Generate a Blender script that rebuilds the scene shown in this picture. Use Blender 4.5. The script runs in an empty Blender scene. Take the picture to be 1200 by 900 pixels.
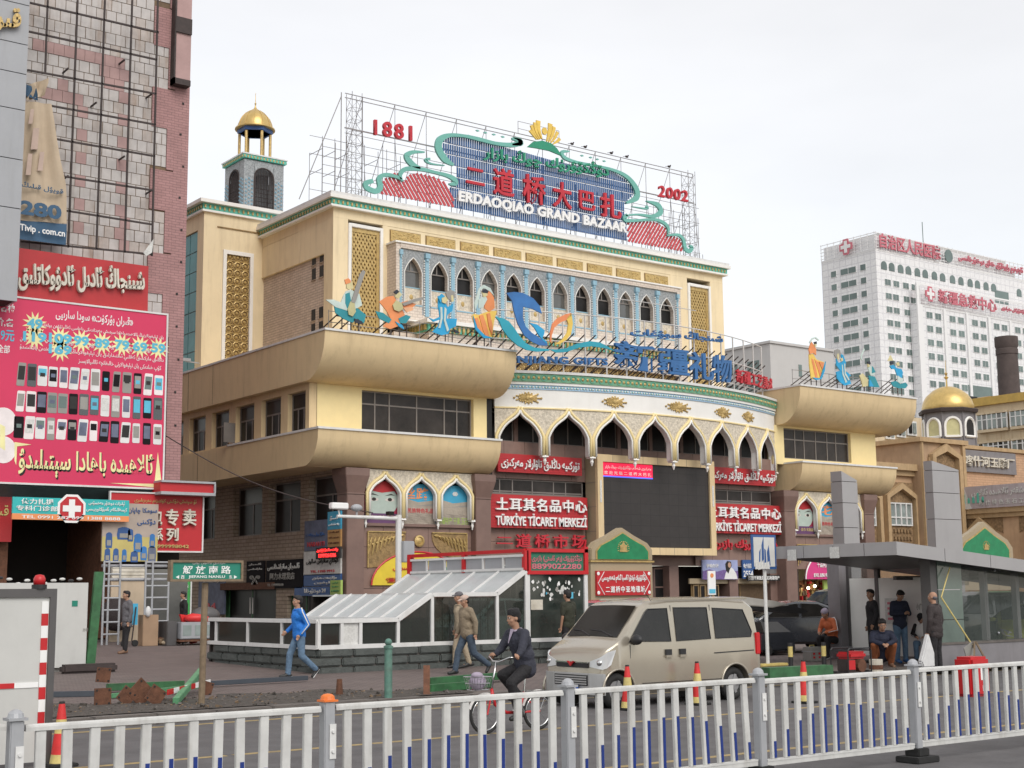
import bpy,bmesh,math,random
from mathutils import Vector,Matrix
random.seed(7)
S=bpy.context.scene
COL=S.collection
PI=math.pi
# ------------------------------------------------------------------ camera
cam_d=bpy.data.cameras.new('camera');cam=bpy.data.objects.new('camera',cam_d);COL.objects.link(cam)
cam_d.sensor_width=36;cam_d.lens=49.5;cam_d.clip_start=.1;cam_d.clip_end=4000
YAW,PIT,ROL=math.radians(36.9),math.radians(8.48),math.radians(-.567)
CP=Vector((0,0,1.95))
cw=Vector((math.sin(YAW)*math.cos(PIT),math.cos(YAW)*math.cos(PIT),math.sin(PIT)))
cr=Vector((math.cos(YAW),-math.sin(YAW),0));cu=cr.cross(cw)
cr,cu=cr*math.cos(ROL)+cu*math.sin(ROL),cu*math.cos(ROL)-cr*math.sin(ROL)
cam.matrix_world=Matrix(((cr.x,cu.x,-cw.x,CP.x),(cr.y,cu.y,-cw.y,CP.y),(cr.z,cu.z,-cw.z,CP.z),(0,0,0,1)))
S.camera=cam
# ------------------------------------------------------------------ sky, sun, exposure
SUN_EL,SUN_AZ=math.radians(42),math.radians(188)      # azimuth from +Y clockwise towards +X
W=bpy.data.worlds.new("World");S.world=W;W.use_nodes=True
nt=W.node_tree;nt.nodes.clear()
def N(t,**k):
    n=nt.nodes.new(t)
    for a,b in k.items(): setattr(n,a,b)
    return n
wo=N('ShaderNodeOutputWorld');bg1=N('ShaderNodeBackground');bg2=N('ShaderNodeBackground');ad=N('ShaderNodeAddShader')
sky=N('ShaderNodeTexSky',sky_type='NISHITA',sun_disc=False,sun_elevation=SUN_EL,sun_rotation=SUN_AZ)
nt.links.new(sky.outputs[0],bg1.inputs[0]);bg1.inputs[1].default_value=.05
tc=N('ShaderNodeTexCoord');mp=N('ShaderNodeMapping');mp.inputs['Scale'].default_value=(1,1,3)
cn=N('ShaderNodeTexNoise');cn.inputs['Scale'].default_value=1.7;cn.inputs['Detail'].default_value=5;cn.inputs['Roughness'].default_value=.55
rp=N('ShaderNodeValToRGB');rp.color_ramp.elements[0].position=.3;rp.color_ramp.elements[0].color=(.585,.55,.50,1)
rp.color_ramp.elements[1].position=.75;rp.color_ramp.elements[1].color=(.715,.678,.622,1)
nt.links.new(tc.outputs['Generated'],mp.inputs[0]);nt.links.new(mp.outputs[0],cn.inputs[0]);nt.links.new(cn.outputs[0],rp.inputs[0])
nt.links.new(rp.outputs[0],bg2.inputs[0]);bg2.inputs[1].default_value=.95      # thick white overcast in front of the blue sky
nt.links.new(bg1.outputs[0],ad.inputs[0]);nt.links.new(bg2.outputs[0],ad.inputs[1]);nt.links.new(ad.outputs[0],wo.inputs[0])
sl=bpy.data.lights.new('sun','SUN');so=bpy.data.objects.new('sun',sl);COL.objects.link(so)
sl.energy=1.35;sl.angle=math.radians(35);sl.color=(1,.96,.9)
so.rotation_euler=(PI/2-SUN_EL,0,PI-SUN_AZ);so.location=(0,0,60)
S.view_settings.view_transform='Standard';S.view_settings.look='None';S.view_settings.exposure=.42;S.view_settings.gamma=1

# ------------------------------------------------------------------ helpers
def ray(px,py): return cw*1650 + cr*(px-600) - cu*(py-450)
def on(ax,px,py,v):
    d=ray(px,py);return CP + d*((v-CP[ax])/d[ax])
def oX(px,py,v): return on(0,px,py,v)
def oY(px,py,v): return on(1,px,py,v)
def oZ(px,py,v=0): return on(2,px,py,v)
def gz(y): return .15+max(0,min(y,50)-22)*.016 if y > 21.3 else 0.0
def oG(px,py):
    d=ray(px,py);h=.3
    for i in range(30): p=CP+d*((h-CP.z)/d.z);h=.15+max(0,min(p.y,50)-22)*.016
    return p
def zm(ox,oy,k,pts): return [(ox+x/k,oy+y/k) for x,y in pts]

MATS={}
def mk(name,col,rough=.7,metal=0,var=.12,sc=2.0,bump=0,bsc=None,dirt=0,dcol=(.12,.09,.06),emit=0,streak=0,spec=.5,coat=0,alpha=1,trans=0):
    m=bpy.data.materials.new(name);m.use_nodes=True;t=m.node_tree;b=t.nodes['Principled BSDF'];L=t.links.new
    b.inputs['Roughness'].default_value=rough;b.inputs['Metallic'].default_value=metal;b.inputs['Specular IOR Level'].default_value=spec
    if coat: b.inputs['Coat Weight'].default_value=coat;b.inputs['Coat Roughness'].default_value=.08
    if alpha < 1: b.inputs['Alpha'].default_value=alpha
    if trans: b.inputs['Transmission Weight'].default_value=trans
    ge=t.nodes.new('ShaderNodeNewGeometry')
    n1=t.nodes.new('ShaderNodeTexNoise');n1.inputs['Scale'].default_value=sc;n1.inputs['Detail'].default_value=6;n1.inputs['Roughness'].default_value=.65
    L(ge.outputs['Position'],n1.inputs['Vector'])
    mx=t.nodes.new('ShaderNodeMix');mx.data_type='RGBA'
    mr=t.nodes.new('ShaderNodeMapRange');mr.inputs['From Min'].default_value=.3;mr.inputs['From Max'].default_value=.7
    L(n1.outputs[0],mr.inputs[0]);L(mr.outputs[0],mx.inputs['Factor'])
    c=Vector(col);mx.inputs['A'].default_value=(*(c*(1-var)),1);mx.inputs['B'].default_value=(*[min(1,v*(1+var*.8)) for v in c],1)
    out=mx.outputs['Result']
    if dirt or streak:
        n2=t.nodes.new('ShaderNodeTexNoise');n2.inputs['Scale'].default_value=1.0;n2.inputs['Detail'].default_value=8;n2.inputs['Roughness'].default_value=.7
        mpp=t.nodes.new('ShaderNodeMapping');mpp.inputs['Scale'].default_value=(3,3,.35) if streak else (1.3,1.3,1.3)
        L(ge.outputs['Position'],mpp.inputs[0]);L(mpp.outputs[0],n2.inputs['Vector'])
        r2=t.nodes.new('ShaderNodeMapRange');r2.inputs['From Min'].default_value=.5;r2.inputs['From Max'].default_value=.78;r2.inputs['To Max'].default_value=max(dirt,streak)
        L(n2.outputs[0],r2.inputs[0])
        m2=t.nodes.new('ShaderNodeMix');m2.data_type='RGBA';L(r2.outputs[0],m2.inputs['Factor']);L(out,m2.inputs['A']);m2.inputs['B'].default_value=(*dcol,1)
        out=m2.outputs['Result']
    L(out,b.inputs['Base Color'])
    if bump:
        n3=t.nodes.new('ShaderNodeTexNoise');n3.inputs['Scale'].default_value=bsc or sc*8;n3.inputs['Detail'].default_value=4;L(ge.outputs['Position'],n3.inputs['Vector'])
        bp=t.nodes.new('ShaderNodeBump');bp.inputs['Strength'].default_value=bump;bp.inputs['Distance'].default_value=.03
        L(n3.outputs[0],bp.inputs['Height']);L(bp.outputs[0],b.inputs['Normal'])
    if emit: b.inputs['Emission Color'].default_value=(*col,1);b.inputs['Emission Strength'].default_value=emit
    MATS[name]=m;return m
def brickmat(name,c1,c2,cm,bw,bh,axis='XZ',mort=.012,rough=.75,bump=.5,dirt=0,dcol=(.1,.08,.06),off=.5):
    m=mk(name,c1,rough,dirt=dirt,dcol=dcol);t=m.node_tree;L=t.links.new;b=t.nodes['Principled BSDF']
    ge=t.nodes.new('ShaderNodeNewGeometry');sp=t.nodes.new('ShaderNodeSeparateXYZ');cb=t.nodes.new('ShaderNodeCombineXYZ')
    L(ge.outputs['Position'],sp.inputs[0])
    if axis == 'H':      # walls of any direction: x+y runs along the wall
        a=t.nodes.new('ShaderNodeMath');L(sp.outputs[0],a.inputs[0]);L(sp.outputs[1],a.inputs[1]);L(a.outputs[0],cb.inputs[0]);L(sp.outputs[2],cb.inputs[1])
    else: L(sp.outputs['XYZ'.index(axis[0])],cb.inputs[0]);L(sp.outputs['XYZ'.index(axis[1])],cb.inputs[1])
    br=t.nodes.new('ShaderNodeTexBrick');br.inputs['Scale'].default_value=1;br.inputs['Brick Width'].default_value=bw;br.inputs['Row Height'].default_value=bh;br.inputs['Mortar Size'].default_value=mort
    br.offset=off
    br.inputs['Color1'].default_value=(*c1,1);br.inputs['Color2'].default_value=(*c2,1);br.inputs['Mortar'].default_value=(*cm,1)
    L(cb.outputs[0],br.inputs['Vector'])
    old=b.inputs['Base Color'].links[0].from_socket;mm=t.nodes.new('ShaderNodeMix');mm.data_type='RGBA';mm.blend_type='MULTIPLY';mm.inputs['Factor'].default_value=1
    # noise node gives tint round c1; normalise by c1
    dv=t.nodes.new('ShaderNodeMix');dv.data_type='RGBA';dv.blend_type='DIVIDE';dv.inputs['Factor'].default_value=1
    L(old,dv.inputs['A']);dv.inputs['B'].default_value=(*c1,1);L(br.outputs[0],mm.inputs['A']);L(dv.outputs['Result'],mm.inputs['B']);L(mm.outputs['Result'],b.inputs['Base Color'])
    bp=t.nodes.new('ShaderNodeBump');bp.inputs['Strength'].default_value=bump;bp.inputs['Distance'].default_value=.02;bp.invert=True
    L(br.outputs['Fac'],bp.inputs['Height']);L(bp.outputs[0],b.inputs['Normal'])
    return m
def c8(r,g,b):
    f=lambda v: ((v/255+.055)/1.055)**2.4 if v > 10 else v/255/12.92
    return (f(r),f(g),f(b))

WM={}                                   # world matrix of every parent
def wm(o): return WM.get(o.name,Matrix.Identity(4)) if o else Matrix.Identity(4)
class MB:
    def __init__(s,M=None): s.v=[];s.f=[];s.mi=[];s.M=M;s.k=0
    def add(s,vs,fs,k=None):
        n=len(s.v);s.v += [tuple(s.M @ Vector(v)) if s.M else tuple(v) for v in vs]
        s.f += [tuple(i+n for i in f) for f in fs];s.mi += [s.k if k is None else k]*len(fs);return s
    def box(s,a,b,k=None):
        x0,y0,z0=a;x1,y1,z1=b
        return s.add([(x0,y0,z0),(x1,y0,z0),(x1,y1,z0),(x0,y1,z0),(x0,y0,z1),(x1,y0,z1),(x1,y1,z1),(x0,y1,z1)],
              [(0,3,2,1),(4,5,6,7),(0,1,5,4),(1,2,6,5),(2,3,7,6),(3,0,4,7)],k)
    def obox(s,c,ax,ay,az,k=None):           # oriented box: centre and three half-axis vectors
        c,ax,ay,az=map(Vector,(c,ax,ay,az))
        vs=[c+sx*ax+sy*ay+sz*az for sz in (-1,1) for sx,sy in ((-1,-1),(1,-1),(1,1),(-1,1))]
        return s.add(vs,[(0,3,2,1),(4,5,6,7),(0,1,5,4),(1,2,6,5),(2,3,7,6),(3,0,4,7)],k)
    def bar(s,p,q,w,h=None,up=(0,0,1),k=None):
        p,q=Vector(p),Vector(q);h=h or w;d=(q-p);l=d.length
        if l < 1e-6: return s
        d /= l;a=d.cross(Vector(up))
        if a.length < 1e-3: a=d.cross(Vector((1,0,0)))
        a.normalize();b=a.cross(d)
        return s.obox((p+q)/2,d*l/2,a*w/2,b*h/2,k)
    def tube(s,pts,r,n=8,k=None,closed=False,caps=True):
        pts=[Vector(p) for p in pts];R=r if isinstance(r,(list,tuple)) else [r]*len(pts);vs=[];m=len(pts);pa=None
        for i,p in enumerate(pts):
            a=pts[(i-1) % m] if (i > 0 or closed) else p;b=pts[(i+1) % m] if (i < m-1 or closed) else p
            d=(b-a).normalized() if (b-a).length > 1e-9 else Vector((0,0,1))
            if pa is None: pa=d.orthogonal().normalized()
            pa=(pa - d*pa.dot(d));pa=pa.normalized() if pa.length > 1e-4 else d.orthogonal().normalized()
            e=d.cross(pa)
            vs += [p+(pa*math.cos(2*PI*j/n)+e*math.sin(2*PI*j/n))*R[i] for j in range(n)]
        fs=[(i*n+j,i*n+(j+1) % n,((i+1) % m)*n+(j+1) % n,((i+1) % m)*n+j) for i in range(m if closed else m-1) for j in range(n)]
        if caps and not closed: fs += [tuple(range(n))[::-1],tuple((m-1)*n+j for j in range(n))]
        return s.add(vs,fs,k)
    def cyl(s,p,q,r0,r1=None,n=12,k=None): return s.tube([p,q],[r0,r0 if r1 is None else r1],n,k)
    def lathe(s,c,prof,n=16,k=None,a0=0):
        c=Vector(c);vs=[];m=len(prof)
        for r,z in prof: vs += [c+Vector((r*math.cos(a0+2*PI*j/n),r*math.sin(a0+2*PI*j/n),z)) for j in range(n)]
        fs=[(i*n+j,i*n+(j+1) % n,(i+1)*n+(j+1) % n,(i+1)*n+j) for i in range(m-1) for j in range(n)]
        fs += [tuple(range(n))[::-1],tuple((m-1)*n+j for j in range(n))]
        return s.add(vs,fs,k)
    def ball(s,c,r,n=10,m=7,k=None,R=None):
        c=Vector(c);r=Vector(r) if isinstance(r,(tuple,list,Vector)) else Vector((r,r,r));vs=[]
        for i in range(m+1):
            t=PI*i/m
            for j in range(n):
                v=Vector((r.x*math.sin(t)*math.cos(2*PI*j/n),r.y*math.sin(t)*math.sin(2*PI*j/n),-r.z*math.cos(t)))
                vs.append(c + (R @ v if R else v))
        return s.add(vs,[(i*n+j,i*n+(j+1) % n,(i+1)*n+(j+1) % n,(i+1)*n+j) for i in range(m) for j in range(n)],k)
    def prism(s,pts,off,k=None):               # planar outline (3-D points) pushed along the vector off
        pts=[Vector(p) for p in pts];off=Vector(off);n=len(pts)
        nn=Vector((0,0,0))
        for i in range(n): nn += pts[i].cross(pts[(i+1) % n])
        if nn.dot(off) > 0: pts=pts[::-1]
        return s.add(pts+[p+off for p in pts],[tuple(range(n)),tuple(range(2*n-1,n-1,-1))]+[(i,i+n,(i+1) % n+n,(i+1) % n) for i in range(n)],k)
    def build(s,name,mats,parent=None,smooth=False,bevel=0,label=None,kind=None,mesh=False):
        me=bpy.data.meshes.new(name);inv=wm(parent).inverted() if parent else None
        vs=[tuple(inv @ Vector(v)) for v in s.v] if parent else s.v
        org=None
        if not parent and vs and not mesh:
            zs=[v[2] for v in vs];org=Vector((sum(v[0] for v in vs)/len(vs),sum(v[1] for v in vs)/len(vs),min(zs)))
            vs=[tuple(Vector(v)-org) for v in vs]
        me.from_pydata(vs,[],s.f);mats=mats if isinstance(mats,(list,tuple)) else [mats]
        for m in mats: me.materials.append(MATS[m] if isinstance(m,str) else m)
        if any(s.mi): me.polygons.foreach_set('material_index',s.mi)
        bm=bmesh.new();bm.from_mesh(me);bmesh.ops.remove_doubles(bm,verts=bm.verts,dist=1e-5);bmesh.ops.recalc_face_normals(bm,faces=bm.faces)
        if bevel: bmesh.ops.bevel(bm,geom=[e for e in bm.edges if len(e.link_faces) == 2 and e.calc_face_angle(0) > .6],offset=bevel,segments=2,affect='EDGES',clamp_overlap=True)
        bm.to_mesh(me);bm.free()
        if smooth: me.shade_smooth() if smooth is True else me.shade_auto_smooth(smooth) if hasattr(me,'shade_auto_smooth') else None
        if smooth and smooth is not True: setsmooth(me,smooth)
        if mesh: return me
        o=bpy.data.objects.new(name,me);COL.objects.link(o)
        if parent: o.parent=parent;WM[o.name]=wm(parent).copy()
        else: o.location=org;WM[o.name]=Matrix.Translation(org)
        if label: o['label']=label
        if kind: o['kind']=kind
        return o
def setsmooth(me,ang):
    bm=bmesh.new();bm.from_mesh(me)
    for f in bm.faces: f.smooth=True
    for e in bm.edges: e.smooth=not (len(e.link_faces) == 2 and e.calc_face_angle(0) > ang)
    bm.to_mesh(me);bm.free()
def tag(o,label,cat,group=None):
    o['label']=label;o['category']=cat
    if group: o['group']=group
    return o
def thing(name,loc,label,cat,group=None,rz=0):
    o=bpy.data.objects.new(name,None);COL.objects.link(o);o.location=loc;o.rotation_euler=(0,0,rz);o.empty_display_size=.3
    WM[o.name]=Matrix.Translation(Vector(loc)) @ Matrix.Rotation(rz,4,'Z');return tag(o,label,cat,group)
def inst(name,me,parent,M):                    # a part that shares its mesh; M = world matrix
    o=bpy.data.objects.new(name,me);COL.objects.link(o)
    if parent: o.parent=parent;o.matrix_local=wm(parent).inverted() @ M
    else: o.matrix_world=M
    WM[o.name]=M.copy();return o
def kids(o): return [c for c in ALLK.get(o.name,[])]
def copy_tree(o,loc,rz,label,parent=None):
    c=o.copy();COL.objects.link(c)
    if parent is None: c.location=loc;c.rotation_euler=(0,0,rz);c['label']=label
    else: c.parent=parent
    for ch in o.children: copy_tree(ch,None,0,None,c)
    return c

# Arabic-script shaping (joining forms, right to left)
AR={'ئ': 'FE89FE8AFE8BFE8C','ا': 'FE8DFE8E','ە': 'FEE9FEEA','ب': 'FE8FFE90FE91FE92','پ': 'FB56FB57FB58FB59','ت': 'FE95FE96FE97FE98','ج': 'FE9DFE9EFE9FFEA0',
 'چ': 'FB7AFB7BFB7CFB7D','خ': 'FEA5FEA6FEA7FEA8','د': 'FEA9FEAA','ر': 'FEADFEAE','ز': 'FEAFFEB0','ژ': 'FB8AFB8B','س': 'FEB1FEB2FEB3FEB4','ش': 'FEB5FEB6FEB7FEB8',
 'غ': 'FECDFECEFECFFED0','ف': 'FED1FED2FED3FED4','ق': 'FED5FED6FED7FED8','ك': 'FED9FEDAFEDBFEDC','گ': 'FB92FB93FB94FB95','ڭ': 'FBD3FBD4FBD5FBD6','ل': 'FEDDFEDEFEDFFEE0',
 'م': 'FEE1FEE2FEE3FEE4','ن': 'FEE5FEE6FEE7FEE8','ھ': 'FBAAFBABFBACFBAD','و': 'FEEDFEEE','ۇ': 'FBD7FBD8','ۆ': 'FBD9FBDA','ۈ': 'FBDBFBDC','ۋ': 'FBDEFBDF',
 'ې': 'FBE4FBE5FBE6FBE7','ى': 'FEEFFEF0FBE8FBE9','ي': 'FEF1FEF2FEF3FEF4','\u0001': 'FEFBFEFC'}
def ar(s):
    s=s.replace('لا','\u0001');out=[]
    for i,c in enumerate(s):
        if c not in AR: out.append({'(': ')',')': '(','«': '»','»': '«'}.get(c,c));continue
        f=AR[c];two=len(f) == 8
        pj=i > 0 and s[i-1] in AR and len(AR[s[i-1]]) == 16;nj=(not two) and i < len(s)-1 and s[i+1] in AR
        k=(3 if nj else 1) if pj else (2 if nj else 0)
        out.append(chr(int(f[k*4:k*4+4],16)))
    return ''.join(reversed(out))
def textmesh(body,bold=0,depth=0,spacing=1.0,res=3):
    bold=min(bold,.018) if any(0x2E80 < ord(c) < 0xA000 for c in body) else min(bold,.03) if any(ord(c) > 0xFB00 for c in body) else bold
    f=bpy.data.curves.new('t','FONT');f.body=body;f.resolution_u=res;f.offset=bold;f.extrude=.5 if depth else 0;f.fill_mode='BOTH';f.space_character=spacing
    o=bpy.data.objects.new('t',f);COL.objects.link(o);dg=bpy.context.evaluated_depsgraph_get()
    me=bpy.data.meshes.new_from_object(o.evaluated_get(dg));me.materials.clear();bpy.data.objects.remove(o);bpy.data.curves.remove(f);return me
def letters(body,mat,bl,br,tl,parent,name='lettering',depth=.03,bold=.01,nrm=None,label=None,spacing=1.0,mapf=None,res=3,slant=0):
    """text fitted to the parallelogram bottom-left, bottom-right, top-left; depth along the outward normal"""
    bl,br,tl=Vector(bl),Vector(br),Vector(tl);ux=br-bl;uy=tl-bl
    n=ux.cross(uy).normalized()
    if nrm is not None and n.dot(Vector(nrm)) < 0: n=-n
    me=textmesh(body,bold,True,spacing,res)
    if not me.vertices: return None
    xs=[v.co.x for v in me.vertices];ys=[v.co.y for v in me.vertices];x0,x1,y0,y1=min(xs),max(xs),min(ys),max(ys)
    inv=wm(parent).inverted() if parent else Matrix.Identity(4)
    for v in me.vertices:
        u=(v.co.x-x0)/max(1e-6,x1-x0);w=(v.co.y-y0)/max(1e-6,y1-y0);d=(v.co.z+.5)*depth
        p=mapf(u,w,d) if mapf else bl+ux*(u+slant*w)+uy*w+n*d
        v.co=inv @ p
    me.materials.append(MATS[mat] if isinstance(mat,str) else mat)
    o=bpy.data.objects.new(name,me);COL.objects.link(o);o.parent=parent;WM[o.name]=wm(parent).copy()
    if label: o['label']=label
    return o
def lbox(body,mat,Y,p0,p1,parent,**k):      # lettering on a plane facing -Y; photo points: lower-left and upper-right ends
    (x0,yb0,yt0),(x1,yb1)=p0,p1
    a=oY(x0,yb0,Y);b=oY(x1,yb1,Y);c=oY(x0,yt0,Y);c.x=a.x
    return letters(body,mat,a,b,c,parent,nrm=(0,-1,0),**k)
def rectY(X0,X1,Z0,Z1,Y,th=.05): return MB().box((X0,Y,Z0),(X1,Y+th,Z1))

# ------------------------------------------------------------------ materials
mk('asphalt',(.105,.10,.102),.85,var=.25,sc=1.5,bump=.3,bsc=60,dirt=.35,dcol=(.065,.06,.06))
brickmat('paving',(.165,.13,.12),(.14,.108,.10),(.08,.065,.06),.24,.12,'XY',.012,.8,.5,dirt=.5,dcol=(.06,.05,.045))
mk('hoarding',(.52,.52,.50),.5,var=.06,sc=1.5,streak=.3,dcol=(.3,.29,.27));mk('rubble',(.075,.064,.055),.95,var=.5,sc=6,bump=1,bsc=25)
mk('kerb',(.13,.115,.105),.85,var=.25,sc=4,bump=.3,dirt=.5,dcol=(.05,.04,.035))
mk('line_yellow',(.34,.25,.11),.7,var=.3,sc=6,dirt=.9,dcol=(.08,.075,.07))
mk('line_white',(.6,.6,.58),.7,var=.15,sc=6,dirt=.4,dcol=(.1,.1,.1))
mk('cream',c8(226,209,174),.75,var=.06,sc=.6,streak=.35,dcol=(.30,.22,.13))
mk('cream2',c8(214,191,150),.7,var=.07,sc=.7,streak=.38,dcol=(.28,.20,.11))
mk('cream_light',c8(233,214,160),.7,var=.05,sc=2)
mk('white',(.78,.77,.74),.6,var=.05,sc=1,streak=.12,dcol=(.45,.43,.38))
mk('whitepaint',(.66,.66,.65),.45,var=.06,sc=3,streak=.4,dcol=(.30,.27,.24))
brickmat('sidebrick',(.40,.32,.25),(.34,.27,.20),(.22,.17,.13),.5,.16,'H',.02,.8,.5,dirt=.4,dcol=(.2,.15,.11))
brickmat('upperbrick',(.60,.50,.42),(.53,.44,.36),(.38,.31,.26),.42,.13,'H',.018,.8,.4,dirt=.3,dcol=(.3,.23,.18));brickmat('tilewhite',(.66,.58,.50),(.62,.54,.46),(.50,.42,.36),.28,.14,'H',.02,.6,.2)
mk('carving',(.60,.54,.44),.7,var=.35,sc=9,bump=1,bsc=14)
mk('granite',(.235,.150,.122),.5,var=.14,sc=1.5,bump=.1,dirt=.2,dcol=(.12,.08,.06))
mk('granite_dark',(.19,.12,.10),.5,var=.14,sc=1.5)
mk('joint',(.05,.035,.03),.9)
mk('glassdark',(.018,.017,.017),.38,var=.6,sc=.8,spec=.2)
mk('glassblind',(.032,.027,.025),.3,var=.6,sc=.9,spec=.25)
mk('glassmid',(.10,.10,.095),.12,var=.3,sc=.8,spec=.8)
mk('winframe',(.20,.18,.165),.5)
mk('black',(.012,.011,.011),.6)
mk('interior',(.02,.015,.013),.9)
mk('tealtrim',(.11,.46,.36),.5,var=.1,sc=4)
mk('gold',(.50,.355,.14),.38,metal=.35,var=.25,sc=5,bump=.4,bsc=20)
mk('golddeep',(.27,.175,.07),.6,var=.4,sc=6,bump=.7,bsc=14)
mk('golddome',(.58,.41,.15),.36,metal=.55,var=.15,sc=3)
mk('bluetile',(.25,.42,.52),.45,var=.12,sc=6)
mk('bluepale',(.33,.50,.66),.5)
mk('greenband',(.16,.34,.20),.5,var=.2,sc=4)
mk('tealglass',(.05,.23,.25),.4,var=.3,sc=.6,spec=.3)
mk('tilepattern',(.29,.31,.32),.5,var=.5,sc=12,bump=.3)
mk('pink',(.42,.275,.262),.75,var=.1,sc=1.5,dirt=.3,dcol=(.20,.13,.12))
brickmat('pinkbrick',(.40,.22,.215),(.36,.195,.19),(.26,.15,.145),.3,.1,'H',.012,.75,.4,dirt=.3,dcol=(.2,.12,.11))
mk('tilegrey',(.50,.47,.455),.6,var=.12,sc=3,dirt=.35,dcol=(.27,.19,.13),streak=.5)
mk('tilerust',(.45,.40,.37),.6,var=.18,sc=3,dirt=.5,dcol=(.26,.14,.07),streak=.8)
mk('rust',(.13,.055,.03),.85,var=.4,sc=8,bump=.4)
mk('irondark',(.045,.032,.03),.7,var=.3,sc=5)
mk('greypanel',(.34,.35,.37),.4,var=.05,sc=.8,streak=.3,dcol=(.22,.22,.22))
mk('red',(.50,.018,.02),.5,var=.1,sc=3)
mk('redsign',(.42,.02,.025),.5,var=.1,sc=2,streak=.2,dcol=(.2,.03,.03))
mk('redbright',(.47,.018,.025),.5,var=.05)
mk('redletter',(.50,.02,.035),.45)
mk('magenta',(.60,.028,.10),.5,var=.06,sc=.5)
mk('letterwhite',(.80,.80,.79),.5,var=.03)
mk('letterdirty',(.62,.58,.50),.6,var=.15,sc=4,dirt=.6,dcol=(.25,.2,.12))
mk('printwhite',(.78,.72,.72),.6)
mk('printyellow',(.75,.60,.18),.6)
mk('burst',(.80,.75,.38),.6)
mk('printblue',(.10,.45,.62),.6)
mk('green',(.012,.21,.085),.4,var=.2,sc=3)
mk('greensign',(.012,.20,.14),.4,var=.06)
mk('greenletter',(.02,.26,.15),.5)
mk('pharmacy',(.03,.42,.42),.45)
mk('signblue',(.03,.09,.26),.5,var=.15,sc=2)
mk('slatblue',(.035,.11,.28),.5,var=.3,sc=.35)
mk('slatred',(.50,.06,.07),.5,var=.1)
mk('slatwhite',(.62,.55,.52),.5)
mk('cloudteal',(.15,.42,.36),.5,var=.08,sc=1)
mk('steel',(.28,.27,.27),.5,metal=.3,var=.2,sc=3)
mk('steelwhite',(.58,.56,.54),.5)
mk('fig_teal',(.02,.25,.30),.5);mk('fig_pale',(.52,.62,.58),.5,var=.12,sc=3);mk('fig_orange',(.75,.27,.10),.5);mk('fig_yellow',(.80,.55,.12),.5)
mk('fig_blue',(.02,.33,.60),.5);mk('fig_skin',(.62,.55,.30),.5);mk('fig_dark',(.02,.025,.04),.5);mk('fig_grey',(.28,.27,.25),.5);mk('fig_lute',(.50,.47,.25),.5);mk('fig_peach',(.75,.40,.22),.5)
mk('logo_blue',(.03,.15,.40),.4,var=.35,sc=.5);mk('logo_teal',(.02,.32,.42),.4,var=.2,sc=.5);mk('logo_orange',(.75,.25,.10),.45);mk('logo_yellow',(.75,.52,.10),.45)
mk('letterblue',(.03,.13,.33),.45)
brickmat('screen',(.028,.024,.023),(.031,.027,.026),(.018,.016,.016),.6,.5,'XZ',.012,.55,.1,off=0)
mk('screenred',(.75,.01,.06),.5,emit=.55)
mk('ledred',(.9,.03,.03),.5,emit=1.6)
mk('beigepanel',(.36,.29,.19),.45,var=.05,sc=1)
mk('posterA',(.25,.30,.32),.5,var=.4,sc=2)
mk('paper',(.62,.62,.6),.7,var=.2,sc=20,dirt=.4)
mk('glaze',(.45,.48,.49),.2,var=.12,sc=1.2,streak=.35,dcol=(.25,.26,.26),alpha=.93)
mk('glassgreen',(.03,.04,.035),.08,var=.5,sc=2,dirt=.3,dcol=(.12,.12,.1),spec=.8)
mk('carpet',(.25,.03,.05),.9,var=.4,sc=12)
brickmat('stonewall',(.085,.095,.09),(.07,.078,.075),(.03,.03,.03),1.3,.7,'H',.0)
mk('stone',(.085,.095,.09),.85,var=.3,sc=3,bump=.8,bsc=12,dirt=.4,dcol=(.04,.045,.04))
mk('fencewhite',(.55,.55,.535),.5,var=.12,sc=5,streak=.8,dcol=(.28,.26,.23))
mk('galv',(.38,.39,.41),.4,metal=.2,var=.08,sc=4,streak=.3,dcol=(.2,.2,.2))
mk('reflblue',(.008,.03,.19),.45)
mk('rubber',(.018,.018,.018),.85,var=.3,sc=10)
mk('orange',(.75,.18,.03),.4)
mk('conered',(.60,.025,.025),.5,var=.15,sc=8);mk('coneyellow',(.62,.50,.18),.5,var=.2,sc=8,dirt=.4,dcol=(.2,.18,.1))
mk('beamgreen',(.035,.13,.05),.5,var=.35,sc=5,dirt=.5,dcol=(.03,.05,.03));mk('beamlight',(.10,.28,.14),.5,var=.25,sc=5)
mk('bollardgreen',(.09,.20,.16),.6,var=.35,sc=8,dirt=.6,dcol=(.18,.2,.17))
mk('wood',(.17,.115,.07),.8,var=.3,sc=6);mk('polebrown',(.20,.145,.09),.7,var=.3,sc=8,dirt=.5,dcol=(.08,.055,.04))
mk('pipe',(.05,.06,.075),.5)
mk('vanpaint',(.40,.36,.295),.25,metal=.5,var=.03,sc=1,coat=.6,dirt=.12,dcol=(.2,.17,.13))
mk('vansilver',(.45,.45,.45),.4,metal=.3);mk('chrome',(.6,.6,.6),.15,metal=1);mk('plastic',(.02,.02,.022),.5)
mk('carglass',(.016,.015,.014),.08,var=.5,sc=2,spec=.4);mk('headlamp',(.55,.56,.57),.1,spec=.9,coat=1);mk('taillamp',(.55,.01,.015),.2,coat=1);mk('tyre',(.022,.022,.022),.85);mk('rim',(.35,.35,.36),.35,metal=.6)
mk('carblack',(.028,.031,.038),.2,coat=.8,spec=.7);mk('carred',(.50,.02,.04),.25,coat=.8);mk('caryellow',(.45,.48,.08),.3,coat=.7);mk('carwhite',(.6,.58,.54),.3,coat=.7);mk('plate',(.02,.10,.42),.4);mk('carteal',(.25,.40,.36),.3,coat=.6)
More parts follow.
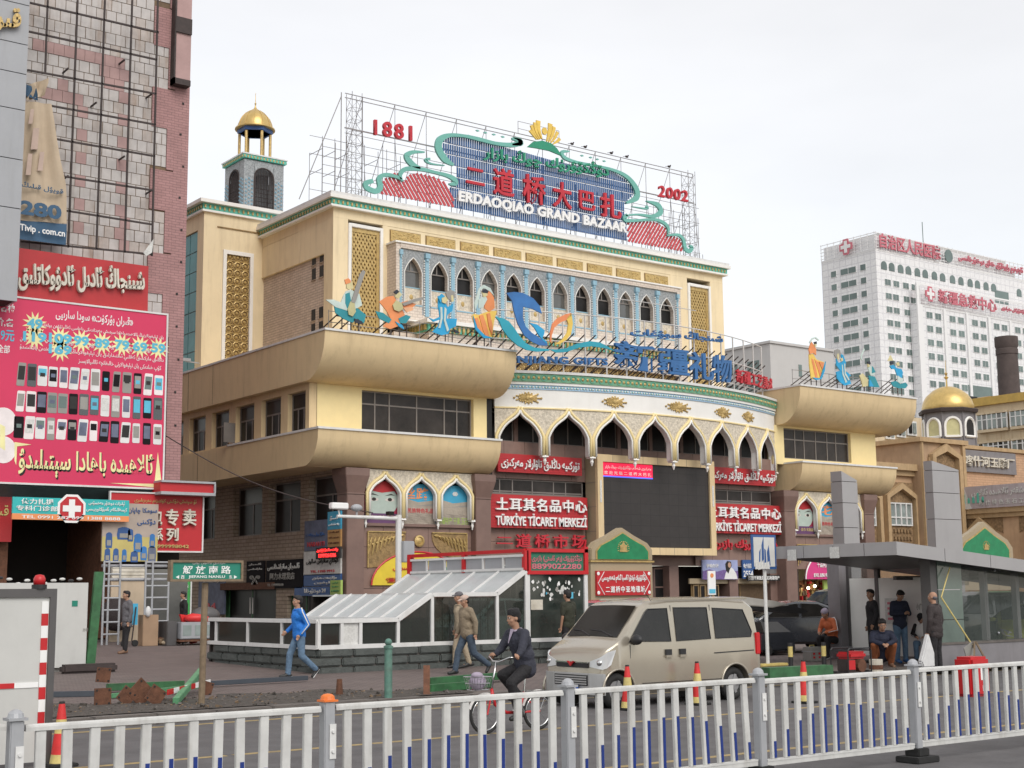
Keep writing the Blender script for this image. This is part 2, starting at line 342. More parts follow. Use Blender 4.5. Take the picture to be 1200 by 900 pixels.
mk('skin',(.36,.20,.13),.6,var=.06);mk('skinpale',(.45,.28,.20),.6,var=.06);mk('hair',(.012,.010,.010),.7);mk('eyewhite',(.6,.55,.5),.4);mk('eyedark',(.02,.012,.01),.3);mk('lip',(.30,.10,.08),.6)
mk('c_blue',(.012,.16,.55),.7,var=.15,sc=6,bump=.7,bsc=22);mk('c_jean',(.11,.18,.27),.85,var=.3,sc=6,bump=.7,bsc=22);mk('c_jeandark',(.055,.08,.115),.85,var=.25,sc=6,bump=.7,bsc=22);mk('c_white',(.70,.70,.70),.7)
mk('c_grey',(.12,.115,.125),.85,var=.12,sc=8,bump=.7,bsc=22);mk('c_black',(.014,.013,.015),.8,var=.3,sc=8,bump=.7,bsc=22);mk('c_navy',(.018,.022,.045),.8,var=.3,sc=8,bump=.7,bsc=22);mk('c_khaki',(.24,.19,.13),.8,var=.15,sc=8,bump=.7,bsc=22)
mk('c_olive',(.028,.030,.018),.85,var=.2,sc=8,bump=.7,bsc=22);mk('c_suit',(.030,.032,.048),.8,var=.2,sc=10,bump=.7,bsc=22);mk('c_orange',(.55,.14,.05),.7,var=.15,sc=8,bump=.7,bsc=22);mk('c_rust',(.24,.075,.025),.85,var=.2,sc=8,bump=.7,bsc=22);mk('c_beige',(.38,.31,.22),.8,var=.15,sc=8,bump=.7,bsc=22)
mk('c_brown',(.035,.026,.026),.8,var=.2,sc=8,bump=.7,bsc=22);mk('c_cap',(.50,.38,.32),.8);mk('c_lilac',(.35,.30,.38),.8);mk('shoe',(.02,.02,.02),.5);mk('shoewhite',(.6,.6,.6),.6);mk('shoeblue',(.03,.10,.25),.6);mk('shoebrown',(.18,.10,.06),.6)
mk('hosp',(.76,.76,.76),.6,var=.03,sc=.05);brickmat('hosptile',(.76,.76,.765),(.74,.74,.75),(.62,.62,.64),2.0,1.75,'H',.14,.5,.1,off=0)
mk('hospwin',(.13,.18,.17),.2,var=.3,sc=.1);mk('hospsign',(.55,.16,.20),.6)  # window grey lightened to stand in for haze over the hospital
mk('greybldg',(.50,.49,.48),.8,var=.05,sc=.2,streak=.2,dcol=(.35,.34,.33))
mk('ochre',(.37,.25,.155),.8,var=.15,sc=1,streak=.6,dcol=(.18,.115,.05));mk('ochre_light',(.50,.33,.20),.8,var=.1,sc=1,streak=.4,dcol=(.25,.15,.08));mk('ochre_trim',(.43,.30,.165),.7,var=.15,sc=2,streak=.5,dcol=(.2,.12,.05))
brickmat('orangebrick',(.52,.33,.21),(.48,.30,.19),(.38,.24,.15),.6,.2,'H',.02,.8,.3)
mk('carvebrown',(.24,.155,.08),.8,var=.45,sc=5,bump=1,bsc=9)
mk('slatestone',(.20,.19,.20),.7,var=.12,sc=1.5,streak=.4,dcol=(.1,.08,.07));mk('mauve',(.42,.37,.385),.7,var=.1,sc=1,streak=.5,dcol=(.18,.13,.12));mk('mauvepale',(.56,.56,.54),.7)
mk('oldstone',(.36,.31,.29),.85,var=.25,sc=2,bump=.5);mk('yellowroof',(.48,.32,.08),.7,var=.2,sc=1)
mk('aptwall',(.55,.45,.31),.8,var=.1,sc=.6,streak=.6,dcol=(.28,.16,.07));mk('aptwin',(.24,.28,.27),.2,var=.4,sc=.8);mk('chimney',(.085,.065,.06),.85,var=.2,sc=1,bump=.4)
mk('metalgrey',(.36,.35,.355),.38,metal=.25,var=.04,sc=.8,streak=.15,dcol=(.17,.16,.16));mk('metaldark',(.10,.095,.095),.45,metal=.2)
mk('tileglass',(.13,.17,.15),.12,spec=.8);mk('clearglass',(.10,.12,.11),.06,alpha=.3,spec=.8);mk('shadeglass',(.03,.035,.03),.07,alpha=.72,spec=.9)  # last glass: darkness inside the stair enclosure is put into the pane colour
mk('bulb',(1,.8,.5),.5,emit=6);mk('bulbwhite',(.8,.9,1),.5,emit=4);mk('stock',(.25,.12,.05),.8,var=.8,sc=6);mk('pinksign',(.62,.05,.22),.5);mk('tarp',(.55,.54,.52),.5);mk('bannerbeige',(.50,.40,.29),.8,var=.1,sc=1.5,streak=.4,dcol=(.3,.23,.16));mk('bannerblue',(.04,.10,.18),.7);mk('cardboard',(.33,.22,.14),.8);mk('toolgrey',(.2,.2,.19),.5);mk('matgreen',(.05,.36,.08),.6);mk('canopyteal',(.10,.16,.17),.4,var=.2)
mk('darkposter',(.014,.012,.014),.8,spec=.15);mk('orangeposter',(.5,.28,.10),.6);mk('bluegrey',(.13,.15,.22),.7,var=.3,sc=2);mk('skyposter',(.05,.35,.55),.5,var=.2,sc=1);mk('sand',(.38,.33,.27),.6,var=.25,sc=2,bump=.3);mk('facepaint',(.42,.50,.45),.6,var=.1);mk('scarf',(.30,.02,.06),.6,var=.3,sc=2);mk('purple',(.12,.05,.13),.6);mk('yellowsign',(.68,.52,.04),.5);mk('lavender',(.30,.34,.55),.5,var=.25,sc=1);mk('limepaper',(.35,.48,.12),.6);mk('plasticbag',(.62,.62,.62),.4,var=.1,sc=10);mk('redplastic',(.5,.015,.02),.4);mk('shutter',(.28,.19,.09),.6,var=.1)

# ------------------------------------------------------------------ ground
g=MB();g.add([(-1500,-600,0),(2500,-600,0),(2500,21.3,0),(-1500,21.3,0)],[(0,1,2,3)])
g.add([(-1500,700,-.01),(2500,700,-.01),(2500,2500,-.01),(-1500,2500,-.01)],[(0,1,2,3)]).build('road','asphalt',kind='structure')
g=MB();ys=[21.55,22,50,700];zs=[.15,.15,.598,.598]
for i in range(3): g.add([(-600,ys[i],zs[i]),(1200,ys[i],zs[i]),(1200,ys[i+1],zs[i+1]),(-600,ys[i+1],zs[i+1])],[(0,1,2,3)])
pav=g.build('pavement','paving',kind='structure')
kb=MB().box((-600,21.28,-.1),(1200,21.54,.05)).build('kerb','joint',kind='structure')
me=MB().box((.008,21.25,-.1),(.992,21.56,.165)).build('kerb_stone','kerb',bevel=.015,mesh=True)
for i in range(-4,60): o=inst('kerb_stone',me,kb,Matrix.Translation((i+random.uniform(-.005,.005),random.uniform(-.012,.012),random.uniform(-.01,.01))))
MB().box((-60,20.75,0),(120,20.87,.004)).build('painted_line','line_yellow',kind='structure')
g=MB()
for i in range(-20,60): g.box((i*2.0,16.45,0),(i*2.0+1.9,16.57,.004))
g.build('painted_line','line_yellow',kind='structure')
MB().box((-60,12.36,0),(120,12.48,.004)).build('painted_line','line_yellow',kind='structure')
MB().box((-60,11.45,0),(120,11.6,.004)).build('painted_line','line_white',kind='structure')
# dirt strip with rubble along the kerb
d=MB();n=26;a=[];b=[]
for i in range(n+1):
    x=6+i*9.4/n;a.append((x,21.62,.168));b.append((x,23.9+.5*math.sin(i*1.3)+random.uniform(-.2,.2)-max(0,(x-13)*.5),gz(23.9)+.01))
d.add(a+b,[(i,i+1,n+2+i,n+1+i) for i in range(n)]);d.build('bare_earth','rubble',kind='structure')
d=MB()
for i in range(1500):
    x=random.uniform(6.2,15.2);y=random.uniform(21.7,23.9-max(0,(x-13)*.5));r=random.choice([.008,.012,.016,.024]) if i > 30 else random.uniform(.03,.05)
    R=Matrix.Rotation(random.random()*6,3,Vector((random.random(),random.random(),1)))
    d.obox((x,y,gz(y)+r*.5),R @ Vector((r,0,0)),R @ Vector((0,r*.7,0)),R @ Vector((0,0,r*.5)),random.choice([0,0,1,1,2]))
d.build('rubble',['rubble','kerb','wood'],kind='stuff')

# ------------------------------------------------------------------ main building
XL,XR,XC=26.58,63.17,44.87
B=thing('bazaar_building',(XC,56,.6),'large cream bazaar hall with curved ledges, arched frieze and rooftop sign frame','building')
def P(name,mb,mat,par=None,**k): return mb.build(name,mat,par or B,**k)
# ledges: bowl-shaped profile (depth y, height z), swept along x
def ledge(x0,x1,prof,back,ztop,name='ledge'):
    m=MB();pr=prof+[(back,prof[-1][1]),(back,ztop)]
    m.prism([(x0,y,z) for y,z in pr],(x1-x0,0,0),0);P(name,m,'cream2',smooth=.5)
    P('coping',MB().box((x0-.03,prof[0][0]-.05,ztop+.004),(x1+.03,prof[0][0]+.25,ztop+.09)).box((x0-.03,prof[0][0]+.25,ztop+.004),(x0+.22,back,ztop+.09)),'whitepaint')
def bowl(yt,yb,zt,zb,n=9): 
    return [(yt,zt)]+[(yt+.02+(yb-yt)*(1-math.cos(t)),zt-(zt-zb)*(.08+.92*math.sin(t))) for t in [PI/2*i/n for i in range(n+1)]]
up=bowl(47.5,48.95,12.2,10.38);lo=bowl(47.95,49.1,8.38,7.0)
up=[(y,z) for y,z in up]
for (a,b,c,side) in ((XL,35.92,35.4,0),(53.85,XR,61.75,1)):
    ledge(a,b,up,56,12.2)
    ledge(a if not side else 54.3,c,lo,56,8.38)
# left side face: ledges continue back
for z0,z1 in ((10.38,12.2),(7.0,8.38)):
    P('side_ledge',MB().box((XL,56.002,z0),(XL+.5,78,z1)),'cream2')
P('coping',MB().box((XL-.03,56.01,12.204),(XL+.22,78,12.29)),'whitepaint')
P('ledge_joint',MB().box((XL-.004,59.0,7.02),(XL+.01,59.03,8.36)).box((XL-.004,60.2,10.4),(XL+.01,60.23,12.18)).box((XL-.004,57.6,10.4),(XL+.01,57.62,12.18)),'joint')
# wing roofs
P('roof',MB().box((XL+.5,56.01,11.9),(XR-.5,78,12.1)),'cream')
# wing front walls between ledges, with window openings
def wall_h(name,Y,x0,x1,z0,z1,holes,mat,th=.35,par=None,wz=None):
    """wall facing -Y with rectangular holes, built from butted boxes"""
    m=MB();xs=sorted({x0,x1}|{h[0] for h in holes}|{h[1] for h in holes});
    for i in range(len(xs)-1):
        xa,xb=xs[i],xs[i+1];hs=sorted([(h[2],h[3]) for h in holes if h[0] <= xa+1e-6 and h[1] >= xb-1e-6]);z=z0
        for a,b in hs+[(z1,z1)]:
            if a > z+1e-4: m.box((xa,Y,z),(xb,Y+th,a))
            z=b
    return P(name,m,mat,par)
def window(x0,x1,z0,z1,Y,vs=(),hs=(),fr='winframe',gl='glassblind',w=.06,par=None,inset=.18,lab=None):
    f=MB().box((x0,Y+inset,z0),(x1,Y+inset+.08,z0+w)).box((x0,Y+inset,z1-w),(x1,Y+inset+.08,z1)).box((x0,Y+inset,z0+w),(x0+w,Y+inset+.08,z1-w)).box((x1-w,Y+inset,z0+w),(x1,Y+inset+.08,z1-w))
    for v in vs: f.box((v-w/2,Y+inset+.005,z0+w),(v+w/2,Y+inset+.075,z1-w))
    for h in hs: f.box((x0+w,Y+inset+.01,h-w/2),(x1-w,Y+inset+.07,h+w/2))
    o=f.build('window',fr,par or B);xs=[x0+w]+list(vs)+[x1-w]
    for a,b in zip(xs,xs[1:]): MB().box((a,Y+inset+.03,z0+w),(b,Y+inset+.045,z1-w)).build('pane',gl,o)
    return o
wall_h('front_wall',49.2,XL+.6,35.55,8.38,10.38,[(29.27,34.85,8.62,10.27)],'cream_light')
wall_h('front_wall',49.2,53.5,61.66,8.38,10.38,[(54.37,59.6,8.70,10.28)],'cream_light')
window(29.27,34.85,8.62,10.27,49.2,[30.0,30.7,32.05,33.45,34.1],[9.72])
window(54.37,59.6,8.70,10.28,49.2,[55.4,56.1,57.0,57.9,58.6],[9.72])
P('end_wall',MB().box((61.4,49.56,.6),(61.66,56,10.38)),'cream_light')
P('shade_gap',MB().box((35.56,49.3,7.0),(35.9,49.8,11.2)),'black')  # black box stands for the shade in the gap between wing and arc
# left side wall: upper strip windows and lower big windows
def side_wall(X,y0,y1,z0,z1,holes,mat,th=.35):
    m=MB();ys=sorted({y0,y1}|{h[0] for h in holes}|{h[1] for h in holes})
    for a,b in zip(ys,ys[1:]):
        hs=sorted([(h[2],h[3]) for h in holes if h[0] <= a+1e-6 and h[1] >= b-1e-6]);z=z0
        for p,q in hs+[(z1,z1)]:
            if p > z+1e-4: m.box((X,a,z),(X+th,b,p))
            z=q
    return P('side_wall',m,mat)
def side_window(X,y0,y1,z0,z1,vs,hz,inset=.2,op=False):
    w=.07;f=MB().box((X+inset,y0,z0),(X+inset+.08,y1,z0+w)).box((X+inset,y0,z1-w),(X+inset+.08,y1,z1)).box((X+inset,y0,z0+w),(X+inset+.08,y0+w,z1-w)).box((X+inset,y1-w,z0+w),(X+inset+.08,y1,z1-w))
    f.box((X+inset+.01,y0+w,hz-w/2),(X+inset+.07,y1-w,hz+w/2))
    for v in vs: f.box((X+inset+.005,v-w/2,z0+w),(X+inset+.075,v+w/2,hz-w/2))
    o=f.build('window','winframe',B)
    MB().box((X+inset+.03,y0+w,z0+w),(X+inset+.05,y1-w,hz)).build('pane','glassdark',o);MB().box((X+inset+.03,y0+w,hz),(X+inset+.05,y1-w,z1-w)).build('pane','glassblind',o)
    if op: f=MB().obox((X-.25,y1+.02,(z0+hz)/2),(.33,.06,0),(-.003,.02,0),(0,0,(hz-z0)/2-.05)).build('sash','winframe',o)
hol=[(49.5,51.0,8.5,10.1)]+[(51.6+i*2.42,53.35+i*2.42,8.5,10.1) for i in range(9)]
side_wall(26.85,49.2,78,8.38,10.38,hol,'cream2')
for i,h in enumerate(hol): side_window(26.85,*h,[h[0]+(h[1]-h[0])*.33,h[0]+(h[1]-h[0])*.66],9.45,op=(i == 2))
LX=28.36;oy_=lambda px: oX(px,600,LX).y;oz_=lambda px,py: oX(px,py,LX).z
hol=[(oy_(b_),oy_(a_),4.62,6.8) for a_,b_ in ((362,403),(315,352),(273,307),(231,252))]+[(63,66,4.62,6.8)]
dys=[(oy_(325),oy_(262),.5,oz_(290,691)),(oy_(373),oy_(338),.5,oz_(350,698)),(66,69,.5,2.7)]
side_wall(LX,49.6,78,.3,7.0,hol+dys,'sidebrick');P('side_soffit',MB().box((26.6,49.0,7.003),(29.3,78,7.1)),'cream2')
for h in hol: side_window(LX,*h,[h[0]+(h[1]-h[0])*.5],6.05,.3)
for h in dys: P('doorway',MB().box((LX+.3,h[0],h[2]),(LX+.36,h[1],h[3])),'glassdark');P('door_frame',MB().box((LX+.2,h[0],h[2]),(LX+.26,h[0]+.35,h[3])).box((LX+.2,h[1]-.35,h[2]),(LX+.26,h[1],h[3])).box((LX+.2,(h[0]+h[1])/2-.03,h[2]),(LX+.24,(h[0]+h[1])/2+.03,h[3])),'beamgreen')
P('door_handles',MB().box((LX+.15,(dys[0][0]+dys[0][1])/2+.1,1.2),(LX+.19,(dys[0][0]+dys[0][1])/2+.14,1.9)).box((LX+.15,(dys[0][0]+dys[0][1])/2-.14,1.2),(LX+.19,(dys[0][0]+dys[0][1])/2-.1,1.9)),'steelwhite')
P('sign_board',MB().box((LX-.1,dys[0][0],dys[0][3]),(LX-.02,dys[0][1],dys[0][3]+.3)),'rust')
# corner and inner pillars with capitals
def pillar(x,y,w,z1,zb=.4):
    m=MB().box((x-w/2,y-w/2,zb),(x+w/2,y+w/2,z1-1.0));q=w/2+.02
    m.box((x-q,y-q,z1-1.06),(x+q,y+q,z1-.98))
    a=w/2;b=w/2+.16
    m.add([(x-a,y-a,z1-.98),(x+a,y-a,z1-.98),(x+a,y+a,z1-.98),(x-a,y+a,z1-.98),(x-b,y-b,z1-.3),(x+b,y-b,z1-.3),(x+b,y+b,z1-.3),(x-b,y+b,z1-.3)],[(0,1,5,4),(1,2,6,5),(2,3,7,6),(3,0,4,7)])
    m.box((x-b,y-b,z1-.3),(x+b,y+b,z1));P('pillar',m,'granite_dark',bevel=.02)
for x in (28.75,35.02,54.1,60.3): pillar(x,49.15,.8,7.0)
# wing walls behind the posters and the granite below
P('backing_wall',MB().box((29.15,49.8,4.0),(34.62,50.1,7.0)).box((54.5,49.8,4.0),(59.9,50.1,7.0)),'interior')
# granite slabs: pieces with recessed joints
slab_cache={}
def slabs(Y,x0,x1,z0,z1,dx,dz,mat,holes=(),name='stone_slab',par=None):
    wall_h('backing_wall',Y+.03,x0,x1,z0,z1,holes,'joint',th=.27)
    nx=max(1,round((x1-x0)/dx));nz=max(1,round((z1-z0)/dz));dx=(x1-x0)/nx;dz=(z1-z0)/nz;key=(round(dx,3),round(dz,3),mat)
    if key not in slab_cache: slab_cache[key]=MB().box((.008,0,.008),(dx-.008,.03,dz-.008)).build(name,mat,mesh=True)
    for i in range(nx):
        for j in range(nz):
            cx,cz=x0+(i+.5)*dx,z0+(j+.5)*dz
            if any(a < cx < b and c < cz < d for a,b,c,d in holes): continue
            inst(name,slab_cache[key],par or B,Matrix.Translation((x0+i*dx,Y-random.random()*.006,z0+j*dz)))
slabs(49.1,29.16,34.62,.55,4.72,1.09,.83,'granite')
slabs(49.1,54.5,59.9,.55,4.72,1.08,.83,'granite',holes=[(55,59,.5,3.4)])
P('sill',MB().box((29.16,48.98,4.724),(34.62,49.8,4.84)),'granite_dark');P('sill',MB().box((54.5,48.98,4.724),(59.9,49.8,4.84)),'granite_dark')
# centre wall
slabs(49.35,35.43,53.7,3.2,5.2,1.14,1.0,'granite',holes=[(41.2,48.5,3.0,5.3)])
slabs(49.35,35.43,53.7,7.55,8.6,1.14,1.05,'granite')
for x0,x1 in ((35.43,41.6),(48.2,53.7)):
    slabs(49.35,x0,x1,6.95,7.55,1.2,.6,'granite_dark');m=MB()
window(35.6,41.1,6.28,6.95,49.35,[36.4,37.1,38.2,39.4,40.1],[6.4],inset=.1)
window(48.6,53.5,6.28,6.95,49.35,[49.3,50.4,51.4,52.1],[6.4],inset=.1)
P('spandrel',MB().box((35.43,49.45,5.2),(41.2,49.6,6.28)).box((48.5,49.45,5.2),(53.7,49.6,6.28)),'granite_dark')
P('lintel',MB().box((41.2,49.5,3.2),(48.5,49.78,5.35)),'granite_dark');P('back_wall',MB().box((35.4,49.8,5.2),(53.75,49.9,8.55)),'interior');P('upper_wall',MB().box((35.43,49.9,8.6),(53.7,50.1,11.6)),'interior')
for i in range(9): window(35.6+i*2.02,37.4+i*2.02,8.62,10.6,49.75,[36.5+i*2.02],[9.9],inset=.02,gl='glassdark')
for i in range(10): P('mullion_wall',MB().box((35.4+i*2.02,49.7,8.6),(35.6+i*2.02,49.9,11)),'granite_dark')
# shopfront under the centre wall
P('shop_recess',MB().box((35.43,50.6,.5),(53.7,50.7,3.2)),'interior')
for x in (35.6,41.6,46.6,50.6,53.5): P('shop_pier',MB().box((x-.3,49.4,.4),(x+.3,50.6,3.2)),'granite_dark')
for i,x in enumerate((42.1,43.0,43.9,44.8,45.7)): window(x,x+.86,.7,3.1,49.8,[],[2.2],fr='granite_dark',gl='glassmid' if i % 2 else 'glassdark',inset=.02)
for x in (36.2,37.6,39.0,40.1): window(x,x+1.1,.7,3.1,49.9,[x+.55],[2.3],inset=.02,gl='glassdark')
P('shop_front',MB().box((48.0,49.7,.6),(49.6,49.75,2.35)).box((51.3,49.7,.6),(53.2,49.75,2.35)),'shutter')
g=MB()
for i in range(26): g.box((51.35+i*.07,49.66,.6),(51.38+i*.07,49.7,2.3))
P('shutter_ribs',g,'wood');
for x in (48.05,48.5,49.0,49.4): window(x,x+.38,.7,2.3,49.6,[],[],fr='shutter',inset=.02,gl='glassdark')
P('fascia',MB().box((47.7,49.5,2.35),(53.4,49.6,2.6)),'beigepanel')

# pointed-arch screens
OG=[(0,1),(.05,.88),(.12,.80),(.24,.71),(.40,.62),(.58,.51),(.75,.37),(.88,.21),(.96,.08),(1,0)]
def arch_screen(par,w,zt,za,zs,zb,leg,mapf,nb,th=.22):
    """nb bays of width w; mapf(s, out, z) places a point"""
    hw=w/2-leg;crv=[(hw*u,zs+(za-zs)*v) for u,v in OG]
    for b in range(nb):
        c=(b+.5)*w;m=MB()
        for sg in (-1,1):
            pts=[(c+sg*x,z) for x,z in crv]+[(c+sg*hw,zb)]
            for (s0,z0),(s1,z1) in zip(pts,pts[1:]):
                if abs(s1-s0) > 1e-6: m.add([mapf(s0,0,z0),mapf(s1,0,z1),mapf(s1,0,zt),mapf(s0,0,zt)],[(0,1,2,3)],0)
                m.add([mapf(s0,0,z0),mapf(s1,0,z1),mapf(s1,th,z1),mapf(s0,th,z0)],[(0,1,2,3)],1)
            e=c+sg*w/2;m.add([mapf(c+sg*hw,0,zb),mapf(e,0,zb),mapf(e,0,zt),mapf(c+sg*hw,0,zt)],[(0,1,2,3)],0)
            m.add([mapf(c+sg*hw,0,zb),mapf(e,0,zb),mapf(e,th,zb),mapf(c+sg*hw,th,zb)],[(0,1,2,3)],1)
        a=P('arch',m,['carving','white'],par)
        for rad,off,mat,nm in ((.055,-.03,'white','moulding'),(.07,-.02,'cream_light','moulding')):
            t=MB();k=.0 if mat == 'white' else .13
            for sg in (-1,1):
                pts=[mapf(c+sg*(x+k*(.3+.7*min(1,x/hw))),off,z+k*(1.1-.9*x/hw)) for x,z in crv if z+k*.6 < zt-.02]+[mapf(c+sg*(hw+k*.9),off,zb)]
                t.tube(pts,rad,6)
            t.build(nm,mat,a,smooth=True)
    for b in range(nb+1):
        s=b*w;q=leg*.6;m=MB()
        m.add([mapf(s-q,-.05,zb+.02),mapf(s+q,-.05,zb+.02),mapf(s+q,th,zb+.02),mapf(s-q,th,zb+.02),mapf(s-q*1.3,-.08,zb-.07),mapf(s+q*1.3,-.08,zb-.07),mapf(s+q*1.3,th,zb-.07),mapf(s-q*1.3,th,zb-.07)],[(0,1,5,4),(1,2,6,5),(2,3,7,6),(3,0,4,7),(4,5,6,7)])
        c=mapf(s,.05,zb-.07);m.lathe(c,[(q*.8,0),(q*.5,-.09),(q*.75,-.16),(q*.45,-.24),(.02,-.34)],8);P('pendant',m,'white',par,smooth=.6)
RA,CY,= 21.85,69.2;TH=math.asin(8.87/RA);LA=2*TH*RA
def amap(s,o,z):
    t=-TH+s/RA;r=RA-o;return Vector((XC+r*math.sin(t),CY-r*math.cos(t),z))
arch_screen(B,LA/8,10.04,9.93,8.75,7.95,.19,amap,8,.3)
for x0,n in ((29.3,3),(54.6,3)): arch_screen(B,5.24/3,7.0,6.78,6.05,5.05,.15,lambda s,o,z,x0=x0: Vector((x0+s,48.85+o,z)),n,.2)
def arcband(name,z0,z1,o,mat,th=.4,n=40,smooth=False):
    m=MB();vs=[]
    for i in range(n+1): s=LA*i/n;vs += [amap(s,-o,z0),amap(s,-o,z1),amap(s,th,z1),amap(s,th,z0)]
    m.add(vs,[(i*4+a,i*4+(a+1) % 4,(i+1)*4+(a+1) % 4,(i+1)*4+a) for i in range(n) for a in range(4)]+[(0,1,2,3),(n*4+3,n*4+2,n*4+1,n*4)])
    return P(name,m,mat)
arcband('frieze',10.04,10.86,.0,'white');arcband('bead_band',10.86,11.06,.04,'bluepale');arcband('moulding',11.06,11.18,.1,'white');arcband('patterned_band',11.18,11.55,.14,'greenband');arcband('cap',11.55,11.67,.2,'whitepaint');arcband('arch_lip',10.0,10.06,.05,'cream_light',.1)
m=MB();m2=MB();m3=MB();n=78
for i in range(n):
    s=LA*(i+.5)/n;c=amap(s,-.15,11.365)
    (m if i % 2 else m2).ball(c,(.07,.03,.07),6,4)
    if i % 2: 
        for k in range(6): a=k*PI/3;m3.tube([amap(s+.14*math.cos(a),-.16,11.365+.14*math.sin(a)),amap(s+.14*math.cos(a+1.05),-.16,11.365+.14*math.sin(a+1.05))],.012,4)
for i in range(170): m3.ball(amap(LA*(i+.5)/170,-.05,10.96),.03,5,4)
P('band_rosettes',m,'gold',kind='stuff');P('band_rosettes',m2,'gold',kind='stuff');P('band_tracery',m3,['tealtrim'],kind='stuff')
P('beads',(lambda q: [q.ball(amap(LA*(i+.5)/120,-.055,10.96),.045,5,4) for i in range(120)] and q)(MB()),'white',kind='stuff')
# gilded medallions on the white frieze
for px,wd in ((636,1.0),(720,1.0),(790,1.25),(847,1.0),(885,.9)):
    p=oY(px,466,47.6);s=(math.asin((p.x-XC)/RA)+TH)*RA;m=MB()
    for k in range(26):
        a=2*PI*k/26;r=(.36 if k % 2 else .48)*(1 if abs(math.sin(a)) < .5 else .62)
        m.tube([amap(s,-.03,10.47),amap(s+r*wd*math.cos(a)*1.1,-.03,10.47+r*.8*math.sin(a))],[.05,.03],5)
        m.ball(amap(s+r*wd*math.cos(a)*1.1,-.03,10.47+r*.8*math.sin(a)),.045,5,4)
    for sg in (-1,1): m.ball(amap(s+sg*.62*wd,-.03,10.47),(.07,.04,.05),6,4)
    m.ball(amap(s,-.04,10.47),(.13,.06,.11),8,5);P('medallion',m,'gold')
# terrace roof behind the arc
m=MB();n=30;vs=[amap(LA*i/n,.3,11.5) for i in range(n+1)]+[Vector((XC+8.8,56,11.5)),Vector((XC-8.8,56,11.5))]
m.prism(vs,(0,0,-.3));P('roof',m,'greybldg')

# upper block
U0,U1,UY=32.0,57.75,56.5
wl=12.0
# front wall: frame panels, gallery, gold strip recesses
for a,b in (((U0,UY,wl),(32.8,UY+.35,18)),((U0,UY,18),(32.8,60,19.6)),((34.72,UY,wl),(35.0,57.2,19.6)),((53.6,UY,wl),(54.9,57.2,19.6)),((56.72,UY,wl),(U1,60,19.6)),((32.8,UY,wl),(34.72,57.2,12.4)),((54.9,UY,wl),(56.72,57.2,12.4))): P('upper_wall',MB().box(a,b),'cream')
P('upper_wall',MB().box((U0,UY,19.604),(U1,76,20.06)),'cream');P('upper_wall',MB().box((35.0,56.9,18.62),(53.6,57.2,19.6)),'cream')
P('moulding',MB().box((U0-.25,UY-.25,20.06),(U1+.25,76,20.16)),'white')
P('dentil_band',MB().box((U0-.2,UY-.2,20.16),(U1+.2,76,20.46)),'tealtrim')
P('coping',MB().box((U0-.36,UY-.36,20.46),(U1+.36,76,20.62)),'white');P('parapet',MB().box((U0-.3,UY-.3,20.62),(U1+.3,76,20.78)),'whitepaint')
m=MB()
for i in range(106): x=U0-.15+i*.246;m.box((x,UY-.26,20.22),(x+.08,UY-.2,20.36))
for i in range(60): y=UY-.1+i*.26;m.box((U0-.26,y,20.22),(U0-.2,y+.08,20.36))
P('dentils',m,'gold',kind='stuff')
# tall gold lattice panels with white frames
def tall_panel(x0,x1,z0,z1,Y):
    f=.17;P('panel_frame',MB().box((x0,Y-.08,z0),(x0+f,Y+.2,z1)).box((x1-f,Y-.08,z0),(x1,Y+.2,z1)).box((x0+f,Y-.08,z1-f),(x1-f,Y+.2,z1)).box((x0+f,Y-.08,z0),(x1-f,Y+.2,z0+f)),'white',bevel=.02)
    a,b,c,d=x0+f,x1-f,z0+f,z1-f;P('panel_back',MB().box((a,Y+.12,c),(b,Y+.18,d)),'golddeep');m=MB()
    w=b-a;st=.24
    for k in range(int((d-c+w)/st)+2):
        for sg in (1,-1):
            # line z = z_k + sg*1.7*(x-a)
            zk=c-1.7*w+k*st*1.42 if sg > 0 else c+k*st*1.42;p=[]
            xa,xb=a,b;za=zk;zb=zk+sg*1.7*w
            def clip(xa,za,xb,zb):
                t0,t1=0,1;dz=zb-za
                for lim,s2 in ((c,1),(d,-1)):
                    f0=(za-lim)*s2;f1=(zb-lim)*s2
                    if f0 < 0 and f1 < 0: return None
                    if f0 < 0: t0=max(t0,f0/(f0-f1))
                    elif f1 < 0: t1=min(t1,f0/(f0-f1))
                return None if t1-t0 < .02 else (xa+(xb-xa)*t0,za+dz*t0,xa+(xb-xa)*t1,za+dz*t1)
            r=clip(xa,za,xb,zb)
            if r: m.bar((r[0],Y+.08+(.01 if sg > 0 else 0),r[1]),(r[2],Y+.08+(.01 if sg > 0 else 0),r[3]),.085,.06,up=(0,1,0))
    m.box((a,Y+.02,c),(a+.09,Y+.1,d)).box((b-.16,Y+.02,c),(b,Y+.1,d)).box((a+.09,Y+.02,d-.2),(b-.16,Y+.1,d));P('lattice',m,'gold',kind='stuff')
tall_panel(32.8,34.72,12.4,19.42,UY);tall_panel(54.9,56.72,12.4,19.3,UY)
# gold carved strip panels over the gallery
P('panel_wall',MB().box((35.0,56.52,18.6),(53.6,56.9,19.6)),'cream')
for i in range(9):
    x=34.98+i*2.067
    P('panel_frame',MB().box((x+.14,56.49,18.86),(x+1.92,56.519,19.46)),'golddeep');P('carved_panel',MB().box((x+.18,56.45,18.9),(x+1.88,56.489,19.42)),'gold')
    m=MB()
    for k in range(46): m.ball((x+.24+random.random()*1.58,56.445,18.94+random.random()*.44),(.05,.03,.035),5,4)
    P('carving',m,'gold',kind='stuff')
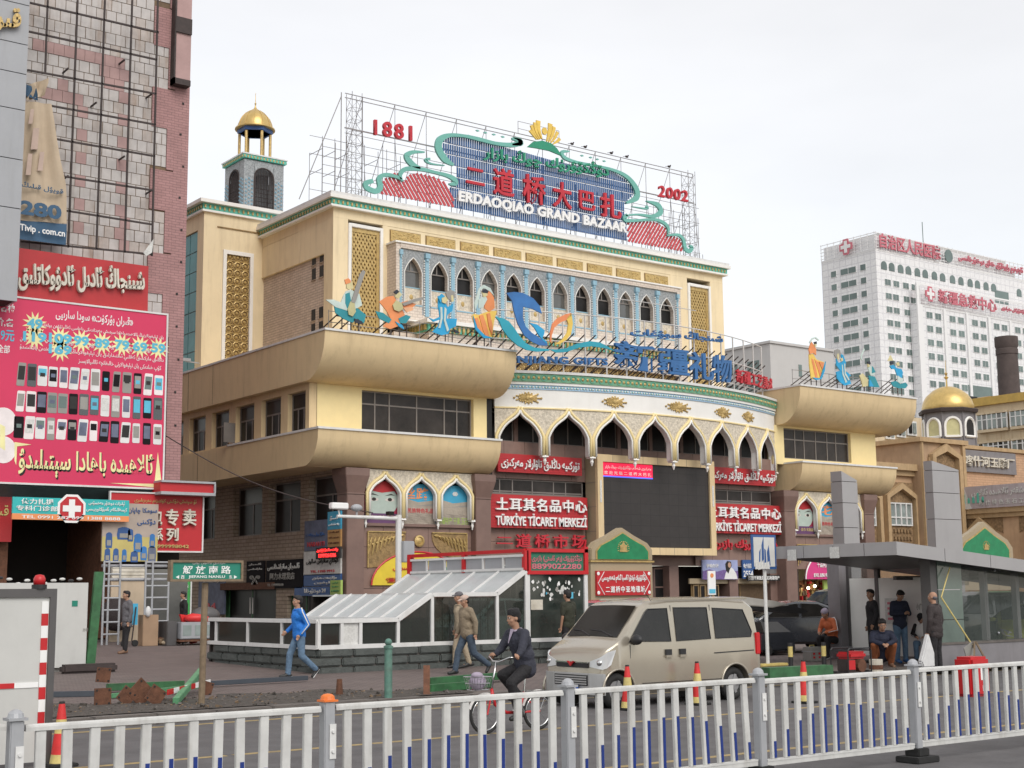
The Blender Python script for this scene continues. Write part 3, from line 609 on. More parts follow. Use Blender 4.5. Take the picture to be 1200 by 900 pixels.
# arched gallery
GY=55.7
P('gallery_wall',MB().box((34.98,GY,14.93),(35.24,56.9,18.64)).box((53.35,GY,14.9),(53.6,56.9,18.64)).box((35.24,GY-.03,18.4),(53.35,56.9,18.64)).box((35.24,GY+.05,14.9),(53.35,56.9,15.25)),'tilewhite')
P('gallery_back',MB().box((35.2,56.7,15.2),(53.4,56.8,18.5)),'tilewhite')
P('gallery_trim',MB().box((34.9,GY-.08,18.64),(53.68,56.89,18.72)),'white')
aw=(53.35-35.24)/12
for i in range(12):
    c=35.24+(i+.5)*aw;hw=.50;m=MB();crv=[(hw*u**.8,17.3+.72*(v)) for u,v in ((0,1),(.15,.86),(.35,.72),(.55,.55),(.75,.34),(.9,.15),(1,0))]
    for sg in (-1,1):
        pts=[(c+sg*x,z) for x,z in crv]+[(c+sg*hw,15.75)]
        for (s0,z0),(s1,z1) in zip(pts,pts[1:]):
            if abs(s1-s0) > 1e-6: m.add([(s0,GY+.06,z0),(s1,GY+.06,z1),(s1,GY+.06,18.4),(s0,GY+.06,18.4)],[(0,1,2,3)],0)
            m.add([(s0,GY+.06,z0),(s1,GY+.06,z1),(s1,GY+.36,z1),(s0,GY+.36,z0)],[(0,1,2,3)],1)
        m.add([(c+sg*hw,GY+.06,15.25),(c+sg*aw/2,GY+.06,15.25),(c+sg*aw/2,GY+.06,18.4),(c+sg*hw,GY+.06,18.4)],[(0,1,2,3)],0)
    m.box((c-hw,GY+.06,15.25),(c+hw,GY+.33,15.75),1)
    a=P('gallery_arch',m,['tilepattern','tilewhite'])
    t=MB();
    for sg in (-1,1): t.tube([(c+sg*x,GY+.05,z) for x,z in crv]+[(c+sg*hw,GY+.05,15.75)],.025,5)
    t.build('moulding','white',a)
    MB().box((c-hw,GY+.24,15.76),(c+hw,GY+.32,16.55)).build('carved_apron','carving',a);MB().ball((c,GY+.24,16.12),(.11,.04,.13),8,6).build('rosette','gold',a)
    MB().box((c-hw,GY+.22,16.55),(c+hw,GY+.34,16.6)).box((c-hw,GY+.03,15.66),(c+hw,GY+.06,15.72)).build('trim','bluetile',a)
    MB().box((c-hw+.02,GY+.33,16.6),(c+hw,GY+.35,18.0)).build('pane','glassdark' if i % 3 else 'glassmid',a);MB().box((c-hw+.02,GY+.29,17.36),(c+hw,GY+.33,17.42)).box((c-.03,GY+.29,17.42),(c+.03,GY+.33,18)).build('window_bar','winframe',a)
    pass
for i in range(13):
    x=35.24+i*aw;w=.105 if 0 < i < 12 else .06;m=MB().box((x-w,GY-.02,15.2),(x+w,GY+.06,18.1));m.box((x-w-.03,GY-.1,18.06),(x+w+.03,GY+.06,18.3));m.box((x-w*.7,GY-.07,17.92),(x+w*.7,GY+.06,18.06))
    p=P('pilaster',m,'bluetile');t=MB()
    for sg in (-1,1):
        for k in range(22): t.ball((x+sg*(w+.03),GY+.03,15.3+k*.125),.042,5,4)
    t.build('beading','white',p,kind='stuff')
# projecting cornice below the gallery and the storey under it
C0,C1,CYY=36.2,53.0,54.7
P('cornice',MB().box((C0-.3,CYY-.3,14.66),(C1+.3,57,14.84)).box((34.9,55.5,14.85),(53.7,57,14.92)),'white');P('dentil_band',MB().box((C0-.1,CYY-.1,14.3),(C1+.1,57,14.66)),'tealtrim')
m=MB()
for i in range(66): x=C0+.02+i*.257;m.box((x,CYY-.2,14.36),(x+.12,CYY-.1,14.62)).box((x+.02,CYY-.17,14.28),(x+.1,CYY-.1,14.36))
for i in range(8): m.box((C0-.2,CYY+.05+i*.26,14.36),(C0-.1,CYY+.17+i*.26,14.62))
P('dentils',m,'gold',kind='stuff')
P('storey_wall',MB().box((C0,CYY,13.5),(C1,57,14.3)),'tilewhite');P('storey_wall',MB().box((C0+.01,CYY+.2,12.0),(C1-.01,57,13.5)),'golddeep');P('storey_wall',MB().box((C0,CYY,11.5),(C0+.7,57,13.5)).box((C1-.7,CYY,11.5),(C1,57,13.5)),'tilewhite');P('storey_wall',MB().box((C0,CYY-.02,11.5),(C1,57,12.25)),'tilewhite')
m=MB()
for i in range(60):
    x=C0+.75+i*.255
    for j in range(5): z=12.35+j*.235+(.11 if i % 2 else 0);m.tube([(x+.1*math.cos(k*PI/3),CYY+.17,z+.1*math.sin(k*PI/3)) for k in range(6)],.022,4,closed=True)
P('lattice',m,'gold',kind='stuff')
P('lower_link',MB().box((34.9,55.75,12),(C0-.01,57,14.3)),'tilewhite')
# left side face of the upper block
P('side_face',MB().box((U0,60.01,18.0),(U0+.49,76,19.59)),'cream');P('side_face',MB().box((U0+.12,57.35,12),(U0+.49,76,17.99)),'upperbrick');P('front_return',MB().box((U0+.001,UY+.36,12),(U0+.79,57.35,18.0)),'cream')
for (y,z) in [(y,oX(372,py,U0+.1).z-.3) for y in (57.6,58.35) for py in (302,319,367,384)]: window_o=MB().box((U0+.1,y,z),(U0+.2,y+.36,z+.55)).build('vent_opening','black',B);MB().box((U0+.07,y-.04,z-.05),(U0+.13,y+.4,z)).build('sill','sidebrick',window_o)
P('block_body',MB().box((U0+.5,60.01,12),(U1-.01,76,19.6)),'cream')
# west tower
T0,T1,TY,TZ=28.78,32.0,63.8,21.55;ty0=oX(231,300,28.78).y-63.8;ty1=ty0+3.0
T1=33.2
P('tower_wall',MB().box((T0,TY,12),(29.95,TY+.3,21.0)).box((31.35,TY,12),(T1,TY+.3,21.0)).box((29.95,TY,19.0),(31.35,TY+.3,21.0)).box((29.95,TY,12),(31.35,TY+.3,12.5)),'cream')
P('tower_wall',MB().box((T0,TY+.3,12),(T0+.3,TY+ty0,21.0)).box((T0,TY+ty1,12),(T0+.3,84,21.0)).box((T0,TY+ty0,20.2),(T0+.3,TY+ty1,21.0)),'cream')
P('tower_body',MB().box((T0+.3,TY+.3,12),(T1,84,21.0)),'cream')
gr=P('glazed_strip',MB().box((T0+.1,TY+ty0,12),(T0+.2,TY+ty1,20.2)),'winframe')
pm=MB().box((T0+.06,.03,.03),(T0+.1,.96,1.0)).build('pane','tealglass',mesh=True)
for i in range(3):
    for j in range(8): inst('pane',pm,gr,Matrix.Translation((0,TY+ty0+i*.99,12.0+j*1.02)))
P('panel_frame',MB().box((29.84,TY-.08,12.4),(30.02,TY+.1,19.2)).box((31.32,TY-.08,12.4),(31.5,TY+.1,19.2)).box((30.02,TY-.08,19.0),(31.32,TY+.1,19.2)),'white')
P('panel_back',MB().box((30.02,TY+.06,12.4),(31.32,TY+.12,19.0)),'golddeep')
m=MB()
for j in range(16):
    for i in range(3):
        x=30.24+i*.43;z=12.75+j*.41
        m.tube([(x+.18*math.cos(k*PI/4+PI/8),TY+.03,z+.17*math.sin(k*PI/4+PI/8)) for k in range(8)],.035,4,closed=True);m.ball((x,TY+.04,z),(.09,.05,.08),6,4)
        m.box((x-.21,TY+.01,z+.185),(x+.21,TY+.05,z+.225))
P('carved_rosettes',m,'gold',kind='stuff')
P('string_course',MB().box((29.5,TY-.05,20.3),(T1,TY,20.36)),'golddeep')
P('moulding',MB().box((T0-.15,TY-.15,21.0),(T1+1.2,84,21.1)),'white');P('dentil_band',MB().box((T0-.12,TY-.12,21.1),(T1+1.15,84,21.42)),'tealtrim');P('coping',MB().box((T0-.35,TY-.35,21.42),(T1+1.4,84,21.6)),'white')
m=MB()
for i in range(24): m.box((T0-.05+i*.26,TY-.17,21.18),(T0+.03+i*.26,TY-.12,21.34))
for i in range(30): m.box((T0-.17,TY+i*.26,21.18),(T0-.12,TY+.08+i*.26,21.34))
P('dentils',m,'gold',kind='stuff')
# small minaret kiosk on the tower
K=oY(292,210,68.5);kx,ky=K.x,69.5;kz0=21.6
a0=oY(264,187,68.2);a1=oY(331,187,68.2);kw=1.2
kx=(oY(288,190,68.2).x+oY(331,187,68.2).x)/2-.0
ky=68.2+kw
ztop=oY(310,185,68.2).z
bd=thing('rooftop_minaret',(kx,ky,21.6),'small tiled belvedere tower with gold dome on the left rear roof','tower')
m=MB()
for sx,sy in ((-1,-1),(1,-1),(-1,1),(1,1)): m.box((kx+sx*kw-(.6 if sx > 0 else 0),ky+sy*kw-(.6 if sy > 0 else 0),22.2),(kx+sx*kw+(.6 if sx < 0 else 0),ky+sy*kw+(.6 if sy < 0 else 0),ztop-.45))
m.box((kx-kw,ky-kw,ztop-.45),(kx+kw,ky+kw,ztop-.25));m.box((kx-kw,ky-kw,21.35),(kx+kw,ky+kw,22.2));m.build('shaft','tilepattern',bd)
for ax in range(2):
    for sg in (-1,1):
        m=MB();t=MB();hw=kw-.62;n=10
        def q(u,z,o): return (kx+u,ky+sg*(kw+o),z) if ax == 0 else (kx+sg*(kw+o),ky+u,z)
        crv=[(-hw*math.cos(PI*i/n),ztop-1.25+(.62*math.sin(PI*i/n)**.8 if 0 < i < n else 0)) for i in range(n+1)]
        for (u0,z0),(u1,z1) in zip(crv,crv[1:]): m.add([q(u0,z0,0),q(u1,z1,0),q(u1,ztop-.45,0),q(u0,ztop-.45,0)],[(0,1,2,3)])
        m.build('arch','tilepattern',bd)
        t.tube([q(-hw,22.2,.02)]+[q(u,z,.02) for u,z in crv]+[q(hw,22.2,.02)],.045,5)
        for i in range(13): u=-hw+2*hw*i/12;t.tube([q(u,22.2,-.05),q(u,ztop-1.25+.55*math.sqrt(max(0,1-(u/hw)**2)),-.05)],.018,4)
        for i in range(9): t.tube([q(-hw,22.2+i*.24,-.05),q(hw,22.2+i*.24,-.05)],.018,4)
        t.build('grille','irondark',bd)
        l=MB()
        for k in range(11):
            for s2 in (-1,1): [l.ball(q(s2*(kw-o_),22.3+k*.22+dz_,.01),(.07,.07,.06),4,3) for o_,dz_ in ((.12,0),(.3,.11),(.48,0))]
        l.build('tile_stars','bluetile',bd,kind='stuff')
MB().box((kx-kw-.12,ky-kw-.12,ztop-.2),(kx+kw+.12,ky+kw+.12,ztop)).build('cornice','tealtrim',bd);MB().box((kx-kw-.17,ky-kw-.17,ztop),(kx+kw+.17,ky+kw+.17,ztop+.07)).build('cornice','whitepaint',bd)
m=MB()
for i in range(13):
    for sg in (-1,1): m.box((kx-kw-.08+i*.195,ky+sg*(kw+.13)-.03,ztop-.18),(kx-kw-.01+i*.195,ky+sg*(kw+.13)+.03,ztop-.07));m.box((kx+sg*(kw+.13)-.03,ky-kw-.08+i*.195,ztop-.18),(kx+sg*(kw+.13)+.03,ky-kw-.01+i*.195,ztop-.07))
m.build('dentils','gold',bd,kind='stuff')
zc=ztop+.1;ch=1.55
for k in range(6):
    a=PI/6+k*PI/3;MB().cyl((kx+.85*math.cos(a),ky+.85*math.sin(a),zc),(kx+.85*math.cos(a),ky+.85*math.sin(a),zc+ch),.085,n=8).build('column','gold',bd)
MB().lathe((kx,ky,zc+ch),[(.98,.05),(1.0,.24),(.9,.24),(.85,.05)],6,a0=PI/6).build('ring','signblue',bd)
MB().lathe((kx,ky,zc+ch+.25),[(1.12,0),(1.12,.06),(.96,.12),(.93,.35),(.80,.66),(.58,.92),(.3,1.12),(.12,1.24),(.05,1.34),(.03,1.5),(.06,1.56),(.02,1.64),(.012,2.2)],24).build('dome','golddome',bd,smooth=.6)
m=MB()
for k in range(12):
    a=2*PI*k/12;m.tube([(kx+r*math.cos(a),ky+r*math.sin(a),zc+ch+.25+z) for r,z in ((.97,.12),(.94,.35),(.81,.66),(.59,.92),(.31,1.12))],.015,4)
m.build('dome_ribs','golddome',bd)

# ------------------------------------------------------------------ signs on the building
def board(name,x0,x1,ztop,zbot,Y,mat,label,group=None,th=.12,frame=None,fw=.08,bars=0,cat='sign'):
    t=thing(name,((x0+x1)/2,Y,zbot),label,cat,group)
    MB().box((x0,Y,zbot),(x1,Y+th,ztop)).build('board',mat,t)
    if bars:
        m=MB();n=int((ztop-zbot)/bars)
        for i in range(1,n): m.box((x0+.02,Y-.012,zbot+i*bars-.01),(x1-.02,Y,zbot+i*bars+.01))
        m.build('ribs','redletter',t)
    if frame: MB().box((x0-fw,Y-.04,zbot-fw),(x1+fw,Y+th,zbot)).box((x0-fw,Y-.04,ztop),(x1+fw,Y+th,ztop+fw)).box((x0-fw,Y-.04,zbot),(x0,Y+th,ztop)).box((x1,Y-.04,zbot),(x1+fw,Y+th,ztop)).build('frame',frame,t)
    return t
def tx(body,mat,Y,x0,x1,z0,z1,par,**k): return letters(body,mat,(x0,Y,z0),(x1,Y,z0),(x0,Y,z1),par,nrm=(0,-1,0),**k)
def pb(px0,py0,px1,py1,Y):                     # photo rectangle -> x0, x1, ztop, zbot on plane Y
    a=oY(px0,py0,Y);b=oY(px1,py1,Y);return a.x,b.x,a.z,b.z
x0,x1=35.6,41.0
t=board('wall_sign',x0,x1,6.22,4.78,49.02,'redsign','red centre sign with white Chinese and Turkish lettering left of the big screen',bars=.12)
tx('土耳其名品中心','letterwhite',49.0,x0+.22,x1-.12,5.52,6.08,t,depth=.1,bold=.022,spacing=1.15);tx('TÜRKİYE TİCARET MERKEZİ','letterwhite',49.0,x0+.22,x1-.12,4.88,5.42,t,depth=.08,bold=.02)
x0,x1=48.4,53.75
t=board('wall_sign',x0,x1,6.22,4.78,49.02,'redsign','red centre sign with white Chinese and Turkish lettering right of the big screen',bars=.12)
tx('土耳其名品中心','letterwhite',49.0,x0+.05,x1-.12,5.52,6.08,t,depth=.1,bold=.022,spacing=1.15);tx('TÜRKİYE TİCARET MERKEZİ','letterwhite',49.0,x0+.05,x1-.12,4.88,5.42,t,depth=.08,bold=.02)
UY1=ar('تۈركىيە داڭلىق تاۋارلار مەركىزى')
t=board('wall_sign',36.0,40.7,8.0,7.2,49.0,'redsign','narrow red sign with white Uyghur lettering above the left centre sign',bars=.1);tx(UY1,'letterwhite',48.98,36.12,40.5,7.32,7.9,t,depth=.06,bold=.01)
t=board('wall_sign',48.5,53.4,8.0,7.2,49.0,'redsign','narrow red sign with white Uyghur lettering right of the big screen',bars=.1);tx(UY1,'letterwhite',48.98,48.6,53.3,7.32,7.9,t,depth=.06,bold=.01)
t=thing('raised_lettering',(38.3,49.2,3.5),'red raised Chinese market lettering on brown granite under the left centre sign','sign');
x0,x1,z1,z0=pb(579,625,688,643,49.25)
for i,ch in enumerate('二道桥市场'): w=(x1-x0)/5;tx(ch,'redletter',49.2,x0+w*i+.05,x0+w*(i+.86),z0+(.15 if i == 0 else 0),z1-(.15 if i == 0 else 0),t,name='character',depth=.1,bold=.03)
t=thing('raised_lettering',(51,49.2,3.5),'red raised Uyghur market lettering on brown granite under the right centre sign','sign');tx(ar('دۆڭكۆۋرۈك بازىرى'),'redletter',49.2,48.75,53.5,z0+.02,z1+.05,t,depth=.1,bold=.03)
# large LED screen
L0,L1,LZ0,LZ1=41.16,48.55,3.67,8.18
t=thing('video_screen',(44.86,48.9,LZ0),'huge dark video wall in a beige metal frame above the entrance','screen')
MB().box((L0+.01,48.62,LZ0+.01),(L1-.01,49.33,LZ1-.01)).build('housing','beigepanel',t)
fr=MB();W1=.33
fr.box((L0,48.45,LZ1-W1),(L1,48.62,LZ1)).box((L0,48.45,LZ0),(L1,48.62,LZ0+W1)).box((L0,48.45,LZ0+W1),(L0+W1,48.62,LZ1-W1)).box((L1-W1,48.45,LZ0+W1),(L1,48.62,LZ1-W1)).build('frame','cream2',t)
m=MB()
for i in range(1,8): x=L0+i*(L1-L0)/8;m.box((x-.01,48.447,LZ0),(x+.01,48.45,LZ0+W1)).box((x-.01,48.447,LZ1-W1),(x+.01,48.45,LZ1))
for z in (4.7,5.8,6.9): m.box((L0-.003,48.6,z),(L0,49.3,z+.02))
m.build('panel_joints','winframe',t)
MB().box((L0+W1,48.55,LZ0+W1),(L1-W1,48.6,LZ1-W1)).build('display','screen',t)
a0,a1,b1,b0=L0+W1+.02,L0+W1+3.1,LZ1-W1-.02,LZ1-W1-.62
s=MB().box((a0,48.53,b0),(a1,48.55,b1)).build('lit_banner','screenred',t);MB().box((a0,48.53,b0-.06),(a1,48.55,b0)).build('lit_line',mk('screenblue',(.1,.15,.9),emit=.5),t)
tx(ar('مەركىزى شەھەر دۆڭكۆۋرۈك چوڭ بازار'),'letterwhite',48.525,a0+.15,a1-.1,b0+.3,b0+.5,t,depth=.005);tx('欢 迎 光 临 二 道 桥 大 巴 扎','letterwhite',48.525,a0+.1,a1-.1,b0+.06,b0+.22,t,depth=.005)
for x in (L0+.12,L1-.2): MB().box((x,48.43,6.0),(x+.1,48.45,7.0)).build('nameplate','paper',t)
# posters behind the wing arches
def poster_face(x0,x1,label):
    t=thing('poster',((x0+x1)/2,49.5,4.72),label,'poster');zb,zt=4.74,6.55;c=(x0+x1)/2;w=(x1-x0)
    MB().box((x0,49.5,zb),(x1,49.53,zt)).build('sheet','scarf',t)
    def el(cx,cz,rx,rz,d,mat,nm,n=18,a0=0,a1=2*PI): MB().prism([(cx+rx*math.cos(a0+(a1-a0)*i/n),49.5-d,cz+rz*math.sin(a0+(a1-a0)*i/n)) for i in range(n)],(0,.004,0)).build(nm,mat,t)
    el(c,5.75,w*.46,.62,.004,'facepaint','printed_face')
    MB().prism([(x0,49.492,zb),(x1,49.492,zb),(x1,49.492,5.3),(c+w*.2,49.492,5.15),(c,49.492,5.02),(c-w*.2,49.492,5.15),(x0,49.492,5.35)],(0,.004,0)).build('printed_scarf','scarf',t)
    MB().box((x0,49.488,zb),(x1,49.492,zb+.5)).build('printed_band','purple',t)
    for sg in (-1,1): el(c+sg*w*.22,5.80,w*.13,.07,.008,'eyewhite','printed_eye');el(c+sg*w*.22,5.81,w*.06,.07,.012,'eyedark','printed_iris');MB().prism([(c+sg*w*.07,49.49,5.95),(c+sg*w*.25,49.49,6.05),(c+sg*w*.38,49.49,5.98),(c+sg*w*.25,49.49,5.99)],(0,.004,0)).build('printed_brow','eyedark',t)
    MB().prism([(x0,49.488,6.2),(c,49.488,6.08),(x1,49.488,6.2),(x1,49.488,zt),(x0,49.488,zt)],(0,.004,0)).build('printed_veil','redsign',t)
    tx('香水 · 丝巾 化妆品','coneyellow',49.484,x0+.15,x1-.1,zb+.25,zb+.42,t,depth=.004);t.location.y -= .4
def poster_sand(x0,x1,label,tt=None):
    t=thing('poster',((x0+x1)/2,49.5,4.72),label,'poster');zb,zt=4.74,6.5;MB().box((x0,49.5,zb),(x1,49.53,zt)).build('sheet','skyposter',t)
    MB().prism([(x0,49.496,zb),(x1,49.496,zb),(x1,49.496,5.85),((x0+x1)/2,49.496,5.75),(x0,49.496,5.95)],(0,.004,0)).build('printed_dune','sand',t)
    MB().prism([(x0,49.492,5.55),(x1,49.492,5.62),(x1,49.492,5.72),((x0+x1)/2,49.492,5.6)],(0,.004,0)).build('printed_shadow','fig_grey',t)
    m=MB()
    for i in range(9): m.tube([(x0+.02,49.49,zb+.04+i*.06)]+[(x0+.02+(x1-x0-.04)*k/10,49.49,zb+.04+i*.06+.025*math.sin(k*1.7+i)) for k in range(1,11)],.007,3)
    m.build('printed_ripples','oldstone',t)
    if tt: tx(tt,'fig_orange',49.488,x0+.1,x1-.3,5.85,6.35,t,depth=.004,bold=.02);tx('民族特色礼品','redletter',49.488,x0+.35,x1-.1,5.3,5.5,t,depth=.004)
    else: MB().prism([(x1-.75+.15*math.cos(k*PI/3),49.488,6.15+.1*math.sin(k*PI/3)) for k in range(6)],(0,.004,0)).build('printed_emblem','paper',t);tx('新疆特产 干果 玉石','limepaper',49.488,x0+.1,x1-.1,zb+.12,zb+.42,t,depth=.004)
    t.location.y -= .4
poster_face(29.32,31.04,'poster of veiled face with painted eyes behind the left wing arches')
poster_sand(31.06,32.8,'sand dune poster with large orange characters behind the middle left wing arch','丝路');poster_sand(32.82,34.55,'blue sky and dune poster beside the inner left wing pillar')
poster_face(54.62,56.3,'poster of veiled face behind the first right wing arch');poster_sand(56.34,58.1,'desert poster with orange flowers behind the second right wing arch','花')
# gilt relief spandrels, roundels, arched shop signs
def relief(x0,x1,sg,z0,z1,lab):
    Y=49.06;xa,xb=(x0,x1) if sg > 0 else (x1,x0)
    pts=[(xa,Y,z1),(xb,Y,z1),(xb,Y,z1-.15)]+[(xb+(xa-xb)*(1-math.cos(PI/2*k/8))*.9,Y,z1-.15-(z1-.15-z0)*math.sin(PI/2*k/8)) for k in range(1,9)]+[(xa,Y,z0)]
    t=tag(MB().prism(pts,(0,.06,0)).build('relief_panel','golddeep'),lab,'relief');WM[t.name]=Matrix.Translation(t.location);m=MB()
    for k in range(9):
        u=k/8;px=xa+(xb-xa)*u*.85;pz=z1-.12-(1-u)*.1
        m.tube([(px,Y-.03,pz-(.8*(1-u)+.05)),(px+(xb-xa)*.06,Y-.05,pz-.2*(1-u)),(px+(xb-xa)*.1,Y-.03,pz)],[.02,.05,.015],5)
        m.ball((px+(xb-xa)*.04,Y-.03,pz-.35*(1-u)),(.09,.04,.06),6,4)
    m.tube([(xa,Y-.02,z1),(xb,Y-.02,z1)],.03,4);m.tube([(xa,Y-.02,z0),(xa,Y-.02,z1)],.03,4);m.build('carved_leaves','gold',t)
relief(29.5,31.3,1,3.05,4.5,'gilt leaf relief spandrel left of the roundel under the wing arches');relief(32.6,34.35,-1,3.4,4.5,'gilt leaf relief spandrel right of the roundel under the wing arches')
relief(54.9,56.4,1,3.5,4.3,'gilt leaf relief on the right wing above the pink arched sign')
tag(MB().lathe((0,0,0),[(.24,0),(.24,.05),(.17,.07),(.15,.03),(.08,.06),(.02,.07)],20).build('roundel','gold'),'round gold boss on brown granite below the left wing arches','ornament').matrix_world=Matrix.Translation((31.95,49.05,4.15)) @ Matrix.Rotation(PI/2,4,'X')
tag(MB().lathe((0,0,0),[(.24,0),(.24,.05),(.17,.07),(.15,.03),(.08,.06),(.02,.07)],20).build('roundel','gold'),'round gold boss on the right wing beside the gilt relief','ornament').matrix_world=Matrix.Translation((56.9,49.05,4.0)) @ Matrix.Rotation(PI/2,4,'X')
def lunette(cx,r,zb,h,mat,lab,txt,ink,txt2):
    pts=[(cx+r*math.cos(PI*k/20),49.0,zb+h*math.sin(PI*k/20)) for k in range(21)];t=thing('arched_sign',(cx,49,zb),lab,'sign');MB().prism(pts,(0,.08,0)).build('board',mat,t);MB().tube(pts,.04,5).build('rim',ink,t)
    tx(txt,ink,48.98,cx-r*.55,cx+r*.5,zb+h*.42,zb+h*.62,t,depth=.02);tx(txt2,ink,48.98,cx-r*.7,cx+r*.7,zb+.1,zb+.3,t,depth=.02);return t
t=lunette(31.85,2.2,2.35,1.35,'yellowsign','yellow arched shop sign with red lettering behind the sloping glass roof',ar('شىنجاڭ مەمۇسىراس'),'redletter','☎ 13899867348');MB().prism([(32.5+.5*math.cos(2*PI*k/20)+.35,48.97,2.85+.42*math.sin(2*PI*k/20)) for k in range(20)],(0,.01,0)).build('round_emblem','green',t)
t=lunette(57.3,1.9,2.55,1.4,'pinksign','pink arched shop sign over the lamp-lit stall on the right','千森阿家特色小刀专','letterwhite','民族特色小刀')
# shop beneath the pink sign
t=thing('shop_stall',(57,49.3,.6),'open shop with hanging goods and lit bulbs under the pink arched sign','shop')
MB().box((55.2,49.9,.6),(59.4,50,2.5)).build('back_panel','stock',t);m=MB()
for i in range(160): x=random.uniform(55.3,59.2);z=random.uniform(.9,2.5);m.box((x,49.6+random.random()*.2,z),(x+random.uniform(.05,.2),49.85,z+random.uniform(.08,.3)),random.randrange(4))
m.build('hanging_goods',['stock','wood','redsign','gold'],t,kind='stuff')
MB().box((57.1,49.3,1.0),(57.5,49.4,2.5)).build('door_post','limepaper',t)
for x,mt in ((56.0,'bulb'),(58.6,'bulbwhite'),(56.5,'bulb')): MB().ball((x,49.4,2.1 if mt == 'bulb' and x < 56.2 else 2.2),.08,8,6).build('light_bulb',mt,t)
# shop advertising between screen and right wing
def flatsign(name,px0,py0,px1,py1,Y,mat,lab,txts=(),frame=None,cat='sign',th=.08,fw=.05):
    a,b,c,d=pb(px0,py0,px1,py1,Y);t=board(name,a,b,c,d,Y,mat,lab,th=th,frame=frame,fw=fw,cat=cat)
    for body,u0,u1,v0,v1,mt in txts: tx(body,mt,Y-.004,a+(b-a)*u0,a+(b-a)*u1,d+(c-d)*v0,d+(c-d)*v1,t,depth=.02,bold=.012)
    return t,(a,b,c,d)
t,(a,b,c,d)=flatsign('advert_board',823,656,865,679,49.25,'lavender','lavender field advert with dark-haired woman in white over the entrance',[('伊帕尔汗',.1,.45,.6,.8,'letterwhite')],cat='advert')
def blob(pts,Y,mat,nm,par,th=.006): return MB().prism([(x,Y,z) for x,z in pts],(0,th,0)).build(nm,mat,par)
w,h=b-a,c-d
blob([(a+w*u,d+h*v) for u,v in ((0,0),(1,0),(1,.45),(.8,.38),(.6,.5),(.4,.4),(.2,.52),(0,.42))],49.245,mk('lavfield',(.16,.10,.28),var=.4,sc=8),'printed_field',t)
blob([(a+w*u,d+h*v) for u,v in ((.6,.02),(.98,.02),(.95,.3),(.86,.55),(.8,.62),(.7,.5),(.64,.3))],49.239,'c_white','printed_dress',t);blob([(a+w*u,d+h*v) for u,v in ((.66,.45),(.64,.8),(.7,.95),(.8,.92),(.82,.7),(.76,.5),(.72,.3))],49.233,'hair','printed_hair',t);blob([(a+w*(.755+.045*math.cos(k)),d+h*(.74+.14*math.sin(k))) for k in [i*PI/5 for i in range(10)]],49.227,'skinpale','printed_face',t)
flatsign('door_sign',870,656,883,678,49.22,'signblue','dark blue shop sign with number 2554 beside the lavender advert',[('电卡百货',.08,.9,.55,.8,'letterwhite'),('2554',.05,.95,.08,.42,'letterwhite')])
t,(a,b,c,d)=flatsign('light_strip',876,674,914,680.5,49.1,'black','strip of white lettering on a dark bar behind the pole sign',[('░▒干果批发玉石地毯特产',.02,.98,.12,.88,'letterwhite')])
# entrance details
t=thing('bird_emblem',(43.5,49.7,2.4),'white swan emblem on the dark glass over the entrance doors','emblem');blob([(43.2,2.55),(43.6,2.5),(43.85,2.62),(43.75,2.7),(43.5,2.68),(43.45,2.95),(43.38,3.0),(43.38,2.92),(43.42,2.75),(43.2,2.7)],49.7,'paper','swan',t)
# ------------------------------------------------------------------ rooftop sign
RY=57.0
rs=thing('rooftop_sign',(44.8,RY+.6,20.8),'giant rooftop bazaar sign on steel scaffolding with red hills and teal cloud scrolls','sign')
def rp_(pts,Y=RY): return [(oY(x,y,Y).x,oY(x,y,Y).z) for x,y in pts]
zA=lambda p: zm(370,90,4.736,p);zB=lambda p: zm(600,120,4.736,p)
def inpoly_spans(poly,x):
    zs=[]
    for (x0,z0),(x1,z1) in zip(poly,poly[1:]+poly[:1]):
        if (x0 <= x < x1) or (x1 <= x < x0): zs.append(z0+(z1-z0)*(x-x0)/(x1-x0))
    zs.sort();return list(zip(zs[::2],zs[1::2]))
def slatfill(poly,Y,sp,wd,ang,th=.04,row=0,gap=0,rz=lambda x: 0):
    c,s=math.cos(ang),math.sin(ang);rot=[(x*c+z*s,-x*s+z*c) for x,z in poly];m=MB();x=min(p[0] for p in rot)+sp/2
    while x < max(p[0] for p in rot):
        for a,b in inpoly_spans(rot,x):
            segs=[(a,b)]
            if row:
                segs=[];k=math.floor((a-rz(x))/row);
                while k*row+rz(x) < b:
                    p,q=max(a,k*row+rz(x)),min(b,(k+1)*row-gap+rz(x));k += 1
                    if q-p > .05: segs.append((p,q))
            for p,q in segs:
                f=lambda u,v: (u*c-v*s,Y,u*s+v*c);A=f(x-wd/2,p);Bq=f(x+wd/2,p);Cq=f(x+wd/2,q);D=f(x-wd/2,q);m.prism([A,Bq,Cq,D],(0,th,0))
        x += sp
    return m
blue=rp_(zA([(705,345),(760,325),(850,322)])+zB([(0,262),(60,275),(200,315),(330,345),(470,365),(560,385),(630,425),(675,470),(685,500),(640,545),(625,570),(620,620),(640,660),(640,772)])+zA([(765,725),(735,600),(775,590),(780,500),(740,465),(705,400)]))
xa=min(p[0] for p in blue);xb=max(p[0] for p in blue)
slatfill(blue,RY,.14,.088,0,row=.56,gap=.06).build('blue_slats','slatblue',rs,kind='stuff')
m=MB()
for k in range(8):
    z=21.3+k*.56
    x=xa
    while x < xb:
        if any(a < z < b for a,b in inpoly_spans(blue,x)): m.box((x,RY+.05,z-.015),(x+.3,RY+.09,z+.015))
        x += .3
m.build('slat_rails','steelwhite',rs)
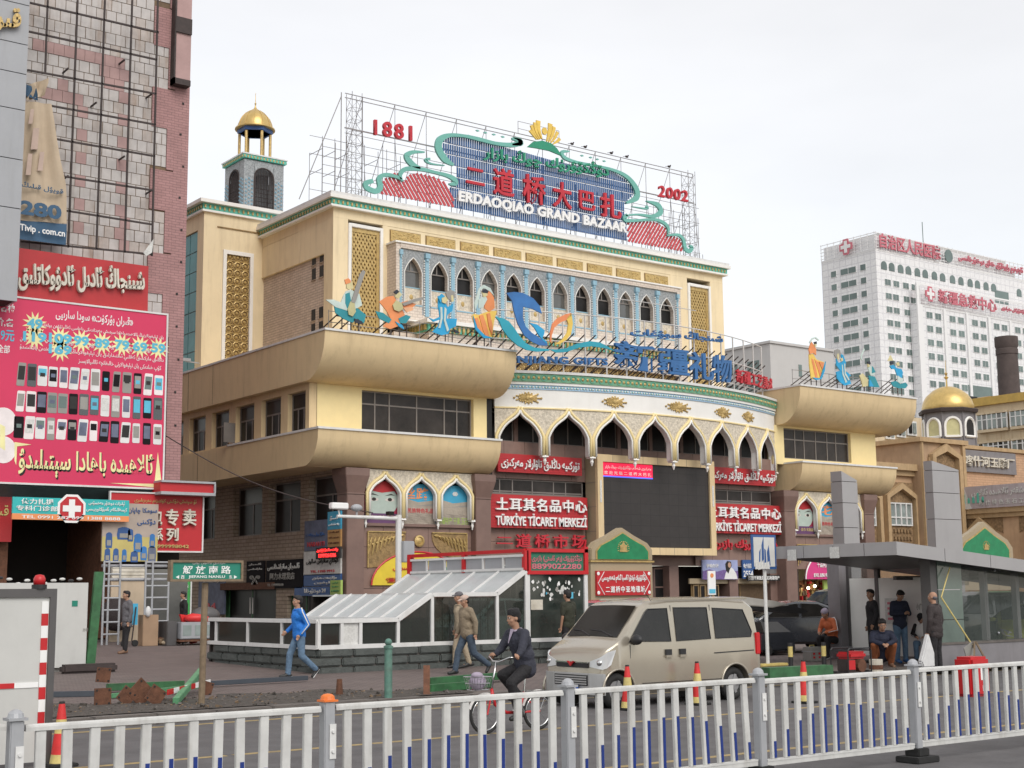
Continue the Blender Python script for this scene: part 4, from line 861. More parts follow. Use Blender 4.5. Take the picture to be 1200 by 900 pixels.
redL=rp_(zA([(358,650),(365,590),(385,562),(420,560),(428,535),(455,535),(470,575),(490,585),(510,545),(560,535),(650,555),(720,590),(760,660),(765,725)]))
redR=rp_(zB([(640,660),(690,655),(800,668),(850,700),(870,735),(885,740),(925,755),(945,790),(950,828),(640,772)]))
slatfill(redL,RY-.06,.20,.135,.62).build('red_slats','slatred',rs,kind='stuff');slatfill(redR,RY-.06,.20,.135,-.62).build('red_slats','slatred',rs,kind='stuff')
slatfill(redL,RY+.02,.20,.05,.62,th=.02).build('pale_slats','slatwhite',rs,kind='stuff');slatfill(redR,RY+.02,.20,.05,-.62,th=.02).build('pale_slats','slatwhite',rs,kind='stuff')
def ribbon(pts,ws,Y,mat,nm,par,th=.12,sub=5,D=None):
    """curved flat ribbon through points with widths (plane facing -Y)"""
    n=len(pts);P_,W_=[],[]
    for i in range(n-1):
        p0,p1,p2,p3=[Vector((*pts[max(0,min(n-1,j))],)) for j in (i-1,i,i+1,i+2)]
        for k in range(sub):
            t=k/sub;P_.append(.5*((2*p1)+(p2-p0)*t+(2*p0-5*p1+4*p2-p3)*t*t+(3*p1-p0-3*p2+p3)*t**3));W_.append(ws[i]+(ws[i+1]-ws[i])*t)
    P_.append(Vector(pts[-1]));W_.append(ws[-1]);m=MB();vs=[];N_=len(P_)
    for i in range(N_):
        d=(P_[min(N_-1,i+1)]-P_[max(0,i-1)]).normalized();nn=Vector((-d.y,d.x))*W_[i]/2;a,b=P_[i]+nn,P_[i]-nn
        vs += [(a.x,Y,a.y),(b.x,Y,b.y),(b.x,Y+th,b.y),(a.x,Y+th,a.y)]
    m.add(vs,[(i*4+a,i*4+(a+1) % 4,(i+1)*4+(a+1) % 4,(i+1)*4+a) for i in range(N_-1) for a in range(4)]+[(0,1,2,3),(N_*4-1,N_*4-2,N_*4-3,N_*4-4)])
    return m.build(nm,mat,par)
def rb(pts,ws): ribbon(rp_(pts,RY-.15),ws,RY-.18,'cloudteal','cloud_scroll',rs)
rb(zA([(765,490),(715,455),(683,400),(690,350),(740,325),(820,328),(900,345),(1000,370),(1090,378),(1135,365),(1130,350),(1095,338)]),[.1,.38,.42,.36,.2,.16,.2,.18,.24,.3,.2,.05])
rb(zA([(318,578),(280,590),(283,615),(330,635),(358,615),(352,570),(370,548),(410,545),(460,560),(485,580)]),[.2,.25,.25,.25,.3,.28,.2,.18,.15,.06])
rb(zA([(475,570),(470,540),(500,512),(580,512),(660,530),(730,548),(770,570),(775,592),(740,595)]),[.12,.2,.22,.2,.15,.2,.28,.24,.08])
rb(zA([(605,418),(540,418),(505,440),(530,480),(580,508)]),[.05,.18,.3,.32,.1]);rb(zA([(635,455),(610,462),(640,482),(715,492)]),[.1,.16,.08,.03])
rb(zB([(0,200),(40,212),(50,228),(0,235)]),[.1,.22,.25,.08]);
rb(zB([(320,272),(280,275),(290,305),(350,330),(450,350),(560,375),(640,415),(690,480),(690,530),(635,558)]),[.04,.2,.2,.16,.14,.16,.24,.36,.34,.1])
rb(zB([(640,625),(625,640),(635,655),(700,655),(790,650),(845,670),(868,700),(865,730)]),[.2,.24,.2,.14,.16,.2,.2,.06])
rb(zB([(630,628),(700,622),(780,632),(825,610),(810,570),(745,547)]),[.08,.1,.2,.32,.3,.04]);rb(zB([(665,578),(750,590),(745,575)]),[.03,.1,.14])
rb(zB([(860,738),(920,735),(950,760),(962,810),(985,825),(1000,805),(985,795)]),[.08,.16,.22,.24,.24,.2,.08])
for pts in (zA([(890,303),(933,314),(980,324),(1030,337)]),zB([(380,299),(428,309),(465,319),(503,329)])):
    m=MB()
    for i,(px,py) in enumerate(pts): x,z=rp_([(px,py)])[0];m.prism([(x+r*math.cos(k*PI/4),RY-.15,z+.6*r*math.sin(k*PI/4)) for k in range(8) for r in [.13 if k % 4 == 0 else .08]],(0,.06,0))
    m.build('scroll_dots','cloudteal',rs)
# lettering
def rtext(body,mat,q,nm='lettering',Y=RY-.12,**k):   # q = photo bl, br, tl
    a,b,c=[oY(x,y,Y) for x,y in q];return letters(body,mat,a,b,c,rs,name=nm,nrm=(0,-1,0),**k)
rtext('ERDAOQIAO GRAND BAZAAR','letterwhite',(zA([(785,700)])[0],zB([(632,735)])[0],zA([(790,632)])[0]),depth=.12,bold=.045,spacing=1.05)
cs='二道桥大巴扎';box_=[zA([(830,590),(930,590),(835,502)]),zA([(980,652),(1095,652),(983,500)]),zB([(55,555),(180,555),(58,395)]),zB([(222,580),(325,580),(224,435)]),zB([(370,592),(455,592),(372,488)]),zB([(485,632),(600,632),(487,500)])]
for ch,q in zip(cs,box_): 
    q=[(x,y-(4 if i == 1 else 0)+(0)) for i,(x,y) in enumerate(q)];a,b,c=[oY(x,y,RY-.12) for x,y in q];b.z=a.z;c.x=a.x;letters(ch,'redletter',a,b,c,rs,name='character',nrm=(0,-1,0),depth=.14,bold=.022)
rtext(ar('دۆڭكۆۋرۈك چوڭ بازار'),'greenletter',(zA([(925,470)])[0],zB([(532,432)])[0],zA([(930,375)])[0]),depth=.1,bold=.045)
rtext('1881','redletter',(zA([(318,325)])[0],zA([(528,360)])[0],zA([(318,240)])[0]),depth=.16,bold=.022,spacing=1.25);rtext('2002','redletter',(zB([(806,525)])[0],zB([(968,556)])[0],zB([(808,462)])[0]),depth=.16,bold=.018,spacing=1.15)
# sunburst emblem on top
blob(rp_(zB([(78,250),(110,222),(160,216),(210,232),(240,258),(268,300),(200,272),(130,258)])),RY-.15,'greenletter','emblem_hill',rs,.1)
for q,w0 in ((zB([(92,158),(108,180),(130,210)]),.14),(zB([(100,130),(112,165),(140,210)]),.14),(zB([(120,115),(126,160),(148,208)]),.17),(zB([(138,105),(140,150),(158,205)]),.22),(zB([(205,122),(200,170),(185,220)]),.22),(zB([(226,140),(216,185),(195,225)]),.17),(zB([(245,168),(230,200),(208,228)]),.14),(zB([(258,205),(240,222),(220,235)]),.14)):
    ribbon(rp_(q),[w0*1.3,w0,.05],RY-.15,'logo_yellow','emblem_ray',rs,.08)
x,z=rp_(zB([(173,163)]))[0];blob([(x+.17*math.cos(k*PI/8),z+.2*math.sin(k*PI/8)) for k in range(16)],RY-.15,'logo_yellow','emblem_sun',rs,.08)
# scaffolding
m=MB();thin=.022;fx0,fx1=33.3,55.2;tz=lambda x: 26.3+(x-35.0)*.0
z_b=20.8;YB=RY+2.2
TLx,TLz=oY(425,113,RY+.5).x,oY(425,113,RY+.5).z;TRx,TRz=oY(812,205,RY+.5).x,oY(812,205,RY+.5).z
topz=(TLz+TRz)/2
xs=[TLx+i*(TRx-TLx)/12 for i in range(13)]
for dz in (0,-.22,-1.75): m.bar((TLx-1.0,RY+.5,topz+dz),(TRx,RY+.5,topz+dz),.035 if dz > -1 else .055)
for i,x in enumerate(xs): m.bar((x,RY+.5,z_b),(x,RY+.5,topz),thin);m.bar((x,RY+.5,topz),(x-.9,YB,z_b),thin);m.bar((x,RY+.1,z_b),(x,RY+.5,z_b+3.6),thin)
for z in (21.5,22.4,23.3,24.2): m.bar((TLx-2.2 if z < 24 else TLx-1,RY+.5,z),(TRx+.4,RY+.5,z),thin);m.bar((TLx-2.2,YB-.4,z),(TRx+.8,YB-.4,z),thin)
for i in range(36): x=TLx-1+i*(TRx-TLx+1.4)/35;m.bar((x,RY+.3,z_b-.1),(x,RY+.3,z_b+.6 if i % 3 else 24.0),.025)
for x in (TLx-2.2,TLx-1.5,TLx-.8,TLx+.9,TLx+2.2,TRx-2,TRx-1.2,TRx-.4,TRx+.3): m.bar((x,YB-.4,z_b),(x,YB-.4,24.3 if x > TLx-2 else 23.3),thin);m.bar((x,RY+.5,z_b),(x,RY+.5,23.6),thin);m.bar((x,RY+.5,23.2),(x,YB-.4,23.2),thin);m.bar((x,RY+.5,22.2),(x,YB-.4,22.2),thin)
for cx in (TLx-.3,TRx-.1):     # lattice masts
    cs4=[(cx+sx*.28,RY+.8+sy*.28) for sx,sy in ((-1,-1),(1,-1),(1,1),(-1,1))]
    for x,y in cs4: m.bar((x,y,z_b),(x,y,topz+.2),.022)
    for k in range(9):
        z=z_b+k*(topz-z_b)/9
        for (xa_,ya_),(xb_,yb_) in zip(cs4,cs4[1:]+cs4[:1]): m.bar((xa_,ya_,z),(xb_,yb_,z),.016);m.bar((xa_,ya_,z),(xb_,yb_,z+(topz-z_b)/9),.013)
m.bar((TLx-1.2,RY+.5,topz-.2),(TLx-2.9,RY+1.5,z_b),.04);m.bar((TLx-1.2,RY+.5,topz),(TLx-1.2,RY+.5,z_b),.035)
ex,ez=oY(607,142,RY+.5).x,oY(607,142,RY+.5).z;ex2,ez2=oY(655,152,RY+.5).x,oY(655,152,RY+.5).z
m.bar((ex,RY+.5,topz),(ex,RY+.5,ez),thin);m.bar((ex2,RY+.5,topz),(ex2,RY+.5,ez),thin);m.bar((ex,RY+.5,ez),(ex2,RY+.5,ez),thin);m.bar((ex,RY+.5,ez-.4),(ex2,RY+.5,ez-.4),thin)
m.build('scaffold','steel',rs)
for i,(px,py) in enumerate(zB([(333,238),(406,257),(551,289),(637,311),(872,369)])):
    p=oY(px,py,RY+.5);z=topz+.03;b=tag(MB().ball((p.x,RY+.5,z+.1),(.13,.06,.07),8,5).ball((p.x+.11,RY+.5,z+.18),.045,6,4).bar((p.x-.1,RY+.5,z+.1),(p.x-.28,RY+.5,z+.06),.05,.015).bar((p.x,RY+.48,z+.05),(p.x,RY+.48,z),.012).build('pigeon','irondark',smooth=True),['dark bird perched on the rooftop rail just right of the sunburst emblem','dark bird second from the emblem on the rooftop rail','dark bird perched on the rail above the last red character','dark bird perched on the rail above the right end of the blue panel','lone bird on the rail beside the right lattice mast'][i],'bird','birds along the rooftop rail')
# ------------------------------------------------------------------ cut-out musicians and dancers on the ledges
FZ2=lambda p: zm(360,240,4.5,p);FZ4=lambda p: zm(930,385,8,p)
def cutout(lab,Y,layers,zbase,cat='cutout figure',face=None):
    allp=[oY(x,y,Y) for m_,nm,pts in layers for x,y in pts];cx=sum(p.x for p in allp)/len(allp);zmn=min(p.z for p in allp);zmx=max(p.z for p in allp)
    t=thing('cutout_figure',(cx,Y,zbase),lab,cat,'painted cut-out figures on the ledges')
    for i,(mat,nm,pts) in enumerate(layers): MB().prism([tuple(oY(x,y,Y)+Vector((0,-.012*i,0))) for x,y in pts],(0,.05,0)).build(nm,mat,t)
    b=MB()
    for dx in (-.35,.05,.4): b.bar((cx+dx,Y+.05,zmn+.5),(cx+dx-.5,Y+1.3,zbase),.04);b.bar((cx+dx,Y+.05,zmn+.3),(cx+dx,Y+.05,zbase),.035)
    b.bar((cx-.6,Y+.08,zmn+.25),(cx+.6,Y+.08,zmn+.25),.04);b.build('bracing','irondark',t);return t
YF=47.75;G=FZ2
cutout('cut-out man in white shirt and teal trousers playing a long-necked lute, leftmost',YF,[
 ('fig_teal','trousers',G([(140,520),(180,545),(215,560),(260,540),(310,580),(300,625),(265,600),(240,622),(190,600),(150,570)])),('fig_pale','shirt',G([(205,455),(235,450),(275,470),(290,530),(262,545),(215,560),(150,540),(98,500),(140,500),(178,515),(190,480)])),
 ('fig_teal','waistcoat',G([(200,470),(222,462),(232,520),(215,560),(200,520)])),('fig_skin','face',G([(205,410),(235,405),(242,440),(222,450),(205,440)])),('fig_orange','cap',G([(195,395),(215,388),(228,402),(225,412),(200,420)])),('fig_dark','boot',G([(245,600),(285,615),(290,632),(250,622)])),
 ('fig_lute','lute_body',G([(225,510),(245,520),(252,565),(235,590),(215,580),(210,550)])),('fig_grey','lute_neck',G([(228,515),(250,440),(272,370),(290,345),(302,355),(280,420),(255,500),(245,520)]))],12.28)
cutout('cut-out man in orange robe playing a fat-bodied lute, second from left',YF,[
 ('fig_orange','robe',G([(380,510),(420,485),(455,480),(480,520),(530,505),(575,525),(545,550),(500,550),(520,590),(480,640),(440,655),(400,640),(440,600),(420,560)])),('fig_teal','cushion',G([(360,560),(400,570),(445,605),(430,625),(380,600)])),('fig_teal','cushion',G([(480,600),(520,580),(545,590),(520,625),(490,625)])),('fig_blue','shoe',G([(462,615),(500,635),(510,658),(480,640)])),
 ('fig_skin','face',G([(462,470),(485,460),(497,475),(480,495),(462,488)])),('fig_dark','cap',G([(452,460),(470,447),(482,460),(465,475)])),('fig_lute','lute_body',G([(447,530),(465,505),(495,520),(503,550),(480,565),(455,555)])),('fig_grey','lute_neck',G([(495,520),(560,498),(605,488),(603,502),(560,515),(505,535)])),('fig_peach','sleeve',G([(500,545),(545,540),(555,555),(520,570)]))],12.28)
cutout('cut-out dancer in blue striped dress holding up a round tambourine',YF,[
 ('fig_blue','skirt',G([(700,590),(740,600),(790,600),(785,640),(755,655),(745,680),(710,688),(660,670),(690,640),(700,610)])),('fig_blue','bodice',G([(690,480),(715,490),(740,540),(770,520),(765,560),(740,580),(735,610),(700,600),(695,560),(690,540)])),('fig_blue','sleeve',G([(640,595),(665,605),(700,590),(700,605),(665,618)])),
 ('fig_pale','stripe',G([(700,540),(710,540),(712,600),(700,650),(690,650),(702,600)])),('fig_pale','stripe',G([(722,540),(732,550),(728,610),(745,660),(735,670),(718,610)])),('fig_skin','face',G([(705,490),(725,482),(740,500),(725,522),(708,515)])),('fig_blue','headscarf',G([(685,490),(705,470),(722,485),(705,492),(700,520)])),('fig_grey','tambourine',G([(725,465),(750,448),(772,460),(775,490),(755,508),(735,495)])),('fig_skin','hand',G([(752,480),(762,478),(768,510),(755,515)])),('fig_dark','boot',G([(765,655),(790,668),(797,680),(775,678)]))],12.28)
cutout('cut-out dancer in swirling orange and yellow dress with white veil',YF,[
 ('fig_yellow','skirt',G([(905,580),(960,560),(1000,560),(985,620),(975,700),(950,705),(930,690),(890,650),(868,585),(880,575)])),('fig_orange','bodice',G([(935,500),(960,450),(985,490),(988,545),(960,565),(935,545)])),('fig_pale','veil',G([(905,440),(930,422),(965,440),(985,480),(960,455),(930,440),(912,450),(905,500),(885,560),(880,520)])),
 ('fig_orange','stripe',G([(905,585),(925,580),(945,640),(960,700),(940,695),(925,660)])),('fig_orange','stripe',G([(945,575),(960,570),(975,640),(972,690),(955,640)])),('fig_orange','stripe',G([(880,600),(895,595),(920,660),(925,685),(895,650)])),('fig_pale','arm',G([(900,500),(935,480),(945,500),(920,545),(900,545)])),('fig_skin','face',G([(915,460),(945,455),(945,480),(925,490)])),('fig_dark','hair',G([(915,455),(935,445),(950,458),(945,468),(918,465)])),('fig_blue','hem',G([(868,585),(890,650),(930,690),(975,705),(925,705),(880,660)]))],12.28)
G=FZ4;YR=47.75
cutout('cut-out dancer in orange striped dress, leftmost on the right ledge',YR,[
 ('fig_yellow','skirt',G([(145,240),(185,235),(215,290),(285,315),(270,420),(240,470),(200,478),(165,465),(150,350)])),('fig_orange','stripe',G([(165,280),(185,290),(215,400),(225,465),(205,470),(185,380)])),('fig_orange','stripe',G([(195,290),(235,320),(260,440),(245,450),(225,380)])),('fig_orange','stripe',G([(235,310),(280,320),(275,400),(255,360)])),('fig_orange','bodice',G([(145,170),(160,120),(180,150),(205,190),(205,250),(180,230),(145,240),(138,200)])),('fig_pale','veil',G([(140,130),(165,92),(200,80),(235,110),(225,115),(195,92),(165,110),(150,140)])),('fig_skin','face',G([(185,145),(205,145),(205,170),(190,172)])),('fig_dark','hair',G([(180,128),(205,122),(208,145),(185,145)])),('fig_blue','hem',G([(165,460),(240,468),(290,310),(280,400),(250,475),(200,485)]))],12.28)
cutout('cut-out dancer in blue dress raising a brown tambourine on the right ledge',YR,[
 ('fig_blue','skirt',G([(400,405),(440,395),(500,405),(540,440),(520,450),(540,520),(480,535),(440,505),(410,470)])),('fig_blue','bodice',G([(400,280),(420,320),(455,310),(440,235),(465,250),(490,320),(480,400),(440,400),(400,345)])),('fig_pale','stripe',G([(450,340),(458,340),(465,420),(500,500),(485,510),(455,430)])),('fig_pale','stripe',G([(470,330),(478,330),(485,420),(520,480),(510,488),(475,430)])),('fig_grey','tambourine',G([(375,245),(380,205),(405,192),(430,205),(438,245),(420,285),(390,275)])),('fig_skin','arm',G([(400,250),(410,232),(420,260),(418,290),(405,290)])),('fig_skin','face',G([(430,285),(450,275),(455,300),(440,312)]))],12.28)
cutout('cut-out seated figure in green with a long pale horn on the right ledge',YR,[
 ('fig_skin','cushion',G([(620,440),(650,420),(700,480),(700,540),(650,545),(640,500)])),('fig_teal','skirt',G([(700,440),(760,450),(805,550),(770,550),(700,540),(710,480)])),('fig_pale','bodice',G([(690,360),(730,350),(755,410),(760,440),(720,440)])),('fig_teal','waistcoat',G([(730,350),(745,370),(765,410),(730,420)])),('fig_pale','horn',G([(655,185),(660,200),(635,260),(640,300),(625,290),(625,260)])),('fig_skin','face',G([(685,330),(705,330),(705,360),(690,362)])),('fig_dark','hair',G([(680,312),(705,308),(715,325),(708,340),(685,332)])),('fig_blue','sash',G([(700,480),(710,485),(740,545),(700,545)]))],12.28)
cutout('cut-out figure in blue coat on a dark cushion, rightmost on the ledge',YR,[
 ('fig_teal','cushion',G([(920,500),(960,490),(1000,520),(1050,505),(1072,530),(1050,560),(990,560),(940,545),(920,520)])),('fig_blue','coat',G([(900,350),(935,340),(965,370),(1010,380),(1025,410),(1015,470),(990,450),(970,440),(950,380),(920,380)])),('fig_pale','leg',G([(975,440),(1000,460),(1025,470),(1020,500),(1000,520),(975,500)])),('fig_skin','hat',G([(880,305),(905,250),(930,300)])),('fig_skin','face',G([(955,325),(980,315),(988,345),(970,355)])),('fig_dark','drum',G([(895,310),(930,305),(930,335),(900,340)]))],12.28)
m=MB()
for x0_,x1_ in ((XL+.6,35.8),(54.2,XR-.5)):
    for z in (12.7,13.15): m.tube([(x0_+(x1_-x0_)*i/12,48.3,z+.03*math.sin(i*2)) for i in range(13)],.018,4)
    for i in range(7): m.bar((x0_+(x1_-x0_)*i/6,48.3,12.2),(x0_+(x1_-x0_)*i/6,48.3,13.2),.02)
tag(m.build('wire_rail','steel'),'thin wire rails running behind the cut-out figures on both ledges','railing')
# ------------------------------------------------------------------ gift-shop sign truss above the arched frieze
gs=thing('gift_sign',(46,47.4,11.7),'blue gift-shop lettering and leaf logo on a white truss along the curved roof edge','sign')
def gp(px,py,o=.05): # point on the arc cylinder seen at a photo pixel
    d=ray(px,py);R2=RA-.5+o;c=Vector((XC,CY));a=d.x*d.x+d.y*d.y;b=2*(d.x*(CP.x-c.x)+d.y*(CP.y-c.y));q=(CP.x-c.x)**2+(CP.y-c.y)**2-R2*R2
    t=(-b-math.sqrt(max(0,b*b-4*a*q)))/(2*a);return CP+d*t
def arcs(x,z,o=.05): r=RA-.5+o;t=math.asin(max(-.45,min(.45,(x-XC)/r)));return Vector((XC+r*math.sin(t),CY-r*math.cos(t),z))
m=MB();st_=MB()
for z in (11.75,12.15,13.2,14.5): m.tube([arcs(XC-8.7+i*1.0875*(1 if z < 14 else 1),z+(.0),-.1) for i in range(17)],.028,5)
m.tube([arcs(XC-3.0+i*.9,15.4,-.1) for i in range(7)],.02,5)
for i in range(17):
    x=XC-8.7+i*1.0875;m.bar(arcs(x,11.6,-.1),arcs(x,14.5,-.1),.05)
    for k in (0,.54): p=arcs(x+k,13.6,-.1);st_.bar(p,p+Vector((-.7,2.2,-1.7)),.045);st_.bar(arcs(x+k,12.4,-.1),arcs(x+k,12.4,-.1)+Vector((-.4,1.3,-.75)),.04)
m.build('truss','steelwhite',gs);st_.build('struts','irondark',gs)
def arctext(body,mat,q,**k):
    a,b,c=[gp(*p) for p in q];h=c.z-a.z
    letters(body,mat,a,b,c,gs,mapf=lambda u,w_,d_: arcs(a.x+(b.x-a.x)*u,a.z+(b.z-a.z)*u+h*w_,.05+d_),**k)
arctext('XINJIANG GIFTS','letterblue',((585,428),(711,431),(585,417)),depth=.1,bold=.03,spacing=1.1)
for ch,q in zip('新疆礼物',[((718,430),(768,438),(718,398)),((770,438),(806,441),(770,408)),((806,444),(835,447),(806,412)),((834,448),(856,449),(834,416))]): arctext(ch,'letterblue',q,depth=.14,bold=.05,name='character')
arctext(ar('شىنجاڭ سوۋغات'),'letterblue',((738,396),(846,404),(738,384)),depth=.1,bold=.04)
arctext('新疆工艺美术','redletter',((862,448),(905,460),(862,432)),depth=.1,bold=.05)
L3=lambda p: zm(580,330,6.667,p)
def logo(pts,mat,nm): MB().prism([tuple(oY(x,y,47.0)) for x,y in pts],(0,.06,0)).build(nm,mat,gs)
logo(L3([(90,88),(150,80),(220,88),(300,130),(350,190),(368,250),(300,215),(220,195),(218,280),(240,350),(290,400),(370,455),(412,490),(410,500),(350,498),(290,470),(230,420),(180,330),(150,230),(135,150)]),'logo_blue','blue_leaf')
logo(L3([(5,275),(60,285),(110,310),(150,360),(190,420),(240,480),(310,515),(425,528),(425,540),(330,548),(250,535),(180,500),(110,440),(60,370),(35,310)]),'logo_teal','teal_leaf')
logo(L3([(425,528),(480,530),(560,520),(640,485),(740,465),(820,475),(880,505),(940,542),(860,520),(760,505),(660,515),(560,550),(480,555)]),'logo_teal','teal_wave')
logo(L3([(270,320),(330,335),(390,380),(385,410),(372,440),(405,470),(412,492),(380,465),(345,420),(310,360)]),'fig_blue','small_leaf')
logo(L3([(432,470),(433,400),(450,330),(490,285),(560,252),(598,245),(598,270),(560,300),(510,320),(465,360),(445,420),(440,478)]),'logo_orange','flame_arc');logo(L3([(598,245),(610,330),(595,410),(560,455),(510,485),(470,492),(530,450),(565,400),(575,330),(560,290)]),'logo_yellow','flame_arc')

# ------------------------------------------------------------------ left: tall pink-tiled building with old sign frame
PX1=20.64;PY=47.3
pbd=thing('pink_building',(15,52,.5),'tall pink tiled building with rusty billboard frame on its weathered face','building')
MB().box((2,PY+.06,4.8),(PX1-.02,70,34)).build('body','pinkbrick',pbd)
MB().box((20.07,PY-.02,4.6),(PX1,60,34)).build('corner_strip','pinkbrick',pbd)
# tile grid: pieces joined into courses; near tiles are single objects
tw,th=.37,.42;meA=MB().box((.012,-.03,.012),(tw-.012,.0,th-.012)).build('tile','tilegrey',mesh=True);meB=MB().box((.012,-.03,.012),(tw-.012,.0,th-.012)).build('tile','tilerust',mesh=True);cnt=0;rest=MB()
MB().box((11.5,PY+.01,11.5),(20.06,PY+.055,34)).build('tile_backing','wood',pbd)
zz=lambda px,py: (oY(px,py,PY).x,oY(px,py,PY).z)
pinkpoly=[[zz(34,49),zz(149,74),zz(149,100),zz(140,103),zz(120,98),(zz(120,80)[0],zz(120,80)[1]),zz(34,62)],[zz(143,100),zz(149,100),zz(146,290),zz(139,290)],[zz(94,125),zz(101,128),zz(97,290),zz(90,290)],[zz(52,118),zz(55,104),zz(66,97),zz(80,99),zz(95,112),zz(100,128),zz(75,123)]]
def inside(x,z,poly): return any(a < z < b for a,b in inpoly_spans(poly,x))
pk=MB();rowi=0;z=11.6
while z < 27:
    x=12.2+(tw/2 if rowi % 2 else 0);
    while x < 20.0:
        # stepped pink quoins on the right
        stepx=19.17 if (int((z+.2-11.2)/1.55) % 2 == 1) else 19.78
        if x+tw > stepx:
            if stepx-x > .05: rest.box((x+.012,PY-.01,z+.012),(stepx-.005,PY+.02,z+th-.012),random.random() < .5)
            x += tw;continue
        if any(inside(x+tw/2,z+th/2,p) for p in pinkpoly): pk.box((x+.006,PY-.025,z+.006),(x+tw-.006,PY+.02,z+th-.006))
        elif cnt < 300 and x > 13.6 and z < 19.6: inst('tile',meB if random.random() < .15 else meA,pbd,Matrix.Translation((x,PY+.02+random.uniform(-.008,.008),z)));cnt += 1
        else: rest.box((x+.012,PY-.01+random.uniform(-.006,.006),z+.012),(x+tw-.012,PY+.02,z+th-.012),random.random() < .15)
        x += tw
    z += th;rowi += 1
pk.build('pink_tiles','pink',pbd,kind='stuff');rest.build('tiles',['tilegrey','tilerust'],pbd,kind='stuff')
q=MB()
for k in range(14):
    z=11.2+k*1.55
    if k % 2 == 1: q.box((19.19,PY-.04,z),(20.06,PY+.05,z+1.5))
    else: q.box((19.79,PY-.04,z),(20.06,PY+.05,z+1.55))
q.build('quoins','pinkbrick',pbd)
# iron frame grid in front
fr=MB();FYY=PY-.55
def fl(a,b,w=.06): fr.bar(tuple(oY(*a,FYY)),tuple(oY(*b,FYY)),w)
for a,b in (((56,0),(53,85)),((91,0),(80,290)),((123,0),(113,292)),((155,0),(146,296)),((185,0),(178,300))): fl(a,b)
for a,b in (((34,3),(186,38)),((34,37),(184,70)),((32,82),(183,110)),((60,124),(182,146)),((66,163),(181,183)),((70,206),(179,223)),((72,246),(178,263)),((25,283),(178,298))): fl(a,b)
for a in ((80,80),(113,120),(146,70),(146,183),(80,206),(178,223),(178,110)): p=oY(*a,FYY);fr.bar(p,p+Vector((0,.6,0)),.05)
fr.build('sign_frame','irondark',pbd)
# vertical rusty sign box at the corner
fr=MB();a,b=oY(212,0,PY-.1),oY(215,103,PY-.1);m=MB()
m.box((19.88,PY-.35,b.z+.2),(20.5,PY-.05,27));m.build('corner_signbox','pink',pbd);fr.box((19.84,PY-.4,b.z),(19.9,PY-.05,27)).box((19.84,PY-.4,b.z),(20.5,PY-.05,b.z+.22)).box((19.86,PY-.42,22.6),(20.5,PY-.36,23.2));fr.build('corner_frame','irondark',pbd)
sl_=MB();
for i in range(14): x=20.2+random.random()*.3;z=8+i*1.2;sl_.box((x,PY-.05,z),(x+.07,PY-.02,z+.07))
sl_.build('bolt_holes','black',pbd,kind='stuff')
# grey panelled facade far left
gf=thing('grey_panel_facade',(9,45.2,.5),'pale grey metal panelled facade edge with gold Uyghur letters on the far left','building')
GXR=oY(20,300,45.2).x;GXR2=oY(35,0,45.2).x
pmz=[5.4,8.0,11.2,13.35,15.2,16.8,18.4,20.2,22.2]
zs_=[oY(5,y,45.2).z for y in (900,352,242,184,125,82,47,0)]+[26.5,29];
for a,b in zip(zs_[1:],zs_[2:]):
    for x0,x1 in ((GXR2-7.2,GXR2-3.62),(GXR2-3.6,GXR2)): MB().box((x0,45.2,a+.015),(x1,46.9,b-.015)).build('panel','greypanel',gf)
MB().box((GXR2-7.2,45.3,zs_[1]),(GXR2-.1,46.9,29)).build('backing','joint',gf)
t=thing('facade_lettering',(GXR2-1,45.1,21),'gold Uyghur letters at the top of the grey facade','sign');a,b,c=oY(-30,38,45.12),oY(24,40,45.12),oY(-30,8,45.12);letters(ar('قىران'),'gold',a,b,c,t,nrm=(0,-1,0),depth=.1,bold=.03)
# torn banner 280
bn=thing('torn_banner',(14.3,46.4,14),'torn beige banner reading 280 with blue foot hanging from the rusty frame','banner')
YB_=46.55
def cloth(edgeL,edgeR,name,mat,par,amp=.12,Y=YB_,n=14,m_=8):
    mb=MB();vs=[]
    for i in range(n+1):
        for j in range(m_+1):
            u=i/n;v=j/m_
            def at(e): k=min(len(e)-2,int(v*(len(e)-1)));f_=v*(len(e)-1)-k;return (e[k][0]+(e[k+1][0]-e[k][0])*f_,e[k][1]+(e[k+1][1]-e[k][1])*f_)
            l,r_=at(edgeL),at(edgeR);p=oY(l[0]+(r_[0]-l[0])*u,l[1]+(r_[1]-l[1])*u,Y);vs.append((p.x,Y+amp*math.sin(u*11+v*2)*math.sin(v*PI+.3),p.z))
    mb.add(vs,[(i*(m_+1)+j,(i+1)*(m_+1)+j,(i+1)*(m_+1)+j+1,i*(m_+1)+j+1) for i in range(n) for j in range(m_)]);return mb.build(name,mat,par,smooth=True)
cloth([(29,118),(27,180),(25,220),(22,258)],[(60,122),(68,180),(78,220),(78,262)],'cloth','bannerbeige',bn)
cloth([(22,258),(21,280)],[(78,263),(77,287)],'cloth_foot','bannerblue',bn,.05,n=8,m_=2)
cloth([(31,100),(31,118)],[(56,92),(52,112)],'torn_scrap','bannerbeige',bn,.25,n=6,m_=3);cloth([(30,98),(30,112)],[(42,104),(44,118)],'torn_scrap','bannerblue',bn,.2,Y=46.5,n=4,m_=2);cloth([(168,296),(172,300)],[(180,280),(178,296)],'torn_scrap','paper',bn,.05,Y=46.6,n=3,m_=2)
letters('280','bannerblue',oY(23,251,46.38),oY(72,258,46.38),oY(23,234,46.38),bn,nrm=(0,-1,0),depth=.02,bold=.04);letters(ar('قويۇل قىلىڭ'),'bannerblue',oY(25,220,46.38),oY(74,229,46.38),oY(25,212,46.38),bn,nrm=(0,-1,0),depth=.02,bold=.02)
